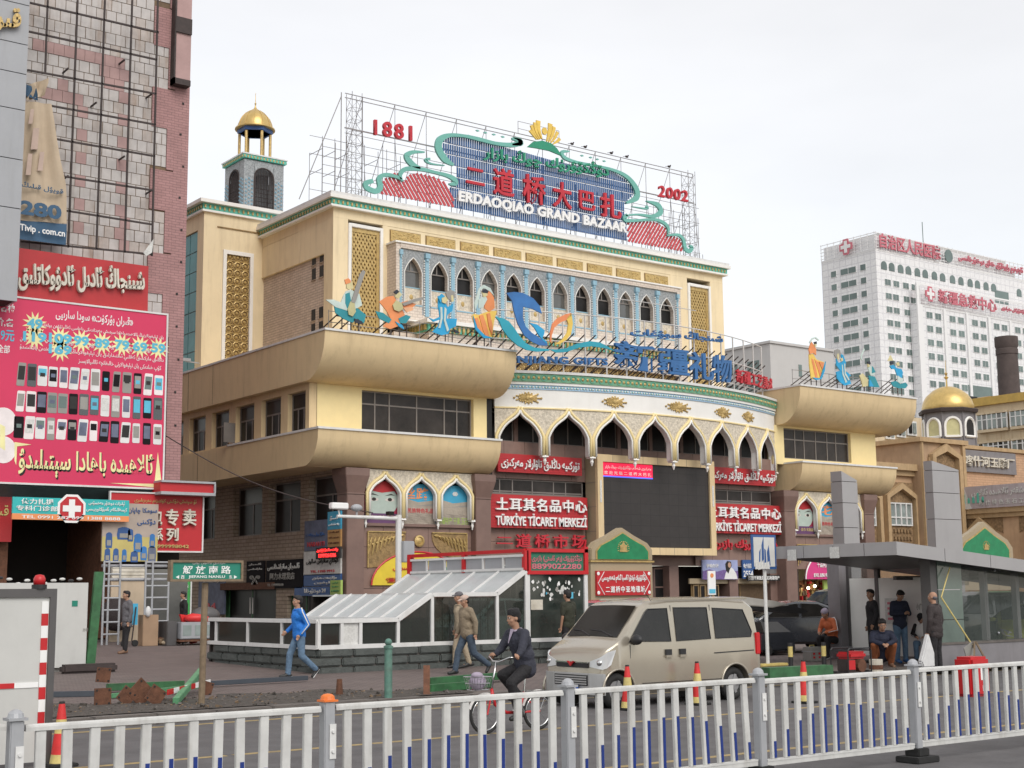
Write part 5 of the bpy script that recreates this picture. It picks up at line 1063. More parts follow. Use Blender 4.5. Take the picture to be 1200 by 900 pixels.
letters('Tivip . com.cn','letterwhite',oY(23,272,46.42),oY(76,280,46.42),oY(23,262,46.42),bn,nrm=(0,-1,0),depth=.02,bold=.02)
m=MB()
for i,(a,b,c,d) in enumerate(((30,180,38,205),(36,150,46,175),(44,178,52,200),(33,128,40,145))): m.prism([tuple(oY(x,y,46.35)) for x,y in ((a,d),(a+3,b),(c,b),(c-2,d))],(0,.01,0))
m.build('faded_print','c_cap',bn)
# red lawyer sign
rd=thing('wall_sign',(16.6,46.6,11.8),'red signboard with weathered white raised Uyghur letters above the phone billboard','sign')
pts=[tuple(oY(x,y,46.6)) for x,y in ((19,290),(174,312),(173,370),(17,356))];MB().prism(pts,(0,.3,0)).build('board','redsign',rd)
letters(ar('شىنجاڭ ئادىل ئادۋوكاتلىق'),'letterdirty',oY(20,341,46.58),oY(168,348,46.58),oY(20,305,46.58),rd,nrm=(0,-1,0),depth=.15,bold=.04)
# phone billboard
YP=46.2
bb=thing('phone_billboard',(16.5,YP,5.6),'magenta mobile phone billboard with three rows of printed phones and price bursts','billboard')
c4=[oY(x,y,YP) for x,y in ((-60,341),(195,369.5),(190,572),(-60,567))];xr=(c4[1].x+c4[2].x)/2;zt,zb=c4[1].z,c4[2].z
MB().box((10.5,YP,zb),(xr,YP+.35,zt)).build('board','magenta',bb);MB().box((10.5,YP-.03,zt),(xr+.06,YP+.35,zt+.06)).box((xr,YP-.03,zb-.05),(xr+.06,YP+.35,zt)).box((10.5,YP-.03,zb-.06),(xr,YP+.35,zb)).build('edging','whitepaint',bb)
kz=lambda pts: zm(0,340,5.4545,pts)
def bt(body,mat,q,**k): a,b,c=[oY(x,y,YP-.004) for x,y in q];b.z=a.z;c.x=a.x;return letters(body,mat,a,b,c,bb,nrm=(0,-1,0),**{**dict(depth=.006,bold=.01),**k})
def lv(px0,y0,px1,y1,ytop): # three corner points from two baseline ends and the top
    return ((px0,y0),(px1,y1),(px0,ytop))
bt(ar('«قىران بۇركۈت» سودا سارىيى'),'printwhite',[kz([(355,190)])[0],kz([(850,225)])[0],kz([(355,120)])[0]],bold=.02)
bt(ar('يان تېلېفونلارنىڭ ئالاھىدە باھادا سېتىش مەيداندىكى باھاسى ئەڭ تۆۋەن بولغان'),'printwhite',[kz([(265,240)])[0],kz([(1045,305)])[0],kz([(265,205)])[0]]);bt(ar('داڭلىق ماركىلىق ئەقلىي ئىقتىدارلىق يان تېلېفونلارنىڭ باھاسى تۆۋەندىن باشلىنىدۇ'),'printwhite',[kz([(125,385)])[0],kz([(1045,450)])[0],kz([(125,340)])[0]]);bt(ar('كۆپ خىلدىكى يان تېلېفونلارنى خالىغانچە تاللىيالايسىز'),'printwhite',[kz([(500,475)])[0],kz([(1030,515)])[0],kz([(500,435)])[0]])
for x,y in ((1040,365),): pass
for x,y,tt in ((222,215,'49'),(222,300,'119'),(385,310,'109'),(385,380,'169'),(520,325,'99'),(652,340,'89'),(780,350,'79'),(895,362,'69'),(1012,372,'59')):
    (px,py),= kz([(x,y)]);p=oY(px,py,YP-.006);n=12;R0=.42
    MB().prism([(p.x+(R0 if k % 2 else R0*.5)*math.cos(k*PI/n),YP-.008,p.z+(R0 if k % 2 else R0*.5)*math.sin(k*PI/n)*1.0) for k in range(2*n)],(0,.006,0)).build('price_burst','burst',bb)
    letters(tt,'printblue',(p.x-.13*len(tt),YP-.014,p.z-.17),(p.x+.13*len(tt),YP-.014,p.z-.17),(p.x-.13*len(tt),YP-.014,p.z+.17),bb,name='price',nrm=(0,-1,0),depth=.005,bold=.04)
    if y > 290 and y < 375: bt(ar('يۇەن'),'printwhite',[kz([(x-95,y+28)])[0],kz([(x-52,y+30)])[0],kz([(x-95,y-5)])[0]])
for body,q in (('各种',((2,137),(92,140),(2,78))),('价,各',((-30,228),(90,232),(-30,170))),('9元',((2,322),(90,328),(2,250))),('全部',((-20,398),(62,402),(-20,345)))): bt(body,'printblue' if '元' in body else 'printwhite',[kz([p])[0] for p in q],bold=.03)
bodyc=['printwhite','carblack','fig_grey','c_white','darkposter'];scr=['bluegrey','fig_grey','darkposter','printblue','hospwin','paper','black','black']
xsr=[(140,),(205,),(270,),(333,),(398,),(458,),(528,),(590,),(655,),(697,),(755,),(826,),(893,),(957,),(1017,)]
rows=[(535,555,625),(690,700,790),(0,0,0)]
PZ=[kz([(140,538),(1017,608)]),kz([(135,705),(1015,760)]),[(24,660-440+340-0)]*2]
rws=[(25,438.5,186,451.5,25),(24,470,185,479,25),(22,500.5,184.5,509,25)]
ar_ph=MB();PHM=[]
for r_,(xa_,ya_,xb_,yb_,hh) in enumerate(rws):
    for i in range(14):
        px=xa_+(xb_-xa_)*i/13;py=ya_+(yb_-ya_)*i/13;p=oY(px,py,YP-.006);w=random.choice([.13,.14,.15,.16]);h=.36+random.uniform(-.03,.03);tl=random.choice([0,0,0,.06]);bm_=random.randrange(5);sm=random.randrange(8)
        rr=.04;out=[(sx*(w-rr)+rr*math.cos(a_),sz*(h-rr)+rr*math.sin(a_)) for sx,sz,b0 in ((1,1,0),(-1,1,PI/2),(-1,-1,PI),(1,-1,1.5*PI)) for a_ in (b0,b0+PI/4,b0+PI/2)]
        ph=MB().prism([(p.x+x+tl*z,YP-.01,p.z+z) for x,z in out],(0,.008,0)).build('printed_phone',bodyc[bm_],bb)
        f=.82 if random.random() < .7 else .45;MB().prism([(p.x+x+tl*z,YP-.016,p.z+z) for x,z in ((-w*.8,h*(.72-2*.72*f)),(w*.8,h*(.72-2*.72*f)),(w*.8,h*.72),(-w*.8,h*.72))],(0,.005,0)).build('printed_display',scr[sm],ph)
        if random.random() < .5: MB().box((p.x-w*.5,YP-.02,p.z-.02),(p.x+w*.5,YP-.015,p.z+h*.3)).build('printed_icon',random.choice(scr),ph)
for (px,py),rr in (((4,494),.42),((4,527),.40)): p=oY(px,py,YP-.006);MB().prism([(p.x+rr*math.cos(k*PI/12),YP-.01,p.z+rr*math.sin(k*PI/12)*1.1) for k in range(24)],(0,.008,0)).build('printed_disc','printwhite',bb)
bt(ar('ئالاھىدە باھادا سېتىلىدۇ'),'hair',[(22.5,560.5),(181.5,555.5),(22.5,525)],bold=.045,depth=.004);bt(ar('ئالاھىدە باھادا سېتىلىدۇ'),'burst',[(21,558),(180,553),(21,524)],bold=.02,depth=.014)
for pts in (((17,518),(37,521),(20,523),(19,545),(17,540)),((185,530),(190,572),(128,566),(181,567))): MB().prism([tuple(oY(x,y,YP-.012)) for x,y in pts],(0,.01,0)).build('printed_corner','burst',bb)
MB().prism([tuple(oY(x,y,YP-.012)) for x,y in ((0,497),(6,500),(6,528),(0,524))],(0,.01,0)).build('printed_corner','burst',bb)
# ground-floor of the pink building
gfz=oY(100,757,46.8).z
sf=thing('market_shop',(15,47.2,.5),'dark open ground-floor shop of the pink building behind white hoarding','shop')
xd0,xd1=oY(10,640,47.2).x,oY(118,640,47.2).x;MB().box((11,47.0,4.62),(xd1+.1,48.5,5.6)).build('lintel','interior',sf);MB().box((9,50.5,.4),(20.6,50.6,5)).build('back_wall','interior',sf);MB().box((xd1,47.25,.4),(xd1+.35,50.5,4.8)).build('side_wall','rust',sf);MB().box((8.5,47.25,.4),(xd0,50.5,4.8)).build('side_wall','rust',sf)
MB().box((xd1+.35,47.2,.4),(PX1,47.5,4.8)).build('wall','interior',sf);MB().box((8.5,47.25,.4),(PX1,50.5,.6)).build('floor','interior',sf);MB().box((8.5,47.25,4.81),(PX1,50.5,4.9)).build('ceiling','interior',sf)
MB().prism([(10,46.25,5.6),(xr,46.25,5.6),(xr-.8,47.4,5.0),(10,47.4,5.0)],(0,.05,.02)).build('soffit','canopyteal',sf)
t,_=flatsign('wall_sign',-30,580,13,635,46.9,'redsign','dark red sign edge at the far left under the billboard',[(ar('قىران'),.2,.9,.5,.8,'coneyellow')])
# canopy and red speciality sign
cn_=thing('canopy_fascia',(20,45.8,5.4),'red canopy fascia with white edging beside the billboard','canopy');a,b,c,d=pb(192,565,250,578,45.6);MB().box((b-1.95,45.6,d),(b,47.1,c)).build('fascia','redbright',cn_);MB().box((b-1.95,45.52,d-.1),(b+.05,47.1,d)).box((b-1.95,45.52,c),(b+.05,47.1,c+.07)).box((b,45.52,d),(b+.06,47.1,c)).build('edging','galv',cn_)
t,(a,b,c,d)=flatsign('shop_sign',130,577,236,646,46.1,'redbright','red shop sign with beige raised characters for speciality sale, white edged',[(ar('ئۇ سېتىش دۇكىنى كۈنتىزىم دەرىزىلىرى'),.25,.93,.82,.92,'gold')],frame='whitepaint')
for ch,px,s in (('专',174.5,1),('卖',211,1),('系',151,.8),('列',188,.8)):
    if s == 1: tx(ch,'letterdirty',46.08,oY(px-1 if ch=='卖' else 181,600,46.1).x if ch == '卖' else oY(193,600,46.1).x,0,0,0,t) if False else None
def cell(ch,px0,py0,px1,py1): p0=oY(px0,py1,46.08);p1=oY(px1,py0,46.08);tx(ch,'letterdirty',46.08,p0.x,p1.x,p0.z,p1.z,t,name='character',depth=.12,bold=.05)
cell('专',193,597,208,616);cell('卖',213,597,229,616);cell('列',194,619,208,634);cell('系',178,619,190,634);cell('包',176,597,189,616)
tx('999998042','gold',46.08,oY(184,642,46.08).x,oY(221,642,46.08).x,oY(184,642,46.08).z,oY(184,638,46.08).z,t,depth=.03,bold=.02)
# pharmacy sign
t,(a,b,c,d)=flatsign('clinic_sign',15,582,151,606,45.7,'pharmacy','teal clinic sign with white cross in red octagon hanging over the dark shop',[('依力扎提',.07,.34,.60,.92,'letterwhite'),('专科门诊部',.03,.38,.22,.52,'letterwhite'),(ar('ئېلىزات دوختۇر مەخسۇس'),.64,.96,.62,.9,'letterwhite'),(ar('كېسەللىكلەر ئامبۇلاتورىيىسى'),.62,.98,.24,.54,'letterwhite')])
MB().box((a,45.69,d-.16),(b,45.8,d+.03)).build('orange_strip','fig_orange',t);tx('TEL 0991 282 099 1388 8888 ' ,'letterwhite',45.685,a+.3,b-.3,d-.12,d-.02,t,depth=.006)
cx_,cz_=a+(b-a)*.495,(c+d)/2-.05
def octa(r,Y,mat,nm): MB().prism([(cx_+r*math.cos(k*PI/4+PI/8),Y,cz_+r*math.sin(k*PI/4+PI/8)) for k in range(8)],(0,.006,0)).build(nm,mat,t)
octa(.50,45.69,'letterwhite','octagon');octa(.42,45.684,'redbright','octagon');MB().prism([(cx_+x*.1,45.67,cz_+z*.1) for x,z in ((-1,-3),(1,-3),(1,-1),(3,-1),(3,1),(1,1),(1,3),(-1,3),(-1,1),(-3,1),(-3,-1),(-1,-1))],(0,.006,0)).build('cross','letterwhite',t)
# bag poster
t,(a,b,c,d)=flatsign('bag_poster',121,589,184,658,45.95,mk('bagposter',(.42,.35,.30),var=.15,sc=1),'poster of blue travel bags on a pink to yellow sheet beside the dark shop',[(ar('سومكا چاپان'),.45,.97,.82,.93,'signblue'),(ar('دۇكىنى'),.62,.95,.62,.74,'signblue')],cat='poster')
MB().box((a,45.943,d),(b,45.948,d+(c-d)*.42)).build('yellow_ground',mk('bagyellow',(.50,.42,.15)),t)
for u,v,w_,h_ in ((.1,.85,.06,.1),(.38,.48,.14,.08),(.5,.45,.06,.08),(.12,.36,.07,.1),(.64,.32,.09,.12),(.9,.36,.06,.09),(.1,.1,.06,.09),(.25,.1,.06,.09),(.4,.1,.05,.08),(.58,.08,.08,.07),(.75,.14,.07,.09),(.9,.13,.09,.1)):
    X_,Z_=a+(b-a)*u,d+(c-d)*v;s_=1.7;bg_=MB().prism([(X_+x*w_*s_,45.935,Z_+z*h_*2.6) for x,z in ((-.9,-1),(.9,-1),(1,-.2),(.85,.8),(.3,1),(-.3,1),(-.85,.8),(-1,-.2))],(0,.006,0)).build('printed_bag',random.choice(['logo_blue','bluegrey','signblue']),t);MB().prism([(X_+x*w_*s_,45.928,Z_+z*h_*2.6) for x,z in ((-.6,-.7),(.6,-.7),(.6,0),(-.6,0))],(0,.005,0)).build('printed_pocket','fig_grey',bg_)
# side-wall adverts on the bazaar's left face (plane x = 26.75)
def sx(px0,py0,px1,py1,X=28.28):
    a=oX(px0,py0,X);b=oX(px1,py1,X);return a.y,b.y,a.z,b.z     # y0 (far) > y1 (near)
def sidesign(name,q,mat,lab,txts=(),X=28.28,cat='sign'):
    y0,y1,zt_,zb_=sx(*q,X=X);t=thing(name,(X,(y0+y1)/2,zb_),lab,cat);MB().box((X,y1,zb_),(X+.1,y0,zt_)).build('board',mat,t)
    for body,u0,u1,v0,v1,mt in txts: ya,yb,za,zc2=y0+(y1-y0)*u0,y0+(y1-y0)*u1,zb_+(zt_-zb_)*v0,zb_+(zt_-zb_)*v1;letters(body,mt,(X-.005,ya,za),(X-.005,yb,za),(X-.005,ya,zc2),t,nrm=(-1,0,0),depth=.02,bold=.012)
    return t,(y0,y1,zt_,zb_)
t,(y0,y1,a,b)=sidesign('shop_sign',(312,657,354,689),'darkposter','black barber shop sign with grey Uyghur and Chinese lettering on the side wall',[(ar('ئالىمجان ساتراشخانىسى'),.05,.93,.62,.88,'paper'),('阿力木理发店',.12,.8,.3,.55,'fig_grey'),('TEL 13999976470',.05,.5,.08,.17,'fig_grey')])
sidesign('shop_sign',(289,658,309,688),'darkposter','small black sign with white Uyghur writing and scissors left of the barber sign',[(ar('ئالىمجان'),.15,.85,.82,.92,'paper'),(ar('ساتراشخانىسى'),.1,.9,.64,.74,'paper'),('✂',.2,.8,.1,.45,'fig_grey')])
sidesign('shop_sign',(357,611,383,645),'bluegrey','faded blue airline poster with red lettering above the red LED sign',[('NARANTI',.15,.9,.15,.3,'redletter'),(ar('ھاۋا يولى بېلەت'),.1,.9,.45,.6,'signblue')])
sidesign('shop_sign',(384,600,399,620),'skyposter','bright blue poster high beside the corner pillar',[(ar('سۇ'),.2,.8,.5,.75,'letterwhite'),(ar('بېلەت ئىشخانىسى'),.1,.9,.2,.35,'letterwhite')]);sidesign('shop_sign',(384,621,399,641),'orangeposter','orange poster with rows of small writing under the bright blue poster',[(ar('ئۇچۇر مۇلازىمەت'),.1,.9,.8,.9,'rust'),(ar('تېلېفون كارتا'),.1,.9,.5,.6,'rust'),('139 0991',.1,.9,.2,.3,'rust')])
t,_=sidesign('shop_sign',(356,646,399,673),'paper','white poster with black Uyghur writing and round badge on the side wall',[(ar('گۈلئاي ساتراش سالونى'),.08,.95,.38,.7,'hair'),('TEL 1390 9912',.2,.85,.1,.2,'redletter')]);sidesign('shop_sign',(356,673.5,399,686),'signblue','blue and yellow strip poster below the white Uyghur poster',[(ar('مۇلازىمەت مەركىزى'),.25,.9,.5,.8,'paper'),(ar('تېلېفون'),.3,.85,.1,.4,'paper')]);sidesign('shop_sign',(345,688,386,698),'signblue','low blue strip sign behind the sloping glass roof',[(ar('دوختۇرخانا') + ' 24',.3,.9,.2,.8,'paper')]);sidesign('notice',(387,680,399,697),'limepaper','yellow-green notice beside the corner pillar',[(ar('ئېلان'),.2,.8,.75,.88,'green'),(ar('ساتىدۇ'),.2,.8,.5,.62,'green'),('13999',.15,.85,.2,.32,'green')],X=28.15,cat='notice')
t,(y0,y1,a,b)=sidesign('led_sign',(370,642,398,654),'black','small red lit LED sign on the side wall near the corner pillar',[(ar('بېلەت ساتىدۇ تېلېفون'),.06,.94,.55,.9,'ledred'),('13999264386',.14,.86,.12,.45,'ledred')],X=28.1)
sidesign('shop_poster',(233,676,262,720),'bluegrey','faded poster panel with pictures beside the street sign post',[(ar('رەسىم'),.2,.8,.8,.9,'paper'),('24',.3,.7,.1,.3,'redletter')],cat='poster')
t,(a,b,c,d)=flatsign('cake_poster',197,676,222,722,46.6,'matgreen','green cake shop poster panel behind the two men at the stall',[('✿',.1,.5,.5,.75,'letterwhite'),('❀',.5,.95,.62,.85,'letterwhite')],frame='whitepaint',cat='poster')
# overhead cable
m=MB();A,Bp=oY(190,508,46.9),oY(437,601,39)
tag(MB().tube([A+(Bp-A)*(i/16)+Vector((0,0,-.5*math.sin(PI*i/16))) for i in range(17)],.02,5).build('cable','irondark'),'black overhead cable sagging from the pink building to the white camera arm','cable')
for px,py,lab in ((231,423,'small grey camera on a bracket high on the left tower wall'),):
    p=oX(px,py,28.1);c_=thing('wall_camera',p,lab,'camera');MB().box((p.x-.9,p.y-.06,p.z-.06),(p.x-.35,p.y+.06,p.z+.08)).build('camera_body','greypanel',c_);MB().bar((p.x+.1,p.y,p.z-.1),(p.x-.6,p.y,p.z-.07),.05).build('bracket','greypanel',c_)

# ------------------------------------------------------------------ background, right-hand side
# hospital tower (far)
HX,HY=285.43,224.8
hs=thing('hospital_tower',(HX,HY,0),'tall white tiled hospital tower with rows of dark windows and red rooftop characters','building')
MB().box((HX,HY,0),(HX+70,HY+17.9,88)).build('tower_wall','hosptile',hs);MB().box((HX+.8,HY+.8,88),(HX+62,HY+17.6,92.2)).build('plant_floor','hosptile',hs);MB().box((HX-.05,HY-.05,88),(HX+70,HY+17.9,88.5)).build('coping','hosp',hs)
MB().box((HX+3,HY+.9,92.2),(HX+58,HY+14,93.2)).build('roof','greybldg',hs)
def hwin(nm,w,h): 
    m=MB().box((0,-.12,0),(w,.02,h),1);m.box((.12,-.16,.12),(w/2-.06,-.1,h-.12),0).box((w/2+.06,-.16,.12),(w-.12,-.1,h-.12),0);return m.build(nm,['hospwin','hosp'],mesh=True)
w1=hwin('window',2.5,1.75);arc_w=MB().prism([(0,-.14,0),(2.2,-.14,0),(2.2,-.14,1.2)]+[(1.1+1.1*math.cos(PI*k/8),-.14,1.2+1.0*math.sin(PI*k/8)) for k in range(1,8)]+[(0,-.14,1.2)],(0,.16,0)).build('arched_window','hospwin',mesh=True)
for i,s_ in enumerate([1.9,5.0,8.6,11.8,15.5,18.8,22.7,26.2,30.5,34.2,38.3,41.6,45.5,49.0,61,65]): inst('arched_window',arc_w,hs,Matrix.Translation((HX+s_,HY,83.3)))
for i in range(4): inst('window',w1,hs,Matrix.Translation((HX+[2.9,6.3,10.2,13.7][i],HY,79.2)))
for r_ in range(16):
    z=75.6-r_*3.49
    for s_ in (3.0,5.9,10.2,13.1): inst('window',w1,hs,Matrix.Translation((HX+s_+r_*.03,HY,z)))
w2=MB().box((-.12,0,0),(.02,1.9,1.75),1).box((-.16,.12,.12),(-.1,1.78,1.63),0).build('window',['hospwin','hosp'],mesh=True);w3=MB().box((-.12,0,0),(.02,5.2,1.75),1).box((-.16,.12,.12),(-.1,2.5,1.63),0).box((-.16,2.7,.12),(-.1,5.08,1.63),0).build('window',['hospwin','hosp'],mesh=True)
for r_ in range(17):
    z=83.4-r_*3.49
    for m_,y in ((w2,3.2),(w3,6.4),(w2,12.9)): inst('window',m_,hs,Matrix.Translation((HX,HY+y,z)))
MB().box((HX+50.5,HY-.05,80.2),(HX+57,HY+.3,83.8)).build('loggia','hospwin',hs)
# rooftop letters and rails of the tower
t=thing('rooftop_sign',(HX+25,HY,88.5),'red hospital characters on white railings along the far tower roof','sign');m=MB()
for z in (88.9,89.8,90.7,91.6,92.6): m.bar((HX-.3,HY-.3,z),(HX+66,HY-.3,z),.14);m.bar((HX-.3,HY-.3,z),(HX-.3,HY+17.8,z),.14)
for i in range(34): m.bar((HX+i*2,HY-.3,88.4),(HX+i*2,HY-.3,92.9),.12)
for i in range(9): m.bar((HX-.3,HY+i*2.2,88.4),(HX-.3,HY+i*2.2,92.9),.12)
m.build('railing','hosp',t)
letters('自治区人民医院','hospsign',(HX+1.0,HY-.5,88.7),(HX+26,HY-.5,88.7),(HX+1.0,HY-.5,92.6),t,nrm=(0,-1,0),depth=.3,bold=.03)
letters(ar('ئاپتونوم رايونلۇق خەلق دوختۇرخانىسى'),'hospsign',(HX+34,HY-.5,89.2),(HX+64,HY-.5,89.2),(HX+34,HY-.5,91.8),t,nrm=(0,-1,0),depth=.3,bold=.03)
MB().prism([(HX+30+1.7*math.cos(k*PI/6),HY-.5,90.5+1.8*math.sin(k*PI/6)) for k in range(12)],(0,.2,0)).build('emblem','hospwin',t)
def cross(t,c,ux,r,n):
    c=Vector(c);ux=Vector(ux);up_=Vector((0,0,1));n=Vector(n)
    MB().prism([c+ux*r*a+up_*r*b for a,b in ((-.4,-1),(.4,-1),(.5,-.5),(1,-.4),(1,.4),(.5,.5),(.4,1),(-.4,1),(-.5,.5),(-1,.4),(-1,-.4),(-.5,-.5))],n*.2).build('cross_rim','hospsign',t);c=c+n*.22
    MB().prism([c+ux*r*a+up_*r*b for a,b in ((-.22,-.75),(.22,-.75),(.22,-.22),(.75,-.22),(.75,.22),(.22,.22),(.22,.75),(-.22,.75),(-.22,.22),(-.75,.22),(-.75,-.22),(-.22,-.22))],n*.1).build('cross','hosp',t)
cross(t,(HX-.5,HY+9.0,90.6),(0,1,0),2.1,(-1,0,0))
MB().bar((HX+28,HY+6,92),(HX+28,HY+6,101),.15).bar((HX+48,HY+6,92),(HX+48,HY+6,95),.12).build('antenna','hospwin',hs)
# emergency block in front (slightly turned)
EX,EY,RZ=297.8,222.5,math.radians(-.6)
eb=thing('hospital_wing',(EX,EY,0),'lower white hospital wing with paired windows in front of the tower','building',rz=RZ);M_=wm(eb) @ Matrix.Translation((0,0,-.14)) @ Matrix.Diagonal((1.07,1.07,1.07,1))
MB(M_).box((0,0,.5),(90,1.9,70.2)).build('wing_wall','hosptile',eb);MB(M_).box((-.02,-.4,0),(1.2,0,75.5)).box((1.2,-.4,75.1),(60,-.2,75.5)).build('edge_pier','hosp',eb);MB(M_).box((0,-.1,69.9),(90,.4,70.5)).build('coping','hosp',eb)
gap=(19.2,30,46.3,50.2)
for r_ in range(12):
    z=67.1-r_*3.38
    for k in range(9):
        for d_ in (0,3.35):
            s_=3.5+k*9.0+d_
            if 19 < s_ < 31 and r_ in (5,): continue
            inst('window',w1,eb,M_ @ Matrix.Translation((s_,0,z)))
        if r_ < 12: pass
MB(M_).box((18.6,-.06,49.0),(28.6,.3,52.0)).build('loggia','hospwin',eb)
m=MB(M_)
for k in range(10): m.box((1.4+k*9.0-.3,-.35,0),(2.3+k*9.0-.3,-.02,70))
m.build('piers','hosp',eb)
t=thing('wing_sign',(EX+15,EY-1,70.5),'red emergency centre characters and cross on railings above the white wing','sign',rz=RZ);M2=wm(t);off=M2.inverted() @ M_
m=MB(M_)
for z in (70.8,71.8,72.8,73.8,74.8): m.bar((1,-.5,z),(60,-.5,z),.13)
for i in range(30): m.bar((1+i*2,-.5,70.4),(1+i*2,-.5,74.9),.12)
m.build('railing','hosp',t)
L_=lambda x,y,z: M_ @ Vector((x,y,z))
letters('新疆急救中心','hospsign',L_(7.5,-.8,71.3),L_(31,-.8,71.3),L_(7.5,-.8,74.7),t,nrm=(0,-1,0),depth=.3,bold=.03);letters(ar('شىنجاڭ جىددىي قۇتقۇزۇش مەركىزى'),'hospsign',L_(33,-.8,71.8),L_(52,-.8,71.8),L_(33,-.8,73.6),t,nrm=(0,-1,0),depth=.3,bold=.03)
cross(t,L_(4.3,-.9,73.0),(1,0,0),2.0,(0,-1,0))
# grey office block between the bazaar and the hospital
gq=lambda px,py,Y: oY(px,py,Y)
GB=gq(902,402,190);gb=thing('office_block',(GB.x,190,0),'plain pale grey office block between bazaar roof and hospital tower','building')
XL_=oX(858,402,GB.x);MB().box((GB.x,190,0),(GB.x+19,212,GB.z)).build('wall','greybldg',gb);MB().box((GB.x-.3,189.7,GB.z),(GB.x+19.3,212,GB.z+.5)).build('coping','greybldg',gb)
w4=MB().box((0,-.1,0),(.9,.05,2.4)).build('window','hospwin',mesh=True);w5=MB().box((-.1,0,0),(.05,3.2,2.0)).build('window','hospwin',mesh=True)
for r_ in range(9):
    for s_ in (8.2,14.0): inst('window',w4,gb,Matrix.Translation((GB.x+s_,190,GB.z-6-r_*4.2)))
    for y in (3,9,15): inst('window',w5,gb,Matrix.Translation((GB.x,190+y,GB.z-5-r_*4.2)))
MB().box((GB.x+24,200,0),(GB.x+34,215,GB.z-8)).build('annexe','greybldg',gb)
# ochre carved-arch building
OY=68.0;ob=thing('ochre_building',(90,OY+6,.6),'ochre carved-brick building with pointed window niches and gold-domed corner turret','building')
def oxz(px,py,Y=OY): p=oY(px,py,Y);return p.x,p.z
x0,_=oxz(985,600);x1,_=oxz(1122,600);zt=oxz(1060,553)[1]
MB().box((x0,OY+.3,.4),(x1,OY+10,zt)).build('wall','ochre_light',ob)
zc=zt;MB().box((x0,OY+.0,zc-.3),(oxz(1074,560)[0],OY+.3,zc+.1)).box((x0,OY-.3,zc+.1),(oxz(1074,560)[0],OY+.3,zc+.6)).build('cornice','ochre_trim',ob)
tx0,tx1,ttz=oxz(1072,560)[0],oxz(1123,560)[0],oxz(1100,521)[1]
MB().box((tx0,OY-.6,.4),(tx1,OY+9,ttz)).build('turret_base','ochre',ob);MB().box((tx0-.3,OY-.9,ttz),(tx1+.3,OY+9,ttz+.35)).build('cornice','ochre_trim',ob)
def niche(cx,w,zs_,zap,zb,Y,par,frame=.5,back='carvebrown',win=True,zw=None):
    o=MB();outer=[(cx-w/2-frame,zb),(cx-w/2-frame,zs_+.2),(cx,zap+frame*1.3),(cx+w/2+frame,zs_+.2),(cx+w/2+frame,zb)];inner=[(cx-w/2,zb),(cx-w/2,zs_),(cx,zap),(cx+w/2,zs_),(cx+w/2,zb)]
    for (a,b),(c,d) in zip(zip(outer,outer[1:]),zip(inner,inner[1:])): o.prism([(a[0],Y-.45,a[1]),(b[0],Y-.45,b[1]),(d[0],Y-.45,d[1]),(c[0],Y-.45,c[1])],(0,.4,0))
    n_=o.build('niche_frame','ochre_trim',par);MB().prism([(x,Y-.04,z) for x,z in inner],(0,.03,0)).build('niche_back',back,n_)
    if win:
        zw=zw or (zb+1.2,zs_-.3);fr=MB();x0_,x1_=cx-w/2+.25,cx+w/2-.25;MB().box((x0_,Y-.1,zw[0]),(x1_,Y-.05,zw[1])).build('pane','aptwin',n_)
        for k in range(5): x=x0_+(x1_-x0_)*k/4;fr.box((x-.06,Y-.2,zw[0]),(x+.06,Y-.1,zw[1]))
        for z in (zw[0],zw[0]+(zw[1]-zw[0])*.33,zw[1]-.1): fr.box((x0_,Y-.18,z),(x1_,Y-.1,z+.1))
        fr.build('window_frame','whitepaint',n_)
    return n_
for cpx,wpx in ((1017,26),(1057.5,30)):
    cx=oxz(cpx,600)[0];w=oxz(cpx+wpx/2,600)[0]-oxz(cpx-wpx/2,600)[0];niche(cx,w,oxz(cpx,584)[1],oxz(cpx,573)[1],oxz(cpx,640)[1],OY+.3,ob,.35,zw=(oxz(cpx,616)[1],oxz(cpx,589)[1]))
    m=MB()
    for i in range(7):
        for j in range(2): x=cx-w/2+.4+i*(w-.8)/6;z=oxz(cpx,622)[1]-j*.55;m.box((x-.12,OY+.12,z-.12),(x+.12,OY+.3,z+.12))
    m.build('studs','carvebrown',ob,kind='stuff')
    MB().prism([(cx-w/2-.7,OY+.2,oxz(cpx,565)[1]),(cx+w/2+.7,OY+.2,oxz(cpx,565)[1]),(cx+w/2+.7,OY+.2,oxz(cpx,580)[1]),(cx,OY+.2,oxz(cpx,568)[1]),(cx-w/2-.7,OY+.2,oxz(cpx,580)[1])],(0,.1,0)).build('spandrel','carvebrown',ob)
tc_=(tx0+tx1)/2;tw_=(tx1-tx0);niche(tc_+.1,tw_*.52,oxz(1100,538)[1],oxz(1095,530)[1],3,OY-.6,ob,.45,win=False)
m=MB();m2=MB()
for j in range(34):
    z=2+j*.62
    if z < ttz-2.2: m.box((tx0+.35,OY-.75,z),(tx0+.7,OY-.6,z+.3))
m2.box((tx0,OY-.8,.4),(tx0+.2,OY-.6,ttz)).box((tx0+.85,OY-.8,.4),(tx0+1.1,OY-.6,ttz-1.2)).box((tx1-.35,OY-.8,.4),(tx1,OY-.6,ttz));m.build('studs','carvebrown',ob,kind='stuff');m2.build('pilaster_strips','ochre_trim',ob)
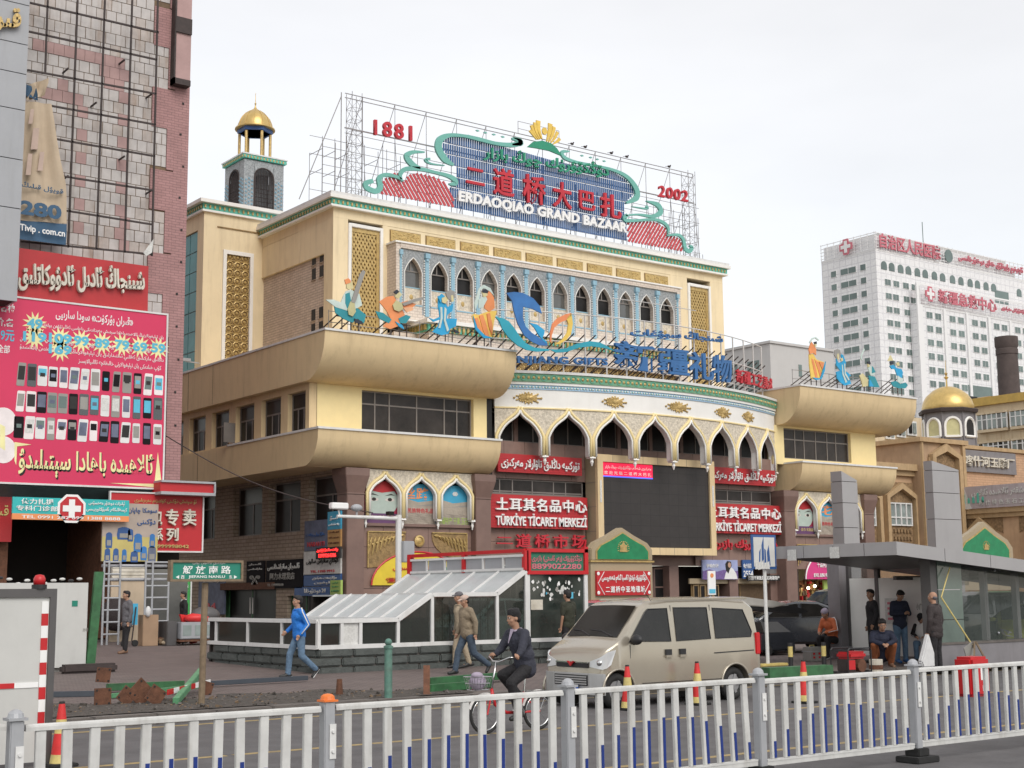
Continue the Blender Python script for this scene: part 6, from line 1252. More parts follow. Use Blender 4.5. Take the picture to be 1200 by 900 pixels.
# turret drum and dome
dz0=oxz(1111,521,OY+3)[1];dz1=oxz(1111,484,OY+3)[1];dr=(oY(1140,500,OY+3).x-oY(1083,500,OY+3).x)/2*.64;dcx=(oY(1140,500,OY+3).x+oY(1083,500,OY+3).x)/2;dcy=OY+3.0
dm=thing('domed_turret',(dcx,dcy,dz0-.5),'grey eight-sided turret with gold dome and white-framed arched windows on ochre building','turret')
MB().lathe((dcx,dcy,dz0-.6),[(dr,0),(dr,dz1-dz0+.5)],8,a0=PI/8).build('drum','slatestone',dm);MB().lathe((dcx,dcy,dz1-.1),[(dr+.3,0),(dr+.35,.25),(dr+.1,.35)],8,a0=PI/8).build('eaves','irondark',dm)
dh=oxz(1111,456,OY+3)[1]-dz1;MB().lathe((dcx,dcy,dz1+.2),[((dr-.05)*math.cos(t_)*(1.03 if .1<t_<.7 else 1),dh*math.sin(t_)) for t_ in [PI/2*k/14 for k in range(14)]]+[(.08,dh),(.05,dh+.6),(.2,dh+.75),(.05,dh+.9),(.14,dh+1.1),(.03,dh+1.2),(.02,dh+2.2)],28).build('dome','golddome',dm,smooth=.7)
for k in range(8):
    a=PI/8+k*PI/4+PI/8;n_=Vector((math.cos(a),math.sin(a),0));u_=Vector((-n_.y,n_.x,0));c_=Vector((dcx,dcy,0))+n_*(dr*math.cos(PI/8)+.02);zb_=dz0+.5;h_=dz1-dz0-1.2
    def arcp(r,o,zz): return [c_+u_*(-r)+n_*o+Vector((0,0,zb_)),c_+u_*(-r)+n_*o+Vector((0,0,zb_+h_*.6))]+[c_+u_*(-r*math.cos(PI*i/8))+n_*o+Vector((0,0,zb_+h_*.6+r*1.1*math.sin(PI*i/8))) for i in range(1,8)]+[c_+u_*r+n_*o+Vector((0,0,zb_+h_*.6)),c_+u_*r+n_*o+Vector((0,0,zb_))]
    w_=MB().tube(arcp(.62,.05,0),.12,5).tube([arcp(.62,.05,0)[0],arcp(.62,.05,0)[-1]],.12,5).build('window_frame','white',dm);MB().prism(arcp(.58,.0,0),n_*.04).build('pane','black' if k in (5,) else 'fig_lute',w_)
    e=Vector((dcx,dcy,0))+Vector((math.cos(a+PI/8),math.sin(a+PI/8),0))*(dr+.02);MB().bar(e+Vector((0,0,dz0-.5)),e+Vector((0,0,dz1-.1)),.1).build('corner_strip','slatestone',dm)
# jade factory sign block
x0,x1=oxz(1121,540,OY+1)[0],oxz(1188,540,OY+1)[0];za,zb=oxz(1150,527.5,OY+1)[1],oxz(1150,554,OY+1)[1]
MB().box((x1-.01+(x0-x1),OY+1.0,.5),(x1+1.5,OY+9,za)).build('upper_wall','orangebrick',ob);MB().box((x0,OY+.8,za),(x1+1.7,OY+9,za+.3)).build('cornice','ochre_trim',ob)
t=thing('factory_sign',((x0+x1)/2,OY+.9,zb),'grey signboard with pale raised characters below the turret','sign');MB().box((x0+.05,OY+.8,zb),(x1,OY+.99,za-.1)).build('board','slatestone',t)
tx('喀什河玉雕厂','letterdirty',OY+.78,x0+.6,x1-.4,zb+.45,za-.55,t,depth=.15,bold=.02)
# wing coming towards the camera (plane X const)
WX=oxz(1121.5,585)[0];
def wyz(px,py): p=oX(px,py,WX);return p.y,p.z
zt=wyz(1150,602)[1];MB().box((WX,30,.4),(WX+8,OY-.61,zt)).build('wing_wall','ochre_light',ob);MB().box((WX-.35,30,zt),(WX+8,OY-.62,zt+.35)).box((WX-.2,30,zt-.35),(WX+8,OY-.63,zt)).build('cornice','ochre_trim',ob);MB().box((WX+.5,30,zt+.35),(WX+.7,OY-.7,zt+1.4)).build('parapet','ochre',ob)
t=thing('roof_banner',(WX-.4,56,zt+.35),'long faded mauve roof banner with teal mosque emblem and pale Uyghur lettering','banner');ya,yb=OY-1.0,40
zb1,zt1=wyz(1130,597.3)[1],wyz(1130,571.5)[1];MB().box((WX-.45,yb,zb1),(WX-.35,ya,zt1)).build('sheet','mauve',t);MB().prism([(WX-.47,ya,zb1),(WX-.47,ya,zt1),(WX-.47,wyz(1134,580)[0],zt1),(WX-.47,wyz(1142,580)[0],zb1)],(.01,0,0)).build('printed_corner','mauvepale',t)
m=MB()
for k in range(6): y=wyz(1124,580)[0]-.35-k*.42;hb=(zt1-zb1)*(.5+.12*math.sin(k*2));m.box((WX-.49,y-.1,zb1+(zt1-zb1)*.25),(WX-.48,y+.1,zb1+hb)).ball((WX-.485,y,zb1+hb),(.01,.12,.16),6,4)
m.build('printed_mosque','tealtrim',t)
letters(ar('قەشقەر ئالاھىدە ئاتلاس'),'mauvepale',(WX-.47,wyz(1143,590)[0],zb1+(zt1-zb1)*.48),(WX-.47,wyz(1212,590)[0],zb1+(zt1-zb1)*.48),(WX-.47,wyz(1143,590)[0],zb1+(zt1-zb1)*.88),t,nrm=(-1,0,0),depth=.02,bold=.02);letters('喀 什 特 色 玉 石 工 艺','mauvepale',(WX-.47,wyz(1152,590)[0],zb1+(zt1-zb1)*.12),(WX-.47,wyz(1212,590)[0],zb1+(zt1-zb1)*.12),(WX-.47,wyz(1152,590)[0],zb1+(zt1-zb1)*.36),t,nrm=(-1,0,0),depth=.02,bold=.02)
wf=MB()
def nicheX(cy,w,zs_,zap,zb):
    o=MB();f=.45;outer=[(cy+w/2+f,zb),(cy+w/2+f,zs_+.2),(cy,zap+f*1.3),(cy-w/2-f,zs_+.2),(cy-w/2-f,zb)];inner=[(cy+w/2,zb),(cy+w/2,zs_),(cy,zap),(cy-w/2,zs_),(cy-w/2,zb)]
    for (a,b),(c,d) in zip(zip(outer,outer[1:]),zip(inner,inner[1:])): o.prism([(WX-.4,a[0],a[1]),(WX-.4,b[0],b[1]),(WX-.4,d[0],d[1]),(WX-.4,c[0],c[1])],(.38,0,0))
    n_=o.build('niche_frame','ochre_trim',ob);MB().prism([(WX-.04,y,z) for y,z in inner],(.03,0,0)).build('niche_back','carvebrown',n_);MB().box((WX-.1,cy-w/2+.2,zb+.3),(WX-.05,cy+w/2-.2,zs_-.5)).build('pane','glassdark',n_)
    fr=MB()
    for k in range(4): y=cy-w/2+.3+k*(w-.6)/3;fr.box((WX-.16,y-.05,zb+.3),(WX-.1,y+.05,zs_-.5))
    fr.box((WX-.15,cy-w/2+.2,zs_-1.3),(WX-.1,cy+w/2-.2,zs_-1.2));fr.build('window_frame','whitepaint',n_);MB().box((WX-.3,cy-w/2,zs_-.5),(WX-.05,cy+w/2,zs_-.25)).build('transom','ochre_trim',n_)
    MB().prism([(WX-.05,cy+w/2+1.1,zap+.5),(WX-.05,cy-w/2-1.1,zap+.5),(WX-.05,cy-w/2-1.1,zs_),(WX-.05,cy,zap+.1),(WX-.05,cy+w/2+1.1,zs_)],(.04,0,0)).build('spandrel','carvebrown',ob)
ya,yb=wyz(1137,620)[0],wyz(1164,620)[0];cyy,ww=(ya+yb)/2,ya-yb
for k in range(4): nicheX(cyy-k*(ww+3.2),ww-.4,wyz(1150,626)[1],wyz(1150,615)[1],wyz(1150,650)[1])
MB().tube([(WX-.15,wyz(1127,620)[0],zt-.3),(WX-.15,wyz(1127,620)[0],1)],.1,6).build('downpipe','irondark',ob)
# weathered flats behind
FX=oY(1135,500,95).x;
def fyz(px,py,X=None): p=oX(px,py,X or FX);return p.y,p.z
fl_=thing('old_flats',(FX+5,90,.5),'weathered yellow flats with rows of glazed balconies behind the domed turret','building');ztf=fyz(1150,476)[1]
MB().box((FX,20,.5),(FX+12,oX(1133,500,FX).y,ztf)).build('wall','aptwall',fl_);MB().box((FX-.4,20,ztf),(FX+12.3,oX(1133,500,FX).y+.3,ztf+.9)).build('parapet','yellowroof',fl_)
for row,(pt,pb_) in enumerate(((485,503),(519,531),(541,560))):
    z1_,z0_=fyz(1165,pt)[1],fyz(1165,pb_)[1]
    for (pa,pq) in ((1148,1183),(1187,1226),(1230,1262)):
        y1_,y0_=oX(pa,500,FX).y,oX(pq,500,FX).y;o=MB().box((FX-.5,y0_,z0_-.3),(FX+.1,y1_,z0_)).box((FX-.5,y0_,z1_),(FX+.1,y1_,z1_+.2)).build('balcony','aptwall',fl_);nn=6
        for k in range(nn): a_,b_=y0_+(y1_-y0_)*k/nn,y0_+(y1_-y0_)*(k+1)/nn;MB().box((FX-.42,a_+.08,z0_+.08),(FX-.36,b_-.08,z1_-.08)).build('pane',random.choice(['aptwin','aptwin','glassdark','glassmid']),o)
        fr=MB()
        for k in range(nn+1): a_=y0_+(y1_-y0_)*k/nn;fr.box((FX-.46,a_-.07,z0_),(FX-.34,a_+.07,z1_))
        fr.box((FX-.45,y0_,z0_+(z1_-z0_)*.62),(FX-.35,y1_,z0_+(z1_-z0_)*.62+.1));fr.build('balcony_frame','whitepaint',o)
MB().prism([(oY(x,y,99).x,99,oY(x,y,99).z) for x,y in ((1132,469),(1160,464),(1180,470),(1180,480),(1132,480))],(0,5,0)).build('roof_shed','ochre',fl_);p=oY(1137,473,98.95);MB().box((p.x,98.9,p.z-1.0),(p.x+1.4,98.98,p.z+.9)).build('shed_window','glassdark',fl_)
# left remnants of the flats seen beside the bazaar wing
p0,p1=oY(1036,496,92),oY(1080,545,92);fl2=thing('old_flats',(p0.x,94,.5),'narrow slice of weathered yellow flats between the bazaar wing and the turret','building');MB().box((p0.x-4,92,.5),(p1.x+2,100,oY(1060,488,92).z)).build('wall','aptwall',fl2)
for k,(a_,b_,c_,d_) in enumerate(((1037,499,1048,515),(1050,496,1061,513),(1062,493,1074,511))):
    q0,q1=oY(a_,b_,91.9),oY(c_,d_,91.9);o=MB().box((q0.x,91.8,q1.z),(q1.x,92.0,q0.z)).build('window_frame','whitepaint',fl2);MB().box((q0.x+.2,91.7,q1.z+.2),((q0.x+q1.x)/2-.1,91.79,q0.z-.2)).build('pane','glassdark',o);MB().box(((q0.x+q1.x)/2+.1,91.7,q1.z+.2),(q1.x-.2,91.79,q0.z-.2)).build('pane','aptwin',o)
q0,q1=oY(1037,516,90.5),oY(1066,526,90.5);MB().box((q0.x,90.4,q1.z),(q1.x,92,q0.z)).build('balcony','aptwall',fl2)
q0,q1=oY(1028,532,75),oY(1076,556,75);sb=thing('stone_annexe',(q0.x,76,.5),'low rough stone annexe with concrete coping left of the turret','building');MB().box((q0.x-3,75,.5),(q1.x,80,q0.z)).build('wall','oldstone',sb);MB().box((q0.x-3,74.8,q0.z),(q1.x,80,q0.z+.35)).box((q0.x-3,74.6,q1.z-.2),(q1.x,74.99,q1.z+.2)).build('coping','whitepaint',sb)
smesh={}
for r_ in range(8):
    z=q1.z+.25+r_*.42;x=q0.x-2.9
    while x < q1.x-.7 and z < q0.z-.4:
        w_=random.choice([.6,.8,1.0]);smesh.setdefault(w_,MB().box((.02,-.06,.02),(w_-.02,.02,.4)).build('stone','oldstone',mesh=True));inst('stone',smesh[w_],sb,Matrix.Translation((x,75+random.uniform(-.03,.03),z)));x += w_
# chimney
cpx=oY(1181,430,130);cb=oY(1170,430,130);r_=(oY(1193,430,130).x-oY(1169,430,130).x)/2*.58;ctop=oY(1181,395,130).z
tag(MB().lathe((cpx.x,130,.5),[(r_*1.2,0),(r_,ctop-3.5),(r_*1.06,ctop-3.4),(r_*1.06,ctop-2.6),(r_,ctop-2.5),(r_*1.12,ctop-2),(r_*1.12,ctop-.6),(r_*.8,ctop-.5)],24).build('chimney','chimney',smooth=.5),'dark brick factory chimney standing in front of the hospital wing','chimney')

# ------------------------------------------------------------------ helper shapes for people, applied remesh
def remeshed(mb,name,mat,parent,vox=.014,it=2):
    me=bpy.data.meshes.new('t');inv=wm(parent).inverted();me.from_pydata([tuple(inv @ Vector(v)) for v in mb.v],[],mb.f)
    o=bpy.data.objects.new('t',me);COL.objects.link(o);r=o.modifiers.new('r','REMESH');r.mode='VOXEL';r.voxel_size=vox;r.use_smooth_shade=True
    if it: s=o.modifiers.new('s','SMOOTH');s.iterations=it;s.factor=.5
    dg=bpy.context.evaluated_depsgraph_get();m2=bpy.data.meshes.new_from_object(o.evaluated_get(dg));bpy.data.objects.remove(o)
    m2.materials.clear();m2.materials.append(MATS[mat]);m2.shade_smooth();c=bpy.data.objects.new(name,m2);COL.objects.link(c);c.parent=parent;WM[c.name]=wm(parent).copy();return c
def cap(mb,p,q,r0,r1,n=10):
    p,q=Vector(p),Vector(q);d=(q-p);l=max(d.length,1e-4);d=d/l;pts=[];rr=[]
    for k in range(4): a=PI/2*(1-k/3);pts.append(p-d*r0*math.sin(a));rr.append(max(.001,r0*math.cos(a)))
    for k in range(4): a=PI/2*k/3;pts.append(q+d*r1*math.sin(a));rr.append(max(.001,r1*math.cos(a)))
    return mb.tube(pts,rr,n)
STAND=dict(pel=(0,0,.92),wai=(0,0,1.08),che=(.01,0,1.30),nek=(0,0,1.47),hed=(.03,0,1.61),shL=(0,.17,1.40),shR=(0,-.17,1.40),elL=(-.02,.23,1.13),elR=(-.02,-.23,1.13),haL=(.04,.22,.88),haR=(.04,-.22,.88),
   hiL=(0,.09,.90),hiR=(0,-.09,.90),knL=(.02,.10,.49),knR=(.02,-.10,.49),anL=(0,.11,.08),anR=(0,-.11,.08),toL=(.17,.13,.03),toR=(.17,-.13,.03),look=0,nod=0)
def person(label,loc,az,top,bottom,shoe='shoe',hair='hair',hat=None,sleeve=1,coat=.0,scale=1.0,pose=None,skin='skin',bulk=1.0,stripes=None,shirt=None,cat='person',bald=False,hatmat=None,gripL=False,gripR=False):
    J=dict(STAND);J.update(pose or {});loc=Vector(loc);o=thing('person',loc,label,cat,rz=az);M=wm(o) @ Matrix.Scale(scale,4)
    V={k: Vector(v) for k,v in J.items() if isinstance(v,tuple)}
    b=MB(M);hd=Matrix.Rotation(math.radians(J['look']),3,'Z') @ Matrix.Rotation(math.radians(J['nod']),3,'Y');H=V['hed'];h=lambda x,y,z: H + hd @ Vector((x,y,z))
    b.ball(H+hd @ Vector((-.008,0,.035)),(.095,.076,.092),16,12,R=hd);b.ball(h(.03,0,-.035),(.062,.056,.078),14,10,R=hd);b.ball(h(.045,0,-.085),(.03,.03,.022),10,8,R=hd)
    cap(b,h(.088,0,.025),h(.106,0,-.012),.009,.014,8);b.ball(h(.082,0,.048),(.016,.05,.012),8,6,R=hd);b.ball(h(.088,0,-.047),(.012,.024,.010),8,6,R=hd)
    for s in (-1,1): b.ball(h(-.005,s*.079,.0),(.020,.010,.032),8,6,R=hd);b.ball(h(.055,s*.045,-.015),(.03,.022,.025),8,6,R=hd)
    cap(b,V['nek']+Vector((0,0,-.06)),h(-.01,0,-.05),.058,.052)
    up=(V['nek']-V['pel']).normalized();shx=V['shL']-V['shR'];sax=shx.normalized()
    cap(b,V['pel'],V['che'],.11,.12);cap(b,V['shL'],V['shR'],.06,.06)
    for s in 'LR':
        cap(b,V['sh'+s],V['el'+s],.048,.038);cap(b,V['el'+s],V['ha'+s],.038,.027);cap(b,V['hi'+s],V['kn'+s],.075,.052);cap(b,V['kn'+s],V['an'+s],.05,.038);cap(b,V['an'+s],V['to'+s],.035,.025)
        # hand: palm, four fingers of unequal length, thumb leaving the side of the palm
        el,ha=V['el'+s],V['ha'+s];d=(ha-el).normalized();sg=1 if s == 'L' else -1;side=Vector((1,0,0))-d*d.x
        side=side.normalized() if side.length > .2 else Vector((0,-sg,0));pn=d.cross(side)*sg;cur=.9 if (gripL if s == 'L' else gripR) else .35
        pc=ha+d*.055;cap(b,ha,pc-d*.01,.026,.03);cap(b,pc+side*.018,pc-side*.018,.021,.020)
        for i,(off_,ln) in enumerate(((.028,.062),(.010,.070),(-.009,.066),(-.027,.052))):
            a0=pc+side*off_+d*.02;a1=a0+(d*math.cos(cur)-pn*math.sin(cur))*ln*.55;a2=a1+(d*math.cos(cur*2.2)-pn*math.sin(cur*2.2))*ln*.5;cap(b,a0,a1,.0105,.0095,6);cap(b,a1,a2,.0095,.008,6)
        t0=ha+d*.03+side*.028;t1=t0+(side*.7+d*.6-pn*.3).normalized()*.035;t2=t1+(d-pn*.5).normalized()*.03;cap(b,t0,t1,.012,.011,6);cap(b,t1,t2,.011,.009,6)
    remeshed(b,'body',skin,o,.0125)
    for s in (-1,1): MB(M).ball(h(.083,s*.032,.028),(.010,.015,.008),8,6,R=hd).build('eye','eyewhite',o,smooth=True);MB(M).ball(h(.091,s*.032,.028),(.006,.007,.007),6,5,R=hd).build('pupil','eyedark',o);MB(M).ball(h(.090,s*.032,.047),(.006,.022,.005),8,4,R=hd).build('eyebrow','hair',o)
    MB(M).ball(h(.097,0,-.048),(.006,.022,.005),8,5,R=hd).build('mouth','lip',o)
    # clothing
    w=MB(M);k=bulk;cap(w,V['che']+sax*.08,V['che']-sax*.08,.125*k,.125*k,14);cap(w,V['shL']-sax*.01,V['shR']+sax*.01,.075*k,.075*k);cap(w,V['wai']+sax*.06,V['wai']-sax*.06,.12*k,.12*k,14);cap(w,V['che'],V['wai'],.15*k,.145*k,14);cap(w,V['nek']+Vector((-.01,0,-.05)),V['che'],.08,.13*k)
    low=V['pel']+Vector((0,0,-coat));cap(w,V['wai'],V['pel']+(V['pel']-V['wai']).normalized()*0,.14*k,.145*k,14);cap(w,V['pel']+sax*.06,V['pel']-sax*.06,.125*k,.125*k,14)
    if coat: cap(w,low+sax*.07,low-sax*.07,.12*k,.12*k,14)
    for s in 'LR':
        el=V['el'+s];ha=V['ha'+s];cap(w,V['sh'+s],el if sleeve > .6 else V['sh'+s]+(el-V['sh'+s])*.8,.072*k,.058*k)
        if sleeve > .6: cap(w,el,el+(ha-el)*.97,.058*k,.045*k)
    remeshed(w,'jacket' if sleeve > .6 else 'shirt',top,o,.016)
    if shirt: MB(M).prism([V['nek']+hd*0 @ Vector((0,0,0))+Vector(p) for p in ((.075,-.035,.0),(.075,.035,.0),(.15,.0,-.2))],(.012,0,0)).build('shirt_front',shirt,o)
    cl=MB(M);cl.tube([V['nek']+Vector((.07*math.cos(a)-.0,.07*math.sin(a),-.03+.03*(1-math.cos(a))*.5+.0)) for a in [2*PI*i/12 for i in range(12)]],.018,6,closed=True);cl.build('collar',shirt or top,o,smooth=True)
    if stripes:
        for s in 'LR':
            sg=1 if s == 'L' else -1;q=MB(M);el=V['el'+s];ha=V['ha'+s];sd=Vector((0,sg,0));q.tube([V['nek']+sd*.07+Vector((0,0,-.01)),V['sh'+s]+sd*.03*k+Vector((0,0,.078*k)),V['sh'+s]+sd*.077*k,el+sd*.060*k+Vector((0,0,0)),el+(ha-el)*.9+sd*.049*k],.013,6);q.build('sleeve_stripe',stripes,o,smooth=True)
    g_=MB(M);cap(g_,V['pel']+sax*.05,V['pel']-sax*.05,.115*k,.115*k,14)
    for s in 'LR': cap(g_,V['hi'+s]+Vector((0,0,-.02)),V['kn'+s],.098*k,.072*k,12);cap(g_,V['kn'+s],V['an'+s]+(V['kn'+s]-V['an'+s])*.06,.072*k,.062*k,12)
    remeshed(g_,'trousers',bottom,o,.016)
    for s in 'LR':
        a,t_=V['an'+s],V['to'+s];d=(t_-a);q=MB(M);cap(q,a-d*.28+Vector((0,0,-.03)),t_,.045,.038);cap(q,a+Vector((0,0,.01)),a+d*.3,.05,.045);remeshed(q,'shoe',shoe,o,.014,1)
        if shoe in ('shoe','shoeblue') and stripes: MB(M).bar(a-d*.5+Vector((0,0,-.055)),t_+Vector((0,0,-.03)),.075,.018).build('sole','shoewhite',o)
    if not bald:
        q=MB(M);q.ball(h(-.022,0,.058),(.098,.086,.083),16,12,R=hd);q.ball(h(-.05,0,.01),(.062,.08,.08),12,10,R=hd)
        if hat is None: cap(q,h(.05,-.045,.092),h(.05,.045,.092),.030,.030);q.ball(h(.03,0,.105),(.06,.07,.035),12,8,R=hd)
        remeshed(q,'hair',hair,o,.012,1)
    else: MB(M).ball(h(-.045,0,.0),(.058,.079,.05),12,8,R=hd).build('hair','c_grey',o,smooth=True)
    if hat:
        q=MB(M)
        if hat == 'cap': q.ball(h(-.01,0,.075),(.105,.088,.075),16,10,R=hd);cap(q,h(.08,-.035,.065),h(.15,-.02,.050),.018,.012);cap(q,h(.08,.035,.065),h(.15,.02,.050),.018,.012);cap(q,h(.09,0,.068),h(.155,0,.052),.016,.012)
        elif hat == 'doppa': q.v,q.f,q.mi=[],[],[];q=MB(M @ Matrix.Translation(h(-.01,0,.065)) @ hd.to_4x4());q.lathe((0,0,0),[(.093,0),(.096,.02),(.086,.075),(.06,.09),(.01,.092)],18)
        elif hat == 'beanie': q.ball(h(-.015,0,.068),(.108,.092,.088),16,10,R=hd)
        q.build('hat',hatmat,o,smooth=.9)
    return o
def bone(p,az_,*off): return p
walkL=dict(pel=(0,0,.90),wai=(.01,0,1.06),che=(.03,0,1.29),nek=(.04,0,1.46),hed=(.075,0,1.60),shL=(.03,.17,1.39),shR=(.03,-.17,1.39))
gl=lambda px,py: (lambda p: (p.x,p.y,p.z))(oG(px,py))
A180=PI
person('young man in bright blue track jacket with white sleeve stripe striding left',gl(350,795),A180-.12,'c_blue','c_jean',stripes='c_white',scale=1.0,pose={**walkL,'elL':(-.10,.22,1.12),'haL':(.06,.20,.91),'elR':(.02,-.22,1.12),'haR':(.20,-.2,.98),'hiL':(0,.09,.88),'hiR':(0,-.09,.88),'knL':(-.02,.1,.47),'anL':(-.36,.1,.17),'toL':(-.27,.11,.04),'knR':(.17,-.1,.50),'anR':(.20,-.1,.08),'toR':(.37,-.1,.05),'hed':(.05,0,1.60)},bulk=1.0)
person('man in grey blazer and black trousers standing by the white hoarding',gl(148,766),A180,'c_grey','c_black',shoe='shoebrown',scale=1.0,coat=.12,pose={'hed':(.05,0,1.60),'knL':(.05,.09,.49),'anL':(.08,.10,.08),'toL':(.25,.11,.03),'haR':(.02,-.24,.88)})
def onwaist(px,pyhead,d): p=CP+ray(px,pyhead)*(d/1650);return p
for px,py,d,az_,top_,lab in ((216,694,46.5,A180-.3,'c_black','man in black leather jacket with white zip behind the grey stall'),(199,698,50,A180-.8,'c_navy','man in dark jacket half hidden beside the scaffold frames'),(192,700,51,A180,'c_black','dark figure standing in shadow behind the scaffold frames')):
    p=onwaist(px,py,d);z=gz(p.y);o=person(lab,(p.x,p.y,z),az_,top_,'c_black',scale=min(1.1,(p.z-z)/1.72),shirt='c_white' if 'zip' in lab else None)
person('man in khaki jacket and peach cap striding left past the glass wall',gl(548,791),A180-.05,'c_khaki','c_jeandark',hat='cap',hatmat='c_cap',scale=1.0,pose={**walkL,'hed':(.07,0,1.585),'nod':12,'elL':(-.06,.24,1.14),'haL':(-.06,.24,.89),'elR':(0,-.24,1.14),'haR':(.10,-.24,.90),'hiL':(0,.09,.88),'hiR':(0,-.09,.88),'knL':(-.10,.1,.47),'anL':(-.50,.1,.20),'toL':(-.42,.11,.06),'knR':(.18,-.1,.50),'anR':(.26,-.1,.09),'toR':(.42,-.1,.05)},bulk=1.05)
person('man in beige jacket with pale trousers walking behind the peach-capped man',gl(541,783),A180-.1,'c_beige','c_beige',hat='cap',hatmat='c_grey',scale=1.02,pose={**walkL,'knR':(.1,-.1,.49),'anR':(.12,-.1,.08),'toR':(.29,-.1,.03),'knL':(-.02,.1,.48),'anL':(-.15,.1,.1)})
person('man in olive T-shirt seen from behind in front of the torn notices',gl(667,779),PI*.55,'c_olive','c_black',sleeve=.5,scale=1.03,bulk=1.08,pose={'elR':(.06,-.27,1.15),'haR':(.22,-.2,1.02)})
# people around the underpass entrance
person('tall man in black standing against the white board looking left',gl(1025,777),A180-.5,'c_black','c_black',scale=1.04,pose={'look':25,'haL':(.06,.18,.92)})
person('man in navy jacket and jeans reading his phone against the white board',gl(1057,777),-PI/2-.35,'c_navy','c_jean',shoe='shoeblue',scale=1.04,pose={'nod':35,'hed':(.07,0,1.585),'elL':(.04,.24,1.16),'haL':(.27,.05,1.20),'elR':(.04,-.24,1.16),'haR':(.27,-.05,1.17)})
sit=dict(pel=(0,0,.50),wai=(.04,0,.66),che=(.14,0,.86),nek=(.22,0,1.01),hed=(.31,0,1.11),shL=(.19,.17,.95),shR=(.19,-.17,.95),hiL=(0,.09,.48),hiR=(0,-.09,.48),knL=(.42,.13,.50),knR=(.42,-.13,.50),anL=(.38,.13,.08),anR=(.38,-.13,.08),toL=(.55,.15,.03),toR=(.55,-.15,.03),elL=(.22,.26,.72),elR=(.22,-.26,.72),haL=(.42,.10,.66),haR=(.42,-.10,.66),nod=30)
person('boy in black cap and white striped jacket sitting with bent knees on the ledge',gl(1086,776),A180+.35,'c_black','c_jean',hat='cap',hatmat='c_black',shoe='shoe',stripes='c_white',scale=.97,pose=sit)
person('road worker in orange vest and lilac cap sitting beside the red generator',(lambda p: (p[0]+.35,p[1],p[2]))(gl(968,772)),A180+.0,'c_orange','c_black',hat='beanie',hatmat='c_lilac',scale=1.03,stripes='c_white',pose={**sit,'nod':20},bulk=1.05)
sq=dict(pel=(0,0,.24),wai=(.05,0,.40),che=(.16,0,.60),nek=(.22,0,.76),hed=(.29,0,.88),shL=(.19,.18,.70),shR=(.19,-.18,.70),hiL=(0,.1,.24),hiR=(0,-.1,.24),knL=(.36,.20,.48),knR=(.36,-.20,.48),anL=(.14,.17,.08),anR=(.14,-.17,.08),toL=(.31,.20,.03),toR=(.31,-.20,.03),elL=(.34,.24,.56),elR=(.34,-.24,.56),haL=(.50,.06,.50),haR=(.50,-.06,.50),nod=22)
person('man in dark jacket and rust trousers squatting below the standing men',gl(1033,782),-PI/2-.7,'c_navy','c_rust',shoe='shoebrown',scale=1.12,pose=sq,bulk=1.05)
bp_=oG(1099,788);person('bald man in dark brown jacket seen from behind holding a white bag',(bp_.x,bp_.y,bp_.z),PI/2+.15,'c_brown','c_black',bald=True,scale=1.01,coat=.1,bulk=1.08,pose={'haL':(.05,.24,.87),'elL':(-.02,.26,1.12),'look':8})
pb_=bp_+Vector((-.34,-.05,0));tag(MB().prism([(pb_.x-.26,pb_.y,pb_.z+.25),(pb_.x-.2,pb_.y,pb_.z+.12),(pb_.x+.22,pb_.y,pb_.z+.12),(pb_.x+.27,pb_.y,pb_.z+.28),(pb_.x+.08,pb_.y,pb_.z+.78),(pb_.x+.04,pb_.y,pb_.z+.86),(pb_.x,pb_.y,pb_.z+.78)],(.02,.14,0)).build('carrier_bag','plasticbag',bevel=.03),'white plastic carrier bag hanging from the bald man\'s hand','bag')
# ------------------------------------------------------------------ bicycle and rider
bk0=oZ(598,858);BKX,BKY=12.33,16.5
bk=thing('bicycle',(BKX,BKY,0),'small red folding bicycle with front basket and high handlebars','bicycle',rz=PI);M=wm(bk);r=.25
def wheel(x):
    w=MB(M).tube([(x+r*math.cos(2*PI*k/28),0,r+.02+r*math.sin(2*PI*k/28)) for k in range(28)],.022,6,closed=True).build('wheel','tyre',bk,smooth=True)
    MB(M).tube([(x+(r-.03)*math.cos(2*PI*k/28),0,r+.02+(r-.03)*math.sin(2*PI*k/28)) for k in range(28)],.012,5,closed=True).build('rim','chrome',w,smooth=True)
    s=MB(M)
    for k in range(16): s.bar((x,.02*(-1)**k,r+.02),(x+(r-.03)*math.cos(2*PI*k/16),0,r+.02+(r-.03)*math.sin(2*PI*k/16)),.004)
    s.build('spokes','chrome',w,kind='stuff');MB(M).cyl((x,-.05,r+.02),(x,.05,r+.02),.022).build('hub','chrome',w)
    MB(M).tube([(x+(r+.035)*math.cos(a),0,r+.02+(r+.035)*math.sin(a)) for a in [PI*.1+PI*.75*k/10 for k in range(11)]],.022,6).build('mudguard','steelwhite',bk)
wheel(.47);wheel(-.47)
MB(M).tube([(.36,0,.62),(.30,0,.40),(.10,0,.28),(-.12,0,.27)],.024,8).tube([(-.12,0,.27),(-.22,0,.55)],.02,8).tube([(-.12,.04,.27),(-.47,.05,.27)],.012,6).tube([(-.12,-.04,.27),(-.47,-.05,.27)],.012,6).tube([(-.20,0,.50),(-.47,0,.30)],.012,6).build('frame','redplastic',bk,smooth=True)
MB(M).tube([(.35,0,.60),(.40,.04,.50),(.47,.05,.27)],.013,6).tube([(.40,-.04,.50),(.47,-.05,.27)],.013,6).build('fork','redplastic',bk);MB(M).tube([(.36,0,.6),(.27,0,1.0)],.014,8).tube([(.12,.28,1.06),(.22,.25,1.06),(.27,.08,1.0),(.27,-.08,1.0),(.22,-.25,1.06),(.12,-.28,1.06)],.012,8).build('handlebar','chrome',bk,smooth=True)
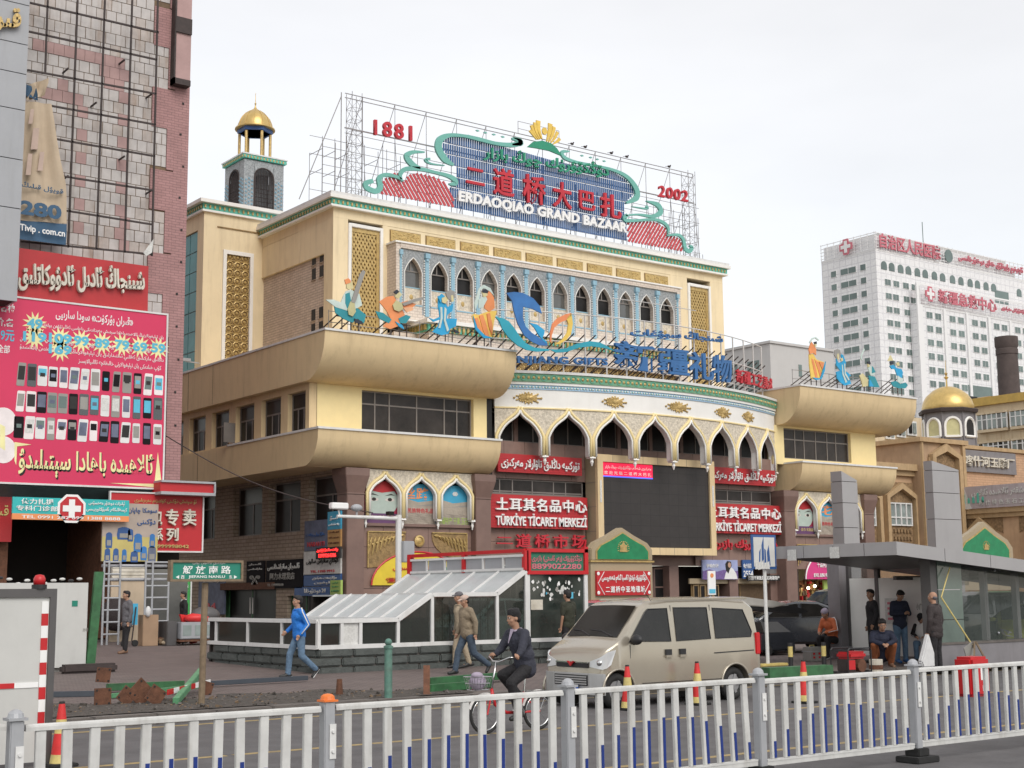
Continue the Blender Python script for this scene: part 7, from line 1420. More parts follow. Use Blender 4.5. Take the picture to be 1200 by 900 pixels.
[MB(M).cyl((.12,s*.26,1.06),(.05,s*.29,1.06),.016).build('grip','rubber',bk) for s in (-1,1)]
MB(M).ball((-.25,0,.80),(.13,.09,.035),12,6).build('saddle','rubber',bk,smooth=True);MB(M).cyl((-.22,0,.55),(-.25,0,.78),.013).build('seat_post','chrome',bk)
MB(M).cyl((-.12,-.06,.27),(-.12,.06,.27),.07,n=16).build('chainring','chrome',bk);MB(M).bar((-.12,.07,.27),(-.02,.07,.14),.02).box((-.07,.08,.12),(.03,.17,.145)).bar((-.12,-.07,.27),(-.22,-.07,.40),.02).box((-.27,-.17,.39),(-.17,-.08,.415)).build('pedals','plastic',bk)
MB(M).bar((-.2,.06,.56),(-.62,.06,.56),.012).bar((-.2,-.06,.56),(-.62,-.06,.56),.012).bar((-.6,-.06,.56),(-.47,-.05,.27),.01).bar((-.6,.06,.56),(-.47,.05,.27),.01).build('rear_rack','chrome',bk)
b_=MB(M)
for z,sx_,sy_ in ((.62,.11,.10),(.71,.13,.12),(.80,.15,.13)):
    b_.tube([(.60+sx_*a,sy_*b,z) for a,b in ((1,1),(-1,1),(-1,-1),(1,-1))],.006,4,closed=True)
for k in range(6):
    for s in (-1,1): b_.bar((.60-.11+.044*k,s*.10,.62),(.60-.15+.06*k,s*.13,.80),.005)
    b_.bar((.71,-.1+.04*k,.62),(.75,-.13+.052*k,.80),.005);b_.bar((.49,-.1+.04*k,.62),(.45,-.13+.052*k,.80),.005)
b_.build('basket','chrome',bk)
tag(MB(M).ball((.60,0,.73),(.125,.115,.125),14,9).ball((.63,.03,.82),(.09,.08,.05),10,6).build('carrier_bag','c_lilac',smooth=True),'pale plastic bag stuffed in the bicycle basket','bag')
person('elderly cyclist in dark suit jacket and black cap riding left',(BKX,BKY,0),PI,'c_suit','c_black',hat='doppa',hatmat='c_black',scale=1.0,shirt='c_lilac',gripL=True,gripR=True,bulk=1.08,coat=.06,
   pose=dict(pel=(-.24,0,.93),wai=(-.22,0,1.07),che=(-.14,0,1.28),nek=(-.10,0,1.45),hed=(-.05,0,1.59),shL=(-.11,.18,1.38),shR=(-.11,-.18,1.38),elL=(.0,.25,1.16),elR=(.0,-.25,1.16),haL=(.07,.27,1.10),haR=(.07,-.27,1.10),hiL=(-.22,.09,.91),hiR=(-.22,-.09,.91),knL=(.10,.12,.70),knR=(.08,-.12,.80),anL=(-.04,.12,.26),anR=(-.20,-.12,.50),toL=(.11,.13,.20),toR=(-.06,-.13,.46),nod=8,look=-12))
# ------------------------------------------------------------------ vehicles
def ev_boolean(o,cutters):
    for c in cutters: md=o.modifiers.new('b','BOOLEAN');md.operation='DIFFERENCE';md.solver='EXACT';md.object=c
    dg=bpy.context.evaluated_depsgraph_get();me=bpy.data.meshes.new_from_object(o.evaluated_get(dg));o.modifiers.clear();o.data=me
    for c in cutters: bpy.data.objects.remove(c)
def vehicle(label,loc,rz,paint,L,Wd,st,belt,wheels,wr,name='parked_car',cat='car',sidewin=(),front=None,tum=.10,group=None,zb=.24,detail=1,wind=(),rearw=(),lower=None,tilt=0):
    """st = list of (x, ztop, widthfactor) from the nose (x=0) to the tail (x=L); the nose points to local -X"""
    o=thing(name,loc,label,cat,group,rz=rz);M=wm(o) @ Matrix.Translation((-L/2,0,0));w=Wd/2
    def top(x):
        for (a,za,fa),(b,zb_,fb) in zip(st,st[1:]):
            if a <= x <= b: t=(x-a)/(b-a) if b > a else 0;return za+(zb_-za)*t,fa+(fb-fa)*t
        return st[-1][1],st[-1][2]
    xs=sorted({s[0] for s in st}|{L*i/24 for i in range(25)}|{wx+wr*k for wx in wheels for k in (-1.2,0,1.2)});xs=[x for x in xs if st[0][0] <= x <= L];m=MB(M);n=0;sec=[]
    for x in xs:
        zt,f=top(x);bl=min(belt,zt-.05);tw=w-tum*max(0,(zt-belt))/.7 if zt > belt else w;ww=w*f;tw *= f;r=.07
        e=min(1,max(0,1-min(x,L-x)/.12));zbb=zb+.10*e
        sec.append([(x,0,zbb),(x,ww*.9,zbb),(x,ww*.99,zbb+.07),(x,ww*1.0,(zbb+bl)/2),(x,ww*.985,bl),(x,tw+.0,zt-r) if zt > belt+.12 else (x,ww*.96,zt-.02),(x,tw-r*.8,zt-.012) if zt > belt+.12 else (x,ww*.86,zt-.004),(x,0,zt+.02)])
    for sg in (1,-1):
        vs=[(x,y*sg,z) for s in sec for x,y,z in s];q=len(sec[0])
        m.add(vs,[(i*q+j,i*q+j+1,(i+1)*q+j+1,(i+1)*q+j) if sg > 0 else (i*q+j,(i+1)*q+j,(i+1)*q+j+1,i*q+j+1) for i in range(len(sec)-1) for j in range(q-1)])
        m.add([(x,y*sg,z) for x,y,z in sec[0]],[tuple(range(q))]);m.add([(x,y*sg,z) for x,y,z in sec[-1]],[tuple(range(q))])
    body=m.build('body',paint,o)
    cut=[]
    for wx in wheels:
        for sg in (-1,1): c=MB(M).cyl((wx,sg*(w+.2),wr),(wx,sg*(w-.26),wr),wr+.055,n=32).build('c',paint,o);cut.append(c)
    ev_boolean(body,cut);setsmooth(body.data,.5)
    def side(x,z,o_=.006): zt,f=top(x);y0=w*f*.985;y1=(w-tum*max(0,zt-belt)/.7)*f;t=max(0,(z-belt)/max(.05,zt-.07-belt));return y0+(y1-y0)*min(1,t)+o_
    for sg in (-1,1):
        for pts in sidewin:
            g_=MB(M);c=(sum(p[0] for p in pts)/len(pts),sum(p[1] for p in pts)/len(pts));vs=[(x,sg*side(x,z),z) for x,z in pts];g_.prism(vs,(0,-sg*.012,0));wn=g_.build('window','carglass',o)
            MB(M).tube([(x,sg*side(x,z,.008),z) for x,z in pts],.012,5,closed=True).build('window_seal','plastic',wn)
        for wx in wheels:
            c=Vector((wx,sg*(w-.11),wr));t=MB(M).tube([c+Vector(((wr-.075)*math.cos(2*PI*k/28),0,(wr-.075)*math.sin(2*PI*k/28))) for k in range(28)],.078,8,closed=True).build('wheel','tyre',o,smooth=True)
            rm=MB(M);rm.cyl(c+Vector((0,-sg*.08,0)),c+Vector((0,sg*.035,0)),wr*.62,n=24).cyl(c+Vector((0,sg*.035,0)),c+Vector((0,sg*.06,0)),wr*.2,n=12)
            for k in range(5): a=2*PI*k/5;rm.bar(c+Vector((0,sg*.045,0)),c+Vector((wr*.6*math.cos(a),sg*.045,wr*.6*math.sin(a))),.06,.02,up=(0,1,0))
            rm.build('rim','rim',t)
            if detail: MB(M).tube([(wx+(wr+.06)*math.cos(a),sg*(w+.004),wr+(wr+.06)*math.sin(a)) for a in [-.15+(PI+.3)*k/16 for k in range(17)]],.022,6).build('arch_flare',paint,o,smooth=True)
            MB(M).cyl((wx,sg*(w-.27),wr),(wx,sg*(w-.25),wr),wr+.05,n=20).build('wheel_well','black',o)
    for nm,quad in [('windscreen',q) for q in wind]+[('rear_window',q) for q in rearw]:
        (xa,ha),(xb,hb)=quad;g_=MB(M);N_=6;vs=[]
        for i in range(N_+1):
            x=xa+(xb-xa)*i/N_;zt,f=top(x);t=i/N_;wy=(w*(.86-.0*t))*f-tum*max(0,(zt-belt))/.7*.9
            for k in range(5): y=wy*(k/2-1);vs.append((x+ha*0,y,zt+.026-.012*(abs(k-2)/2)**2))
        g_.add(vs,[(i*5+k,i*5+k+1,(i+1)*5+k+1,(i+1)*5+k) for i in range(N_) for k in range(4)]);g_.build(nm,'carglass',o,smooth=True)
    return o,M,side,top
VX0=15.52
van_st=[(.28,.80,.88),(.32,.92,.93),(.40,1.0,.97),(.53,1.07,.99),(.64,1.13,1.0),(.68,1.16,1.0),(1.22,1.72,1.0),(1.38,1.79,1.0),(1.9,1.84,1.0),(3.1,1.85,1.0),(3.85,1.80,1.0),(4.02,1.70,.98),(4.09,1.15,.98),(4.12,.95,.97),(4.14,.6,.95)]
VL=4.14
van,M,side,top=vehicle('champagne minivan parked along the kerb facing left',(VX0+VL/2,19.35,0),0,'vanpaint',VL,1.62,van_st,1.08,[.62,3.44],.30,name='minivan',cat='van',tum=.09,zb=.22,
  sidewin=[[(.88,1.12),(1.30,1.60),(1.38,1.66),(1.84,1.67),(1.86,1.10)],[(2.0,1.10),(2.0,1.68),(2.82,1.67),(2.84,1.12)],[(2.97,1.12),(2.97,1.66),(3.74,1.62),(3.92,1.22),(3.88,1.13)]],wind=[((.70,0),(1.21,0))],rearw=[((4.04,0),(4.12,0))])
f_=lambda x,z,o_=.006: (x,-side(x,z,o_),z);w=.81
mm_=MB(M)
for pts in ([(1.93,1.72),(1.93,.34)],[(.90,1.06),(.90,.72)],[(2.90,1.72),(2.90,.34)],[(1.16,.70),(4.1,.73)],[(1.16,.705),(.92,.74)]):
    mm_.bar(f_(*pts[0],.001),f_(*pts[1],.001),.012,.012)
mm_.bar(f_(2.92,.86),f_(3.95,.88),.022,.02);mm_.bar((1.16,-.815,.40),(3.2,-.815,.40),.01,.01)
mm_.build('door_seams','plastic',van)
for x in (1.78,2.12): h_=MB(M).box((x-.07,-.835,.86),(x+.07,-.80,.96)).build('door_handle_recess','plastic',van);MB(M).box((x-.075,-.85,.82),(x+.075,-.81,.86)).build('door_handle','vanpaint',h_)
for sg in (-1,1):
    c=Vector((.92,sg*.95,1.15));MB(M).ball(c,(.07,.13,.09),12,8).bar(c+Vector((.06,-sg*.08,-.04)),(1.0,sg*.80,1.08),.05,.05).build('wing_mirror','plastic',van,smooth=.7)
    lw_=[(.265,.46,.70),(.27,.70,.67),(.30,.76,.66),(.36,.80,.68),(.45,.817,.74)];up_=[(.275,.46,.79),(.29,.70,.86),(.33,.775,.91),(.38,.805,.95),(.56,.82,.985)];hm=MB(M);hm.add([(x,sg*y,z) for x,y,z in lw_+up_]+[(x+.03,sg*(y-.03),z) for x,y,z in lw_+up_],[(i,i+1,i+6,i+5) for i in range(4)]+[(10+i,10+i+1,10+i+6,10+i+5) for i in range(4)]+[(5+i,6+i,16+i,15+i) for i in range(4)]+[(i,1+i,11+i,10+i) for i in range(4)]);hm.build('headlight','headlamp',van);MB(M).ball((.30,sg*.69,.77),(.05,.06,.06),10,7).build('lamp_lens','chrome',van,smooth=True)
    MB(M).box((4.0,sg*.77-.04,.80),(4.125,sg*.77+.015,1.20)).build('tail_light','taillamp',van,bevel=.015)
bpn=[(-.06,-.50),(-.03,-.66),(.0,-.775),(.02,-.815),(.03,-.82),(.03,-.70),(.02,-.6)];M0=M;M=M @ Matrix.Translation((.29,0,0));MB(M).prism([(x,y,.23) for x,y in bpn+[(x,-y) for x,y in bpn[::-1]]],(0,0,.36)).build('bumper','vansilver',van,bevel=.05)
g_=MB(M);
for k in range(4): g_.box((-.085,-.42,.40+k*.04),(-.05,.42,.42+k*.04))
MB(M).box((-.07,-.45,.38),(-.045,.45,.56)).build('lower_grille','plastic',van);g_.build('grille_bars','vansilver',van);MB(M).box((-.04,-.42,.68),(.03,.42,.76)).build('upper_grille','plastic',van);MB(M).box((-.05,-.44,.76),(.03,.44,.78)).build('grille_trim','chrome',van)
MB(M).prism([(-.06,-.10,.79),(-.06,0,.70),(-.06,.10,.79),(-.06,.05,.79),(-.06,0,.745),(-.06,-.05,.79)],(-.02,0,0)).build('bonnet_badge','redplastic',van)
pl_=MB(M).box((-.10,-.22,.27),(-.085,.22,.39)).build('number_plate','plate',van);letters('新A 3X186','letterwhite',M @ Vector((-.102,.19,.29)),M @ Vector((-.102,-.19,.29)),M @ Vector((-.102,.19,.37)),pl_,nrm=(-1,0,0),depth=.004)
M=M0;MB(M).tube([(.70,-.55,1.21),(.78,-.2,1.29),(.80,.1,1.31)],.012,5).tube([(.70,.05,1.21),(.78,.35,1.29),(.80,.6,1.31)],.012,5).build('wipers','plastic',van);MB(M).bar((1.5,-.7,1.80),(1.35,-.7,1.98),.008).build('aerial','plastic',van)
MB(M).box((1.5,-.72,1.81),(3.9,-.69,1.845)).box((1.5,.69,1.81),(3.9,.72,1.845)).build('roof_rails','vanpaint',van,bevel=.01)
MB(M).box((1.15,-.7,.35),(3.2,.7,.95)).build('interior','interior',van)
sedan=[(0,.50,.84),(.03,.66,.90),(.25,.76,.95),(1.15,.92,1.0),(1.25,.96,1.0),(1.95,1.36,1.0),(2.4,1.43,1.0),(3.0,1.42,1.0),(3.55,1.22,1.0),(3.95,1.04,.99),(4.35,1.02,.96),(4.42,.80,.93),(4.45,.5,.90)]
def rearlights(o,M,L,w,z0,z1):
    for sg in (-1,1): MB(M).prism([(L-.35,sg*(w-.01),z1-.02),(L+.01,sg*(w-.10),z1),(L+.01,sg*(w-.35),z1-.02),(L+.01,sg*(w-.35),z0+.05),(L+.01,sg*(w-.08),z0),(L-.2,sg*(w+.005),z0+.04)],(.015,sg*.01,0)).build('tail_light','taillamp',o)
    p_=MB(M).box((L+.0,-.22,.62),(L+.03,.22,.76)).build('number_plate','plate',o);letters('新A 62P95','letterwhite',M @ Vector((L+.032,-.19,.64)),M @ Vector((L+.032,.19,.64)),M @ Vector((L+.032,-.19,.74)),p_,nrm=(M.to_3x3() @ Vector((1,0,0))),depth=.004)
def onp(px,py): p=oG(px,py);return (p.x,p.y,p.z)
def car(lab,loc,rz,paint,st=sedan,L=4.45,W_=1.74,belt=.92,wh=(.82,3.45),wr=.31,wins=None,wind=((1.28,0),(1.92,0)),rear=((3.08,0),(3.85,0)),lights=(.78,.94)):
    wins=wins or [[(1.42,.98),(2.0,1.32),(2.4,1.36),(2.42,.98)],[(2.5,.98),(2.5,1.36),(3.0,1.34),(3.5,1.06),(3.48,.99)]]
    o,M,s_,t_=vehicle(lab,loc,rz,paint,L,W_,st,belt,list(wh),wr,sidewin=wins,wind=[wind],rearw=[rear],detail=0);rearlights(o,M,L,W_/2,*lights)
    for sg in (-1,1): MB(M).prism([(.02,sg*.5,.58),(.0,sg*.76,.60),(.25,sg*.86,.66),(.45,sg*.87,.76),(.1,sg*.7,.72)],(.02,0,.02)).build('headlight','headlamp',o);MB(M).ball((1.45,sg*.95,1.0),(.06,.10,.06),8,6).build('wing_mirror',paint,o,smooth=True)
    return o,M
sx_=oG(938,773)
oc=lambda px,py: (lambda p: (p.x,p.y,gz(p.y)))(oG(px,py))
car('dark grey saloon with red tail lights parked behind the seated road worker',oc(918,764),math.radians(-28),'carblack')
suv=[(0,.60,.86),(.03,.86,.92),(.3,.98,.96),(1.1,1.08,1.0),(1.2,1.12,1.0),(1.85,1.62,1.0),(2.3,1.70,1.0),(3.6,1.70,1.0),(4.1,1.60,.98),(4.42,1.10,.97),(4.5,.9,.95),(4.52,.5,.93)]
swin=[[(1.4,1.14),(1.9,1.56),(2.3,1.60),(2.32,1.12)],[(2.42,1.12),(2.42,1.60),(3.25,1.60),(3.25,1.12)],[(3.35,1.12),(3.35,1.58),(3.9,1.54),(4.05,1.16)]]
car('black people carrier parked in front of the lamp-lit stall',oc(985,748),math.radians(-12),'carblack',suv,4.52,1.8,1.08,(.85,3.6),.34,swin,((1.25,0),(1.8,0)),((4.15,0),(4.4,0)),(.9,1.2))
car('red hatchback nose seen between the notice board and the van',(22.2,25.2,gz(25.2)),0,'carred',suv,4.0,1.68,1.0,(.75,3.2),.3,[[(1.3,1.05),(1.8,1.42),(2.2,1.46),(2.22,1.05)],[(2.3,1.05),(2.3,1.46),(3.2,1.42),(3.4,1.08)]],((1.25,0),(1.8,0)),((3.7,0),(3.9,0)),(.8,1.1)) if False else None
hb=[(0,.5,.84),(.03,.68,.9),(.25,.80,.95),(1.0,.94,1.0),(1.08,.98,1.0),(1.75,1.42,1.0),(2.1,1.48,1.0),(3.1,1.46,1.0),(3.6,1.1,.97),(3.75,.9,.95),(3.78,.5,.93)]
hwin_=[[(1.25,.98),(1.75,1.36),(2.15,1.41),(2.17,.98)],[(2.25,.98),(2.25,1.41),(3.0,1.37),(3.3,1.04)]]
rc=oG(722,770);car('red hatchback parked behind the champagne minivan',(25.4,30.0,gz(30)),math.radians(10),'carred',hb,3.78,1.65,.93,(.68,3.05),.29,hwin_,((1.12,0),(1.7,0)),((3.2,0),(3.55,0)),(.78,.95))
car('pale green car partly hidden behind the notice board',(24.6,34.5,gz(34.5)),math.radians(10),'carteal',hb,3.78,1.65,.93,(.68,3.05),.29,hwin_,((1.12,0),(1.7,0)),((3.2,0),(3.55,0)),(.78,.95))
# dark van with raised cream tailgate behind the minivan
cq=oG(916,768);ct_=thing('covered_cart',(cq.x,cq.y,gz(cq.y)),'low black cart with sloping glass top between minivan and saloon','cart');x,y,z=cq.x,cq.y,gz(cq.y)
MB().prism([(x-.75,y,z+.12),(x+.6,y,z+.12),(x+.55,y,z+.58),(x+.1,y,z+.62),(x-.7,y,z+.60)],(0,.9,0)).build('body','carblack',ct_,bevel=.04);MB().prism([(x-.6,y+.05,z+.62),(x+.45,y+.05,z+.62),(x+.2,y+.3,z+.9),(x-.45,y+.3,z+.9)],(0,.4,0)).build('glass_top','carglass',ct_);m=MB();[m.cyl((x+a_,y-.02,z+.14),(x+a_,y+.06,z+.14),.13) for a_ in (-.5,.4)];m.build('wheels','tyre',ct_)
WY=24.5;tgp=[tuple(oY(x,y,WY)) for x,y in ((838,701),(870,699),(908,704),(924,708),(906,712),(868,709),(840,706))]
tg=thing('raised_tailgate',(oY(880,705,WY).x,WY,1.9),'raised cream car tailgate with dark glass underside sticking out beyond the minivan','car')
MB().prism(tgp,(.25,1.35,.0)).build('lid','carwhite',tg,bevel=.02)
MB().prism([tuple(oY(x,y,WY+.05)) for x,y in ((868,709.5),(906,712.5),(926,709),(948,716),(941,719),(905,716.5),(870,713.5))],(.1,.7,0)).build('inner_lining','plastic',tg)
MB().bar(tuple(oY(885,720,WY+.3)),tuple(oY(872,745,WY+.3)),.03).bar(tuple(oY(885,720,WY+1.2)),tuple(oY(872,745,WY+1.2)),.03).build('gas_struts','plastic',tg)
bx=thing('rear_bodywork',(oY(885,740,WY+.2).x,WY+.8,.2),'cream car rear below the raised tailgate mostly hidden by the minivan','car');q0=oY(842,712,WY+.2);q1=oY(880,776,WY+.2);MB().box((q0.x-2.2,WY+.2,gz(WY)+.25),(q1.x,WY+1.6,q0.z-.5)).box((q0.x-2.2,WY+.22,q0.z-.5),(q1.x-.5,WY+1.58,q0.z-.06)).build('body','carwhite',bx,bevel=.06)
for x in (-1.7,.2): MB().cyl((q1.x-.75+x*.9,WY+.15,gz(WY)+.3),(q1.x-.75+x*.9,WY+.4,gz(WY)+.3),.3,n=20).build('wheel','tyre',bx)
# cars beyond the glass of the underpass entrance
car('black estate car with tall red tail light seen through the entrance glass',oc(1143,768),math.radians(-22),'carblack',suv,4.52,1.8,1.08,(.85,3.6),.34,swin,((1.25,0),(1.8,0)),((4.15,0),(4.4,0)),(.8,1.35))
car('yellow-green taxi nose at the right edge beyond the glass',oc(1206,769),math.radians(40),'caryellow')

# ------------------------------------------------------------------ sloping glass stair roof (greenhouse-like)
GF=28.0
gh=thing('stair_enclosure',(18.5,31,.25),'white framed sloping glass enclosure over stairs on a grey block wall','enclosure')
gx=lambda px,py: oY(px,py,GF)
xA,xB,xC,xD,xE,xF=gx(374,760).x,gx(467,727).x,gx(507,696).x,gx(583,696).x,gx(617,669).x,gx(690,700).x
z1=gx(430,727).z;z2=gx(540,696.5).z;z3=gx(617,669).z;zs0=gx(420,759).z;zg=.25;yBk=oX(374,697,xC).y;yB1=oX(357,725,xB).y;yBl=oX(245,771,xA).y
st1=MB().box((0,-.04,.01),(.86,.28,.20)).build('stone_block','stone',bevel=.03,mesh=True);st2=MB().box((-.04,0,.01),(.28,.86,.20)).build('stone_block','stone',bevel=.03,mesh=True)
MB().box((xA+.05,GF+.03,.1),(xF,GF+.27,zs0-.01)).box((xA+.05,GF+.27,.1),(xA+.27,yBl,zs0-.01)).build('wall_core','kerb',gh)
rows_=3;hr=(zs0-.18)/rows_
for r_ in range(rows_):
    x=xA-.3*(r_%2)
    while x < xF-.3: inst('stone_block',st1,gh,Matrix.Translation((x,GF+random.uniform(-.012,.012),.18+r_*hr)) @ Matrix.Diagonal((1,1,hr/.21,1)));x += .88
    y=GF+.1+.4*(r_%2)
    while y < yBl-.3: inst('stone_block',st2,gh,Matrix.Translation((xA+random.uniform(-.012,.012),y,.18+r_*hr)) @ Matrix.Diagonal((1,1,hr/.21,1)));y += .88
def bars_(name,segs,w=.09,mat='whitepaint'):
    m=MB()
    for a,b in segs: m.bar(a,b,w,w*.8)
    return m.build(name,mat,gh)
Yf=GF+.05;Q=lambda x,y,z: (x,y,z)
bars_('front_rail',[(Q(xA,Yf,z1),Q(xB,Yf,z1)),(Q(xA,Yf,zs0+.03),Q(xF,Yf,zs0+.03)),(Q(xB,Yf,z1),Q(xC,Yf,z2)),(Q(xC,Yf,z2),Q(xD,Yf,z2)),(Q(xD,Yf,z2),Q(xE,Yf,z3))],.12)
for x,zt_ in ((xA,z1),(gx(401,740).x,z1),(gx(423,740).x,z1),(xB,z1),(xC,z2),(xD,z2),(xE,z3)): bars_('post',[(Q(x,Yf,zs0),Q(x,Yf,zt_))],.10)
bars_('side_rail',[(Q(xA,Yf,z1),Q(xA,yBl,z1)),(Q(xA,Yf,zs0+.03),Q(xA,yBl,zs0+.03))],.11)
for px in (254,291,331): y_=oX(px,740,xA).y;bars_('post',[(Q(xA,y_,zs0),Q(xA,y_,z1))],.09)
prs=[(xA+.05,gx(401,740).x-.05,z1),(gx(401,740).x+.05,gx(423,740).x-.05,z1),(gx(423,740).x+.05,xB-.05,z1)]
for i,(a,b,zt_) in enumerate(prs): MB().box((a,Yf,zs0+.06),(b,Yf+.015,zt_-.05)).build('pane','paper' if i == 1 else 'shadeglass',gh)
MB().prism([(xB+.05,Yf,zs0+.06),(xC-.05,Yf,zs0+.06),(xC-.05,Yf,z2-.1),(xB+.05,Yf,z1-.08)],(0,.015,0)).build('pane','shadeglass',gh)
MB().box((xC+.05,Yf,zs0+.06),(xD-.05,Yf+.015,z2-.06)).build('pane','shadeglass',gh);MB().prism([(xD+.05,Yf,zs0+.06),(xE-.05,Yf,zs0+.06),(xE-.05,Yf,z3-.12),(xD+.05,Yf,z2-.06)],(0,.015,0)).build('pane','shadeglass',gh)
for a,b in ((254,291),(291,331),(331,374)): ya_,yb_=oX(a,740,xA).y,oX(b,740,xA).y if b < 374 else GF+.1;MB().box((xA,yb_+.05,zs0+.06),(xA+.015,ya_-.05,z1-.05)).build('pane','shadeglass',gh)
# glazing of the slopes: panes between sloping bars
def slope(xa,za,xb,zb_,y0,y1,n):
    for k in range(n):
        ya_,yb_=y0+(y1-y0)*k/n,y0+(y1-y0)*(k+1)/n
        MB().prism([(xa,ya_+.04,za),(xb,ya_+.04,zb_),(xb,yb_-.04,zb_),(xa,yb_-.04,za)],(0,0,.02)).build('roof_pane','glaze',gh);
        if k: MB().bar((xa,ya_,za+.02),(xb,ya_,zb_+.02),.07,.06).build('glazing_bar','whitepaint',gh)
    MB().bar((xa,y1,za),(xb,y1,zb_),.1).bar((xb,y0,zb_),(xb,y1,zb_),.06).bar((xa,y0,za),(xa,y1,za),.1).build('roof_edge','whitepaint',gh)
slope(xB,z1,xC,z2,Yf,yB1,6);yB2=oX(481,672,xE).y;slope(xD,z2,xE,z3,Yf,yB2,5)
MB().box((xC,Yf,z2-.02),(xD,yB2+.5,z2+.02)).build('flat_roof','glaze',gh);MB().box((xA,Yf+.1,z1-.03),(xB,yB1,z1+.0)).build('flat_roof','glaze',gh)
MB().box((xC,yB2+.5,.3),(xE,yB2+.6,z2)).box((xA,yBl-.1,.3),(xC,yBl,z1)).build('rear_wall','interior',gh)
# clerestory with red frame
m=MB();zr=oX(617,645,xE).z;m.bar((xE,Yf,zr),(xE,yB2+.1,zr),.09).bar((xE,Yf,z3),(xE,Yf,zr),.12).bar((xE,yB2,z3),(xE,yB2,zr),.14).bar((xE,(Yf+yB2)/2,z3),(xE,(Yf+yB2)/2,zr),.12).build('clerestory_frame','redplastic',gh)
m=MB()
for k in range(7): y=Yf+(yB2-Yf)*k/6;m.bar((xE-.03,y,z3+.03),(xE-.03,y,zr-.1),.05)
m.bar((xE-.03,Yf,z3+.05),(xE-.03,yB2,z3+.05),.06).bar((xE-.03,Yf,zr-.12),(xE-.03,yB2,zr-.12),.06).build('window_frame','whitepaint',gh)
for k in range(6): y=Yf+(yB2-Yf)*k/6;y2=Yf+(yB2-Yf)*(k+1)/6;MB().box((xE,y+.04,z3+.06),(xE+.01,y2-.04,zr-.14)).build('pane','greypanel',gh)
# carpets and lattice gates seen inside
for px,w_ in ((478,.9),(497,.9)):
    c=gx(px,745);cp=thing('hanging_carpet',(c.x,GF+.5,zs0),'patterned dark red carpet hanging behind the %s pane of the stair enclosure' % ('slanted' if px > 480 else 'dark lower'),'carpet');MB().box((c.x-w_/2,GF+.5,zs0),(c.x+w_/2,GF+.53,z1+(.02 if px>480 else -.05))).build('sheet',mk('carpetblue','' or (.05,.05,.12)) if px < 480 else 'carpet',cp);m=MB()
    for k in range(4): s_=.12+.08*k;m.tube([(c.x+s_*a,GF+.49,zs0+.38+s_*b) for a,b in ((1,0),(0,1),(-1,0),(0,-1))],.014,4,closed=True)
    for s in (-1,1):
        for j in range(6): m.ball((c.x+s*(w_/2-.06),GF+.49,zs0+.06+j*.1),(.03,.01,.03),4,3)
    m.build('woven_pattern','fig_lute',cp)
m=MB()
for px in range(516,612,9):
    c=gx(px,730);m.bar((c.x,GF+.9,zs0),(c.x,GF+.9,z2-.1),.02)
    for j in range(6): m.tube([(c.x+.09*math.cos(a),GF+.9,zs0+.12+j*.19+.08*math.sin(a)) for a in [k*PI/4 for k in range(8)]],.010,4,closed=True)
tag(m.build('scroll_grille','golddeep'),'bronze scrollwork grille inside the glass stair enclosure','grille')
# notice board wall and green sign above
xG=xE+.02;zt4=gx(650,643).z;zt5=gx(650,673).z
m=MB().box((xG,Yf-.06,zt5),(xF,Yf+.1,zt5+.09)).box((xG,Yf-.06,zt4-.09),(xF,Yf+.1,zt4)).box((xG,Yf-.06,zt5+.09),(xG+.12,Yf+.1,zt4-.09)).box((xF-.12,Yf-.06,zt5+.09),(xF,Yf+.1,zt4+.06)).build('sign_frame','redplastic',gh)
sg_=thing('green_sign',((xG+xF)/2,Yf,zt5),'green board with red Uyghur lettering in a red frame over the torn notices','sign');MB().box((xG+.12,Yf,zt5+.09),(xF-.12,Yf+.05,zt4-.09)).build('board',mk('boardgreen',(.03,.16,.10)),sg_)
tx(ar('دۆڭكۆۋرۈك (يەر ئاستى) بازىرى'),'hospsign',Yf-.004,xG+.18,xF-.18,zt5+.30,zt4-.14,sg_,depth=.01,bold=.02);tx('8899022280','hospsign',Yf-.004,xG+.18,xF-.2,zt5+.13,zt5+.27,sg_,depth=.01,bold=.02)
MB().box((xG+.1,Yf+.02,zs0),(xF-.12,Yf+.06,zt5)).build('dark_window','glassgreen',gh);MB().box((xG,Yf-.03,zs0),(xG+.10,Yf+.09,zt5)).box((xF-.12,Yf-.03,.2),(xF-.01,Yf+.09,zt5)).build('post','whitepaint',gh)
nb=thing('torn_notices',((xG+xF)/2,Yf-.01,1.0),'cluster of torn white paper notices pasted on the dark window','notices');N0=lambda u,v: (xG+.1+(xF-xG-.22)*u,zs0+(zt5-zs0)*v)
for i in range(42):
    u,v=random.uniform(.04,.95),random.gauss(.78,.08);x,z=N0(u,min(.97,v));s_=random.uniform(.02,.07);MB().prism([(x+s_*math.cos(k*1.05)*random.uniform(.5,1.1),Yf+.006-.0003*i,z+s_*1.3*math.sin(k*1.05)*random.uniform(.5,1.1)) for k in range(6)],(0,.002,0)).build('paper_scrap',random.choice(['paper','paper','letterwhite','skyposter' if i == 7 else 'fig_grey']),nb)
x,z=N0(.12,.62);MB().box((x-.17,Yf-.01,z-.25),(x+.2,Yf,z)).build('notice_sheet','letterdirty',nb);x,z=N0(.75,.68);MB().box((x-.08,Yf-.01,z-.08),(x+.08,Yf,z+.08)).build('blue_sticker','printblue',nb)
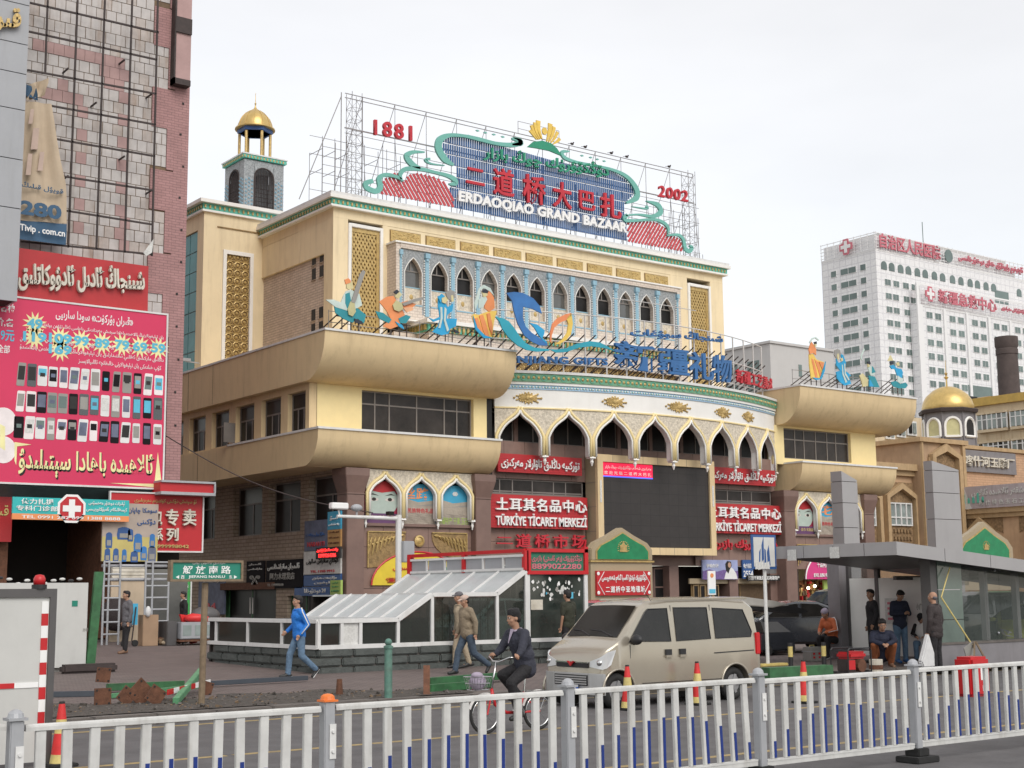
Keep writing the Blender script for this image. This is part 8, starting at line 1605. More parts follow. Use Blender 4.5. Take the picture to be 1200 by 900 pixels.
# green pediment gates
def gate(lab,px0,px1,pyb,pyt,Y,sign=True,name='pediment_gate'):
    xa,xb=oY(px0,pyb,Y).x,oY(px1,pyb,Y).x;zb_=oY((px0+px1)/2,pyb,Y).z;zt_=oY((px0+px1)/2,pyt,Y).z;w_=xb-xa;c=(xa+xb)/2;h_=zt_-zb_;gd=gz(Y)
    t=thing(name,(c,Y,gd),lab,'gate');pr=lambda s,o_: [(c-w_/2*s,zb_+o_),(c-w_/2*s,zb_+h_*.34*s),(c-w_*.42*s,zb_+h_*.54*s),(c-w_*.2*s,zb_+h_*.76*s),(c,zb_+h_*s),(c+w_*.2*s,zb_+h_*.76*s),(c+w_*.42*s,zb_+h_*.54*s),(c+w_/2*s,zb_+h_*.34*s),(c+w_/2*s,zb_+o_)]
    MB().prism([(x,Y,z) for x,z in pr(1,0)],(0,.35,0)).build('pediment','beigepanel',t,bevel=.03)
    MB().prism([(x,Y-.03,z) for x,z in pr(.86,.03)],(0,.02,0)).build('gold_edge','gold',t);MB().prism([(x,Y-.05,z) for x,z in pr(.82,.05)],(0,.02,0)).build('green_panel','green',t)
    e=MB();
    for k in range(13): a=PI*(-.1+1.2*k/12);e.ball((c+.27*math.cos(a),Y-.06,zb_+h_*.36+.26*math.sin(a)),.025,5,4)
    e.prism([(c+x,Y-.08,zb_+h_*.3+z) for x,z in ((-.2,-.05),(.2,-.05),(.16,.08),(.19,.2),(.08,.22),(0,.34),(-.08,.22),(-.19,.2),(-.16,.08))],(0,.03,0));e.build('gold_emblem','gold',t)
    MB().box((xa,Y+.05,zb_-1.5),(xb,Y+.7,zb_-.001)).build('fascia','beigepanel',t);MB().box((xa-.05,Y-.03,zb_-.06),(xb+.05,Y+.6,zb_+.0)).build('gold_rail','gold',t)
    for x in (xa,xb-.15): MB().box((x,Y+.05,gd),(x+.15,Y+.3,zb_-1.5)).build('post','gold',t)
    if sign:
        s=thing('gate_sign',(c,Y,zb_-1.2),'red sign with white Uyghur and Chinese lettering under the green pediment','sign');z0,z1_=zb_-1.28,zb_-.38;MB().box((xa+.2,Y-.06,z0),(xb-.2,Y+.04,z1_)).build('board','redbright',s)
        tx(ar('دۆڭكۆۋرۈك ئوتتۇرا ئاسىيا گىلەم شەھەرچىسى'),'letterwhite',Y-.065,xa+.42,xb-.42,z0+.46,z1_-.1,s,depth=.02,bold=.02);tx('二道桥中亚地毯城','letterwhite',Y-.065,xa+.6,xb-.5,z0+.1,z0+.34,s,depth=.02,bold=.02,spacing=1.3)
        m=MB()
        for sg in (-1,1): e_=c+sg*(w_/2-.25);m.tube([(e_-sg*.3,Y-.07,z1_-.03),(e_,Y-.07,(z0+z1_)/2),(e_-sg*.3,Y-.07,z0+.03)],.015,4);m.ball((e_-sg*.02,Y-.07,z1_-.1),(.07,.01,.07),6,4).ball((e_-sg*.02,Y-.07,z0+.1),(.07,.01,.07),6,4)
        m.build('white_ornament','letterwhite',s)
        for k in range(3): x=xa+.25+k*.95;f=MB().box((x,Y+.3,gd),(x+.06,Y+.36,2.6)).box((x+.7,Y+.3,gd),(x+.76,Y+.36,2.6)).box((x+.06,Y+.3,2.5),(x+.7,Y+.36,2.6)).build('door_frame','gold',t);MB().box((x+.06,Y+.32,gd),(x+.7,Y+.34,2.5)).build('pane','glassmid' if k == 1 else 'glassdark',f)
    return t
gate('beige pediment gate with green panel and gold emblem standing before the big screen',693,765,657,618,40)
gate('second beige and green pediment rising behind the grey underpass canopy',1122,1188,657,611,44,sign=False)
# ------------------------------------------------------------------ underpass entrance (grey canopy)
sh=thing('underpass_entrance',(28,24,.15),'grey metal and glass underpass entrance with sloping canopy','shelter')
SX,SYn=26.0,20.25;zc0=oY(1050,634.5,SYn).z;cN=oY(1050,634.5,SYn);SX=cN.x;pf=oX(908,642.5,SX);SYf=pf.y;zfar=(zc0+pf.z)/2;e1=oY(1200,656,SYn);dzdx=(e1.z-zc0)/(e1.x-SX);SXe=SX+11
th_=.30
def ctop(x): return zc0+dzdx*(x-SX)
m=MB();nP=6
for k in range(6): xa,xb=SX+k*1.75,SX+(k+1)*1.75;MB().prism([(xa+.01,SYn,ctop(xa)),(xb-.01,SYn,ctop(xb)),(xb-.01,SYn,ctop(xb)-th_),(xa+.01,SYn,ctop(xa)-th_)],(0,.05,0)).build('fascia_panel','metalgrey',sh)
yy=[SYn+(SYf-SYn)*k/4 for k in range(5)]
for a,b in zip(yy,yy[1:]): MB().box((SX,a+.01,zc0-th_),(SX+.05,b-.01,zc0)).build('fascia_panel','metalgrey',sh)
MB().prism([(SX+.05,SYn+.05,zc0-.03),(SXe,SYn+.05,ctop(SXe)-.03),(SXe,SYn+.05,ctop(SXe)-th_+.04),(SX+.05,SYn+.05,zc0-th_+.04)],(0,SYf-SYn,0)).build('canopy','metaldark',sh)
m=MB()
for k in range(5): m.ball((SX+1.0,SYn+.5+k*.8,zc0-th_),(.08,.08,.03),8,4)
m.build('downlights','irondark',sh)
gy=oG(1113,782);GY_=20.7;gxs=oY(1128,700,GY_).x;gx0=oY(1100,700,GY_).x
for z0,z1_ in ((.7,1.25),(1.25,1.95),(1.95,2.62)): MB().box((gx0,GY_,z0+.01),(gxs,GY_+.12,z1_-.01)).build('cladding_panel','tileglass',sh)
MB().box((gx0-.25,GY_+.02,.15),(gx0-.01,GY_+.3,2.7)).build('pillar','metaldark',sh);MB().box((gx0-.2,GY_-.1,.1),(SXe,GY_+.35,.68)).build('plinth','slatestone',sh);MB().box((gx0-.22,GY_-.12,.68),(SXe,GY_+.37,.73)).build('coping','kerb',sh)
px_=[1128,1158,1174,1205,1240]
for a,b in zip(px_,px_[1:]): xa,xb=oY(a,700,GY_).x,oY(b,700,GY_).x;MB().box((xa+.01,GY_+.05,.73),(xb-.01,GY_+.07,2.62-.03*(xa-gxs))).build('pane','clearglass',sh)
for a in (1150,1187): x=oY(a,700,GY_+.4).x;MB().box((x,GY_+.3,.7),(x+.14,GY_+.44,2.6)).build('steel_post','metalgrey',sh);m=MB();[m.ball((x+.07,GY_+.02,z),.03,6,4) for z in (.9,2.4)];m.build('glass_clamps','galv',sh)
MB().box((gxs,GY_+.1,2.4),(SXe,GY_+.3,2.5)).box((gxs,GY_+1.9,2.2),(SXe,GY_+2.0,2.3)).build('beam','metaldark',sh)
# end wall with white boards
BX=SX+3.6
def by(px,py=720): return oX(px,py,BX).y
for a,b in ((997,1027),(1031,1097)):
    y1_,y0_=by(a),by(b);MB().box((BX,y0_,.3),(BX+.06,y1_,oX(1050,677,BX).z)).build('white_board','white',sh)
MB().box((BX-.02,by(1031),.2),(BX+.1,by(1027),2.6)).box((BX-.02,by(997),.2),(BX+.1,by(994),2.6)).build('board_post','metaldark',sh);MB().box((BX-.3,by(994),.2),(BX+.2,by(980),2.7)).build('pillar','slatestone',sh);MB().box((BX+.1,GY_+.4,2.05),(BX+.2,by(980),2.75)).build('transom_glass','clearglass',sh)
no=thing('pink_notice',(BX-.02,by(1050),1.2),'white notice with pink printing taped to the board behind the reading man','notice');MB().box((BX-.02,by(1063),1.1),(BX-.01,by(1038),1.75)).build('sheet','paper',no);m=MB()
for k in range(4): m.box((BX-.025,by(1061),1.2+k*.13),(BX-.02,by(1041),1.26+k*.13))
m.build('printed_lines','hospsign',no)
letters('小广告 电话','fig_grey',(BX-.02,by(1075),1.45),(BX-.02,by(1092),1.45),(BX-.02,by(1075),1.62),sh,nrm=(-1,0,0),depth=.004)
for px,py,Y in ((928,650,SYf-.5),(978,647,SYf-2.0)): p=oX(px,py,SX-.01);tag(MB().box((SX-.02,p.y-.14,p.z-.14),(SX-.01,p.y+.14,p.z+.12)).build('paper_scrap','paper'),'white paper stuck on the canopy edge, %s one' % ('leftmost' if px < 950 else 'right-hand'),'paper')
# two tall grey pylons behind the canopy
for lab,pa,pb2,pm,yt,ybm,Yp,jt in (('grey clad pylon with slanted top behind the left end of the canopy',975,1006,988,555,640,33,(564,589,618)),('wider grey clad pylon with slanted top in front of the ochre turret',1085,1126,1095,543,640,33,(551,577,608))):
    t=thing('clad_pylon',(oY(pa,600,Yp).x,Yp,.3),lab,'pylon');xa,xb=oY(pm,600,Yp).x,oY(pb2,600,Yp).x;yb_=oX(pa,600,xa).y;zt_=oY(pm,yt-3,Yp).z;zr_=oY(pb2,yt+8,Yp).z;zj=[oY(pm,j,Yp).z for j in jt]+[2.2,.33]
    prev=None
    for k,z in enumerate(zj):
        if k == 0: MB().add([(xa,Yp,z+.01),(xb,Yp,z+.01),(xb,yb_,z+.01),(xa,yb_,z+.01),(xa,Yp,zt_),(xb,Yp,zr_),(xb,yb_,zr_),(xa,yb_,zt_)],[(0,1,5,4),(1,2,6,5),(2,3,7,6),(3,0,4,7),(4,5,6,7),(0,3,2,1)]).build('cap_panel','metalgrey',t)
        else: MB().box((xa,Yp,z+.01),(xb,yb_,prev-.01)).build('clad_panel','metalgrey',t)
        prev=z
    MB().box((xa+.03,Yp+.03,.33),(xb-.03,yb_-.03,zj[0]+.1)).build('core','joint',t)
# leaning taped stick and A-frame board, red bin
p=oY(1140,757,20.3);q_=oY(1103,700,20.5);r2=oY(1113,665,20.6);tag(MB().cyl(p,q_,.018).cyl(q_,r2,.015).build('taped_pole','coneyellow'),'thin yellow and red taped stick leaning on the entrance glass','stick')
c=oY(1146,770,19.9);af=thing('easel_board',(c.x,19.9,.15),'small folding easel board beside the red plastic bin','board');zt_=oY(1146,752,19.9).z;MB().bar((c.x-.32,19.8,.15),(c.x-.02,19.95,zt_),.035).bar((c.x+.3,19.8,.15),(c.x+.02,19.95,zt_),.035).bar((c.x,20.3,.15),(c.x,19.95,zt_),.035).build('legs','polebrown',af);MB().prism([(c.x-.36,20.0,.62),(c.x-.05,20.0,zt_),(c.x+.1,20.05,.35),(c.x-.15,20.05,.2)],(.0,.02,0)).build('panel','fig_grey',af)
b0=oG(1140,806);b0=Vector((b0.x,b0.y,0));rbn=thing('red_bin',(b0.x,b0.y,0),'red plastic barrier block with white patch behind the fence','barrier');MB().box((b0.x-.28,b0.y-.2,0),(b0.x+.28,b0.y+.2,.72)).build('body','redplastic',rbn,bevel=.05);MB().box((b0.x-.02,b0.y-.205,.3),(b0.x+.2,b0.y-.2,.56)).box((b0.x+.02,b0.y-.21,.1),(b0.x+.2,b0.y-.2,.2)).build('white_patch','letterwhite',rbn)
# generator, toolboxes
g0=oG(998,790);gn=thing('generator',(g0.x,g0.y,.15),'small red portable generator in a black tube frame','generator');x,y,z=g0.x,g0.y,.16
MB().box((x-.28,y-.2,z+.32),(x+.30,y+.2,z+.48)).build('fuel_tank','redplastic',gn,bevel=.05);MB().cyl((x+.08,y-.24,z+.18),(x+.08,y+.1,z+.18),.14).build('recoil_cover','rust',gn);MB().box((x-.3,y-.18,z+.05),(x-.05,y+.15,z+.32)).build('motor','irondark',gn,bevel=.02);MB().box((x-.31,y-.2,z+.1),(x-.1,y-.18,z+.3)).build('control_panel','redplastic',gn)
m=MB()
for sy in (-.24,.24): m.tube([(x-.38,y+sy,z+.03),(x-.38,y+sy,z+.5),(x-.33,y+sy,z+.55),(x+.33,y+sy,z+.55),(x+.38,y+sy,z+.5),(x+.38,y+sy,z+.03)],.018,6,closed=True)
for sx_ in (-.38,.38): m.bar((x+sx_,y-.24,z+.05),(x+sx_,y+.24,z+.05),.03).bar((x+sx_,y-.24,z+.5),(x+sx_,y+.24,z+.5),.03)
m.build('tube_frame','plastic',gn)
g0=oG(952,775);tb=thing('tool_box',(g0.x,g0.y,.18),'battered grey metal tool box beside the seated road worker','box');x,y=g0.x,g0.y;z=gz(y);MB().box((x-.2,y-.15,z),(x+.2,y+.15,z+.36)).build('case','fig_grey',tb,bevel=.02);MB().box((x-.21,y-.16,z+.24),(x+.21,y+.16,z+.26)).build('lid_rim','galv',tb);m=MB();[m.box((x+sx_-.03,y-.165,z+zz_),(x+sx_+.03,y-.15,z+zz_+.05)) for sx_ in (-.1,.1) for zz_ in (.08,.17)];m.build('red_dots','redplastic',tb);MB().tube([(x-.08,y,z+.36),(x-.08,y,z+.4),(x+.08,y,z+.4),(x+.08,y,z+.36)],.012,5).build('handle','coneyellow',tb)
g0=oG(1027,787);tb=thing('paint_tin',(g0.x,g0.y,.15),'scuffed orange and white tin beside the generator','tin');MB().cyl((g0.x,g0.y,.15),(g0.x,g0.y,.42),.15,n=16).build('tin','letterdirty',tb);MB().cyl((g0.x,g0.y,.2),(g0.x,g0.y,.3),.154,n=16).build('label_band','rust',tb)
# dark sheet leaning, signposts
sp=thing('sign_post',(25.3,23.8,.18),'white pole with torn blue and white street plate and yellow foot','sign post');p=oG(900,781);x,y=p.x,p.y;z=gz(y);zt_=oY(896,668,y).z
MB().cyl((x,y,z),(x,y,zt_+.6),.045,n=10).build('pole','whitepaint',sp);MB().box((x-.35,y-.12,z),(x+.6,y+.12,z+.07)).build('base','coneyellow',sp,bevel=.02)
xa,xb,za_,zb_=oY(880,650,y-.06).x,oY(908.5,650,y-.06).x,oY(894,627,y).z,oY(894,667,y).z;MB().box((xa,y-.09,zb_),(xb,y-.06,za_)).build('plate','signblue',sp);MB().box((xa+.06,y-.10,zb_+.06),(xb-.06,y-.09,za_-.06)).build('worn_face','mauvepale',sp)
m=MB();c=(xa+xb)/2;h_=za_-zb_;
for a in ((-.2,.25,-.16,.6),(-.1,.35,-.02,.95),(.0,.3,.06,.55),(.1,.25,.2,.7)): m.prism([(c+a[0],y-.104,zb_+h_*.1),(c+a[2],y-.104,zb_+h_*.1),(c+a[2]*.8,y-.104,zb_+h_*a[3]),(c+a[0]*.9,y-.104,zb_+h_*a[1]*2)],(0,.004,0))
m.build('old_print','signblue',sp)
for k in range(5): u=xa+.08+k*.1;MB().prism([(u,y-.112,zb_-.04+random.random()*.05),(u+.1,y-.112,zb_+.0),(u+.09,y-.112,zb_+.16+random.random()*.08),(u+.01,y-.112,zb_+.14)],(0,.004,0)).build('torn_paper','paper',sp)
MB().box((xb+.02,y+.2,zb_-.1),(xb+.3,y+.35,za_-.15)).build('control_box','metalgrey',sp)
cpz=thing('camera_pole',(0,0,0),'white pole with long arm, box and two traffic cameras behind the glass roof','camera pole');cpz.location=(0,0,0)
CY_=38.5;x=oY(467,660,CY_).x;zt_=oY(467,607,CY_).z;xl=oY(395,609,CY_).x;MB().cyl((x,CY_,.4),(x,CY_,zt_+.1),.10,n=12).build('pole','whitepaint',cpz);MB().cyl((x,CY_,zt_-.02),(xl,CY_,zt_-.0),.07,.05,n=10).build('arm','whitepaint',cpz);b1,b2=oY(471,634,CY_-.1),oY(484,659,CY_-.1);MB().box((b1.x,CY_-.2,b2.z),(b2.x,CY_+.15,b1.z)).build('control_box','greypanel',cpz,bevel=.02)
MB().box((xl-.25,CY_-.12,zt_+.22),(xl+.35,CY_+.1,zt_+.42)).bar((xl+.05,CY_,zt_+.22),(xl+.1,CY_,zt_),.05).build('camera','letterwhite',cpz,bevel=.03);MB().ball((xl+.7,CY_,zt_+.28),(.2,.14,.12),12,8).bar((xl+.7,CY_,zt_+.2),(xl+.7,CY_,zt_),.05).build('camera','greypanel',cpz);MB().box((oY(454,600,CY_).x,CY_-.1,zt_+.08),(oY(460,600,CY_).x,CY_+.1,zt_+.2)).build('lamp','glassdark',cpz)
p=oY(833,700,36);sdd=thing('shop_placard',(p.x,36,gz(36)),'narrow white and blue placard on a stand behind the minivan roof','sign');MB().box((p.x-.03,36,gz(36)),(p.x+.03,36.05,oY(833,690,36).z)).build('stand','galv',sdd);a,b=oY(828.5,669,36),oY(838,697,36);MB().box((a.x,35.95,b.z),(b.x,36.0,a.z)).build('board','letterwhite',sdd);MB().prism([((a.x+b.x)/2+.08*math.cos(k*PI/6),35.94,a.z-.16+.08*math.sin(k*PI/6)) for k in range(12)],(0,.008,0)).build('round_logo','fig_orange',sdd);MB().box((a.x+.03,35.94,b.z+.05),(b.x-.03,35.948,b.z+.2)).build('blue_strip','printblue',sdd)
# bollards
p=oG(455,819);bo=thing('bollard',(p.x,p.y,.15),'weathered pale green bollard with ball top on the kerb','bollard');MB().lathe((p.x,p.y,.15),[(.07,0),(.07,.86),(.085,.87),(.085,.91),(.05,.93)],14).build('shaft','bollardgreen',bo,smooth=.5);MB().ball((p.x,p.y,1.13),.065,12,8).build('ball','bollardgreen',bo,smooth=True)
for px,py,lab in ((927,783,'yellow and black bollard left of the tool box'),(966,782,'yellow and black bollard with broken top beside the generator')):
    p=oG(px,py);bo=thing('bollard',(p.x,p.y,.15),lab,'bollard','yellow and black bollards');z=gz(p.y);MB().cyl((p.x,p.y,z),(p.x,p.y,z+.26),.055).build('shaft','plastic',bo);MB().cyl((p.x,p.y,z+.26),(p.x,p.y,z+.5),.056).build('yellow_band','coneyellow',bo);MB().cyl((p.x,p.y,z+.5),(p.x,p.y,z+.58),.055).build('cap','plastic',bo)
# cones
def cone(lab,p,s=1.0):
    t=thing('traffic_cone',(p.x,p.y,0),lab,'cone','slim traffic cones on the road');MB().box((p.x-.17,p.y-.17,0),(p.x+.17,p.y+.17,.04)).build('base','rubber',t,bevel=.01)
    z=.04;rr=[.12,.095,.075,.055,.038];hh=[.04,.10,.30,.48,.64,.80]
    for (r0,r1,z0,z1_,m_) in ((.12,.105,.04,.14,'coneyellow'),(.105,.077,.14,.38,'conered'),(.077,.058,.38,.54,'coneyellow'),(.058,.035,.54,.72,'conered'),(.037,.03,.72,.745,'rubber')): MB().lathe((p.x,p.y,0),[(r0,z0),(r1,z1_)],16).build('band' if m_ != 'rubber' else 'tip',m_,t,smooth=.6)
for px,py,Y,lab in ((70,896,0,'red and yellow cone at the foot of the white hoarding panel'),(736,830,0,'red and yellow cone in front of the van front wheel'),(818,824,0,'red and yellow cone in front of the van rear door'),(943,822,0,'red and pale cone beside the dark green beam')): cone(lab,oZ(px,py+2))
# beams, pipes and rusty plates on the earth strip
def beam(lab,a,b,w,mat,z=.0,cat='beam',name='steel_beam'): a=Vector(a);b=Vector(b);return tag(MB().bar(a,b,w,w).build(name,mat,bevel=.008),lab,cat)
G_=lambda px,py,dz=0: oG(px,py)+Vector((0,0,dz))
beam('dark green steel beam lying behind the rusty plates',G_(125,812,.1),G_(215,808,.1),.13,'beamgreen');beam('light green square tube propped on the sign post foot',G_(206,826,.06),G_(236,808,.36),.11,'beamlight');beam('thin green strip lying left of the sign post',G_(130,819,.05),G_(240,811,.12),.08,'beamlight')
beam('long dark steel pipe lying from the sign post to the walking man',G_(240,806,.08),G_(360,799,.08),.09,'pipe',cat='pipe',name='steel_pipe');beam('dark grey pipe lying left of the rusty plates',G_(62,817,.05),G_(120,816,.05),.10,'pipe',cat='pipe',name='steel_pipe')
beam('dark green beam ending in a rusty bracket left of the cyclist',G_(502,806,.12),G_(600,798,.12),.14,'beamgreen');beam('shorter dark green beam in front of its twin near the cyclist',G_(502,812,.08),G_(575,806,.08),.14,'beamgreen');beam('thick dark green beam behind the fence right of the van',G_(897,797,.12),G_(972,793,.12),.26,'beamgreen')
tag(MB().bar(G_(500,815,0),G_(500,813,.5),.12,.05).build('rusty_bracket','rust'),'upright rusty bracket at the end of the two green beams','bracket')
for i,(px,py,s,rot,lab) in enumerate(((120,825,.24,0,'rusty square plate standing second from the left'),(120,812,.22,.1,'topmost rusty plate with bolt holes at the left'),(147,823,.22,.7,'rusty plate leaning behind the diamond plate'),(163,822,.30,.78,'rusty diamond-shaped plate in the middle of the heap'),(180,823,.24,.6,'rusty plate right of the diamond-shaped one'),(239,812,.2,.3,'rusty plate leaning on the sign post foot'))):
    p=oG(px,py+2);z=gz(p.y)+s*.6+(.22 if i == 1 else 0);R=Matrix.Rotation(rot,3,'Y');t=thing('rusty_plate',(p.x,p.y,gz(p.y)),lab,'plate');MB().obox((p.x,p.y-.02*i,z),R @ Vector((s*.6,0,0)),Vector((0,.012,0)),R @ Vector((0,0,s*.6))).build('plate','rust',t)
    m=MB()
    for sx_ in (-1,1):
        for sz_ in (-1,1): c=Vector((p.x,p.y-.02*i-.014,z))+R @ Vector((sx_*s*.45,0,sz_*s*.45));m.cyl(c,c+Vector((0,-.006,0)),.018,n=8)
    m.build('bolt_holes','black',t)
tape=thing('barrier_tape',(9.8,22.6,.2),'red and white barrier strip lying among the green beams','tape');m=MB();a,b=G_(196,824,.18),G_(246,812,.2)
for k in range(8): m.bar(a+(b-a)*k/8,a+(b-a)*(k+1)/8,.02,.09,k=k % 2)
m.build('strip',['redplastic','letterwhite'],tape)
pc=oG(392,815);tag(MB().cyl((pc.x+.1,pc.y,.15),(pc.x+.1,pc.y,.45),.07,.05,n=8).build('tree_stump','rust'),'small dark stump in the earth strip below the walking man','stump')
# street name sign
p=oG(236,826);ss=thing('street_sign',(p.x,p.y,.15),'green street name sign in a grey frame on a brown pole','sign');y=p.y;x=p.x
MB().cyl((x,y,.1),(x+.02,y,oY(238,683,y).z),.055,n=10).build('pole','polebrown',ss);xa,xb,za_,zb_=oY(199,657,y-.08).x,oY(284,657,y-.08).x,oY(240,656.5,y-.08).z,oY(240,681.5,y-.08).z
MB().box((xa+.04,y-.1,zb_+.04),(xb-.04,y-.03,za_-.04)).build('panel','greensign',ss);MB().box((xa,y-.13,zb_),(xb,y,zb_+.04)).box((xa,y-.13,za_-.04),(xb,y,za_)).box((xa,y-.13,zb_+.04),(xa+.04,y,za_-.04)).box((xb-.04,y-.13,zb_+.04),(xb,y,za_-.04)).build('frame','polebrown',ss);W_=xb-xa;H_=za_-zb_
tx('解放南路','letterwhite',y-.102,xa+W_*.17,xa+W_*.83,zb_+H_*.36,zb_+H_*.74,ss,depth=.004,bold=.012,spacing=1.5);tx('JIEFANG NANLU','letterwhite',y-.102,xa+W_*.25,xa+W_*.75,zb_+H_*.13,zb_+H_*.29,ss,depth=.004,bold=.015);tx(ar('ئازادلىق جەنۇبى يولى'),'letterwhite',y-.102,xa+W_*.3,xa+W_*.75,zb_+H_*.8,zb_+H_*.92,ss,depth=.004)
for s,ch,u in ((-1,'西',.16),(1,'东',.84)): cx=xa+W_*(.5+s*.4);cz=zb_+H_*.21;MB().prism([(cx+s*.03,y-.104,cz),(cx-s*.03,y-.104,cz+.03),(cx-s*.03,y-.104,cz-.03)],(0,.004,0)).build('arrow','letterwhite',ss);tx(ch,'letterwhite',y-.102,xa+W_*(.5+s*.33)-.03,xa+W_*(.5+s*.33)+.03,cz-.03,cz+.03,ss,depth=.004)
# hoarding panels
HY1=17.0;a,b=oY(-60,695,HY1),oY(66,698,HY1);zt_=oY(40,690,HY1).z
hp=thing('hoarding_panel',(b.x-1.3,HY1,0),'white site hoarding panel with red and white tape and red lamp behind the fence','hoarding');xw=b.x;MB().box((xw-3,HY1,.05),(xw-.08,HY1+.05,zt_-.1)).build('sheet','hoarding',hp);MB().box((xw-3,HY1-.03,zt_-.1),(xw,HY1+.08,zt_)).box((xw-.08,HY1-.03,.0),(xw,HY1+.08,zt_-.1)).build('frame','metaldark',hp)
m=MB();n_=13
for k in range(n_): z0=.05+k*(zt_-.2)/n_;m.box((xw-.17,HY1-.012,z0),(xw-.09,HY1,z0+(zt_-.2)/n_),k % 2)
zt2=oY(30,803,HY1).z
for k in range(9): m.box((xw-.18-(k+1)*.28,HY1-.012,zt2-.03),(xw-.18-k*.28,HY1,zt2+.03),k % 2)
m.build('warning_tape',['letterwhite','redplastic'],hp);l_=oY(47,688,HY1);MB().cyl((l_.x,HY1+.03,zt_),(l_.x,HY1+.03,zt_+.05),.09,n=14).build('lamp_base','plastic',hp);MB().lathe((l_.x,HY1+.03,zt_+.05),[(.07,0),(.07,.07),(.05,.11),(.01,.12)],14).build('lamp','redplastic',hp,smooth=True)
h2=oG(112,786);HY2=h2.y;h3=thing('hoarding_panel',(h2.x-2,HY2,gz(HY2)),'plain white hoarding sheet with green post before the dark shop','hoarding');z0=gz(HY2);zt_=oY(60,683,HY2).z;xg=oY(113,700,HY2).x
MB().box((xg-5,HY2,z0+.1),(xg-.2,HY2+.05,zt_)).build('sheet','hoarding',h3);MB().prism([(xg-.2,HY2-.03,z0),(xg+.0,HY2-.03,z0),(xg+.15,HY2-.03,zt_+.25),(xg-.05,HY2-.03,zt_+.25)],(0,.1,0)).build('post','beamgreen',h3);p=oY(87,708,HY2-.01);MB().box((p.x-.05,HY2-.01,p.z-.05),(p.x+.08,HY2,p.z+.08)).build('sticker','greensign',h3);tx('办证','fig_grey',HY2-.005,oY(97,738,HY2).x,oY(103,738,HY2).x,oY(97,740,HY2).z,oY(97,736,HY2).z,h3,depth=.003)
q1_=G_(66,790,.0);tag(MB().box((q1_.x+.1,q1_.y-.15,q1_.z),(q1_.x+1.35,q1_.y+.15,q1_.z+.2)).build('timber_baulk','irondark',bevel=.05),'dark timber baulk lying at the foot of the white hoarding sheet','timber')
m=MB();t=thing('rubbish_heap',(14.5,HY2+1.5,z0),'row of black and white bags piled along the top of the hoarding sheet','rubbish')
for k in range(22): m.ball((xg-.3-k*.2,HY2+.3,zt_+random.uniform(-.02,.12)),(.07,.08,.035),7,5,k=random.randrange(3))
m.build('bags',['paper','plastic','paper'],t,kind='stuff');MB().box((xg-5,HY2+.1,z0),(xg-.25,HY2+.5,zt_-.02)).build('shelf','fig_grey',t)
# scaffold frames
SYY=43.5
for (pa,pq,lab) in ((121,140,'grey tubular scaffold frame left of the grey-blazer man'),(170,197,'grey tubular scaffold frame with ladder rungs right of the grey-blazer man')):
    xa,xb=oY(pa,700,SYY).x,oY(pq,700,SYY).x;z0=gz(SYY);zt_=oY(160,657,SYY).z;m=MB();[m.cyl((x,SYY,z0),(x,SYY,zt_),.035) for x in (xa,xb,xa+(xb-xa)*.3)];nr=7
    for k in range(1,nr+1): m.cyl((xa,SYY,z0+(zt_-z0)*k/nr-.05),(xb,SYY,z0+(zt_-z0)*k/nr-.05),.03)
    tag(m.build('work_scaffold','galv',smooth=.5),lab,'scaffold')
xa,xb=oY(121,660,SYY).x,oY(197,660,SYY).x;m=MB();[m.cyl((xa,SYY+.1,z),(xb,SYY+.1,z),.05) for z in (oY(150,663,SYY).z,oY(150,679,SYY).z)];tag(m.build('scaffold_tubes','galv'),'two long horizontal scaffold tubes under the bag poster','scaffold')
x0_,x1_=oY(130,700,45.5).x,oY(170,700,45.5).x;t=thing('roller_shutter',(x0_,45.5,.5),'cream board and roller shutter behind the scaffold frames','shutter');MB().box((x0_,45.5,.5),(x1_,45.6,oY(150,681,45.5).z)).build('cream_board','bannerbeige',t);zs1,zs2=oY(150,680,45.5).z,oY(150,662,45.5).z;m=MB();[m.box((x0_,45.45-.02*(k%2),zs1+k*(zs2-zs1)/9),(x1_,45.6,zs1+(k+1)*(zs2-zs1)/9)) for k in range(9)];m.build('shutter_slats','letterdirty',t);MB().box((x1_+.1,45.7,.5),(x1_+1.6,45.8,2.9)).build('dark_door','glassmid',t)
# stall chest with things on and around it
t=thing('stall_chest',(18.4,41.5,.45),'grey market stall chest with pale blue printed panels','stall');KY=41.6;x0_,x1_=oY(212,750,KY).x,oY(254,750,KY).x;z0=gz(KY);zt_=oY(230,729,KY).z;MB().box((x0_,KY,z0+.2),(x1_,KY+.8,zt_)).build('chest','greypanel',t,bevel=.02);m=MB()
for k in range(3): w_=(x1_-x0_)/3;m.box((x0_+k*w_+.06,KY-.01,z0+.3),(x0_+(k+1)*w_-.06,KY,z0+.62))
m.build('printed_panels','aptwin',t);MB().box((x0_-.05,KY,z0+.12),(x1_+.05,KY+.8,z0+.18)).build('trolley','rust',t);m=MB();[m.cyl((x,KY+y,z0+.07),(x+.04,KY+y,z0+.07),.07) for x in (x0_+.1,x1_-.1) for y in (.1,.7)];m.build('castors','rubber',t)
tag(MB().box((oY(196,730,KY+.2).x,KY+.2,z0),(x0_-.05,KY+.9,oY(205,728,KY+.2).z)).build('grey_cabinet','metaldark',bevel=.02),'dark grey cabinet at the left end of the stall chest','cabinet')
tag(MB().ball(((x0_+x1_)/2+.2,KY+.4,zt_+.12),(.55,.3,.17),12,7).build('red_bundle','conered',smooth=True),'red cloth bundle on the stall chest','bundle');tag(MB().ball((x1_-.2,KY+.45,zt_+.2),(.5,.33,.28),12,7).build('dark_case','metaldark',smooth=True),'dark rounded case at the right end of the stall chest','case')
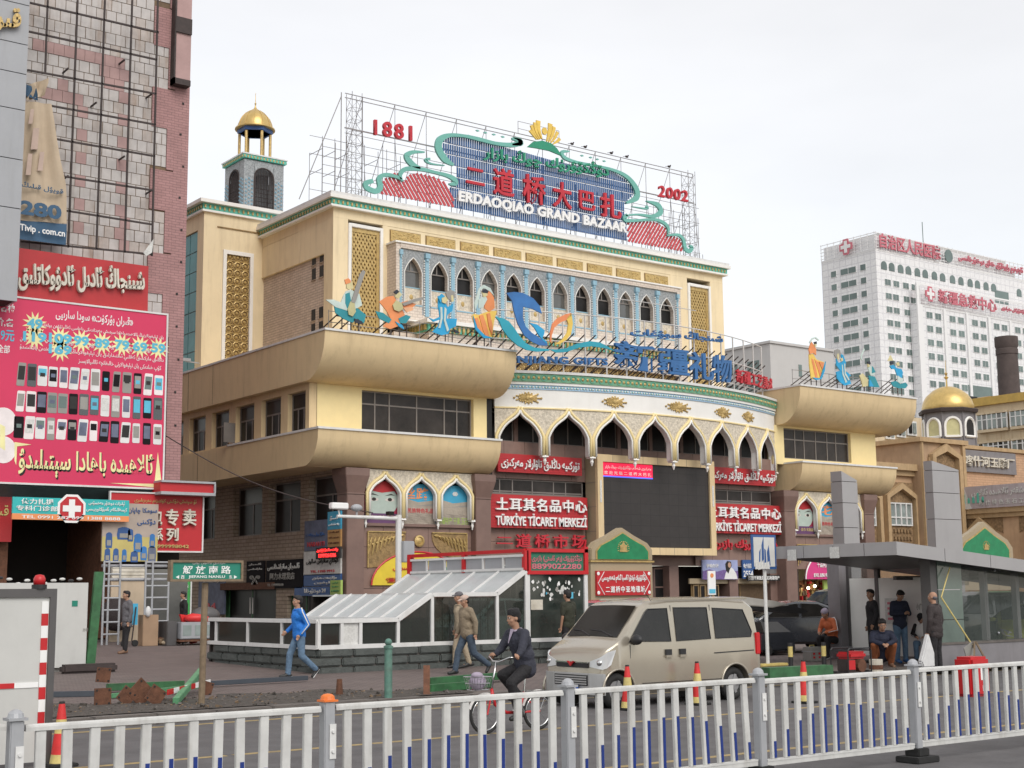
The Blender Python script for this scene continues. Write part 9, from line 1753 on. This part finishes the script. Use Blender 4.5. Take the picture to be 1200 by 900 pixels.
p=oG(176,757);x,y,z=p.x,p.y,gz(p.y);tag(MB().box((x-.25,y,z),(x+.25,y+.4,z+.95)).build('cardboard_box','cardboard',bevel=.01),'tall brown cardboard box behind the hand cart','box')
ct=thing('hand_cart',(x-.7,y,z),'small hand cart with blue printed carton and white bag','cart');MB().bar((x-.9,y,z+.15),(x-.75,y+.1,z+1.2),.03).bar((x-.6,y,z+.15),(x-.45,y+.1,z+1.2),.03).bar((x-.9,y,z+.6),(x-.55,y,z+.6),.03).build('frame','irondark',ct);MB().cyl((x-.85,y-.05,z+.1),(x-.85,y+.02,z+.1),.1).cyl((x-.5,y-.05,z+.1),(x-.5,y+.02,z+.1),.1).build('wheels','rubber',ct)
tag(MB().box((x-.75,y+.12,z+.65),(x-.38,y+.3,z+1.3)).build('blue_carton','skyposter'),'blue printed carton standing on the hand cart','carton');tag(MB().ball((x-.12,y-.05,z+1.05),(.09,.09,.17),10,7).build('carrier_bag','plasticbag',smooth=True),'white bag hanging between cart and cardboard box','bag')
m=MB();[m.ball((x+.35+random.random()*.9,y-.1+random.random()*.3,z+.08+random.random()*.12),(.1,.09,.07),6,4,k=random.randrange(3)) for _ in range(26)];m.build('scattered_shoes',['wood','c_beige','rust'],kind='stuff')
tag(MB().prism([(x+1.0,y+.1,z+.95),(x+1.35,y+.1,z+.9),(x+1.6,y+.1,z+.05),(x+1.4,y+.1,z+.02)],(0,.12,0)).build('red_sheet','conered'),'red leaning sheet beside the dark cabinet','sheet')
tag(MB().ball((oY(137,735,45).x,45,gz(45)+.9),(.6,.4,.55),12,8).build('dark_bundle','c_brown',smooth=True),'dark covered bundle behind the grey-blazer man','bundle')
# ------------------------------------------------------------------ white road fence
FY_=10.51;fe=thing('road_fence',(9,FY_,0),'white road fence with blue strips on its pickets along the near lane','fence')
pit=2.57;px0=3.37;FZ=1.03
pm=MB().box((-.05,-.05,.05),(.05,.05,1.08)).build('post','galv',bevel=.008,mesh=True);cpm=MB().box((-.07,-.07,1.08),(.07,.07,1.10)).lathe((0,0,1.10),[(.062,0),(.055,.03),(.035,.05),(.01,.06)],12).build('cap','galv',mesh=True);cpo=MB().box((-.065,-.065,1.08),(.065,.065,1.095)).lathe((0,0,1.095),[(.062,0),(.055,.03),(.035,.045),(.01,.05)],12).build('cap','orange',mesh=True)
bm_=MB().box((-.2,-.16,0),(.2,.16,.07)).box((-.1,-.1,.07),(.1,.1,.16)).build('post_base','rubber',bevel=.01,mesh=True);lm=MB().box((-.03,-.062,.62),(.03,-.055,.90)).cyl((0,-.075,.68),(0,-.062,.68),.014).cyl((0,-.075,.84),(0,-.062,.84),.014).build('latch_plate','whitepaint',mesh=True)
rm=MB().box((.07,-.026,FZ-.028),(pit-.07,.026,FZ)).cyl((.07,0,FZ+.002),(pit-.07,0,FZ+.002),.020,n=10).build('top_rail','fencewhite',mesh=True);rm2=MB().box((.07,-.025,.16),(pit-.07,.025,.215)).box((.07,-.03,.205),(pit-.07,.03,.225)).build('bottom_rail','fencewhite',mesh=True)
pk=MB().box((-.038,-.018,.226),(.038,.018,FZ-.03)).build('picket','fencewhite',bevel=.004,mesh=True);stm={}
for k in range(-1,7):
    x=px0+k*pit;po=inst('post',pm,fe,Matrix.Translation((x,FY_,0)) @ Matrix.Rotation(random.uniform(-.006,.006),4,'Y'));inst('cap',cpo if k == 1 else cpm,po,Matrix.Translation((x,FY_,0)));inst('post_base',bm_,po,Matrix.Translation((x,FY_,0)));inst('latch_plate',lm,po,Matrix.Translation((x+.02,FY_,0)))
    sag=random.uniform(-.012,.012);inst('top_rail',rm,fe,Matrix.Translation((x,FY_,sag)));inst('bottom_rail',rm2,fe,Matrix.Translation((x,FY_,sag)))
    for j in range(12):
        u=(j+.5)/12;xx=x+.09+u*(pit-.18);lean=random.uniform(-.011,.011)
        if k == 2: lean=-.045 if j > 7 else -.02 if j > 5 else lean
        M_p=Matrix.Translation((xx,FY_,sag)) @ Matrix.Translation((0,0,.22)) @ Matrix.Rotation(lean,4,'Y') @ Matrix.Translation((0,0,-.22))
        pi_=inst('picket',pk,fe,M_p);hgt=round(.09+.40*math.sin(PI*u)**.8,2)
        if hgt not in stm: stm[hgt]=MB().box((-.004,-.023,.235),(.030,-.0185,.235+hgt)).build('reflector','reflblue',mesh=True)
        inst('reflector',stm[hgt],pi_,M_p)
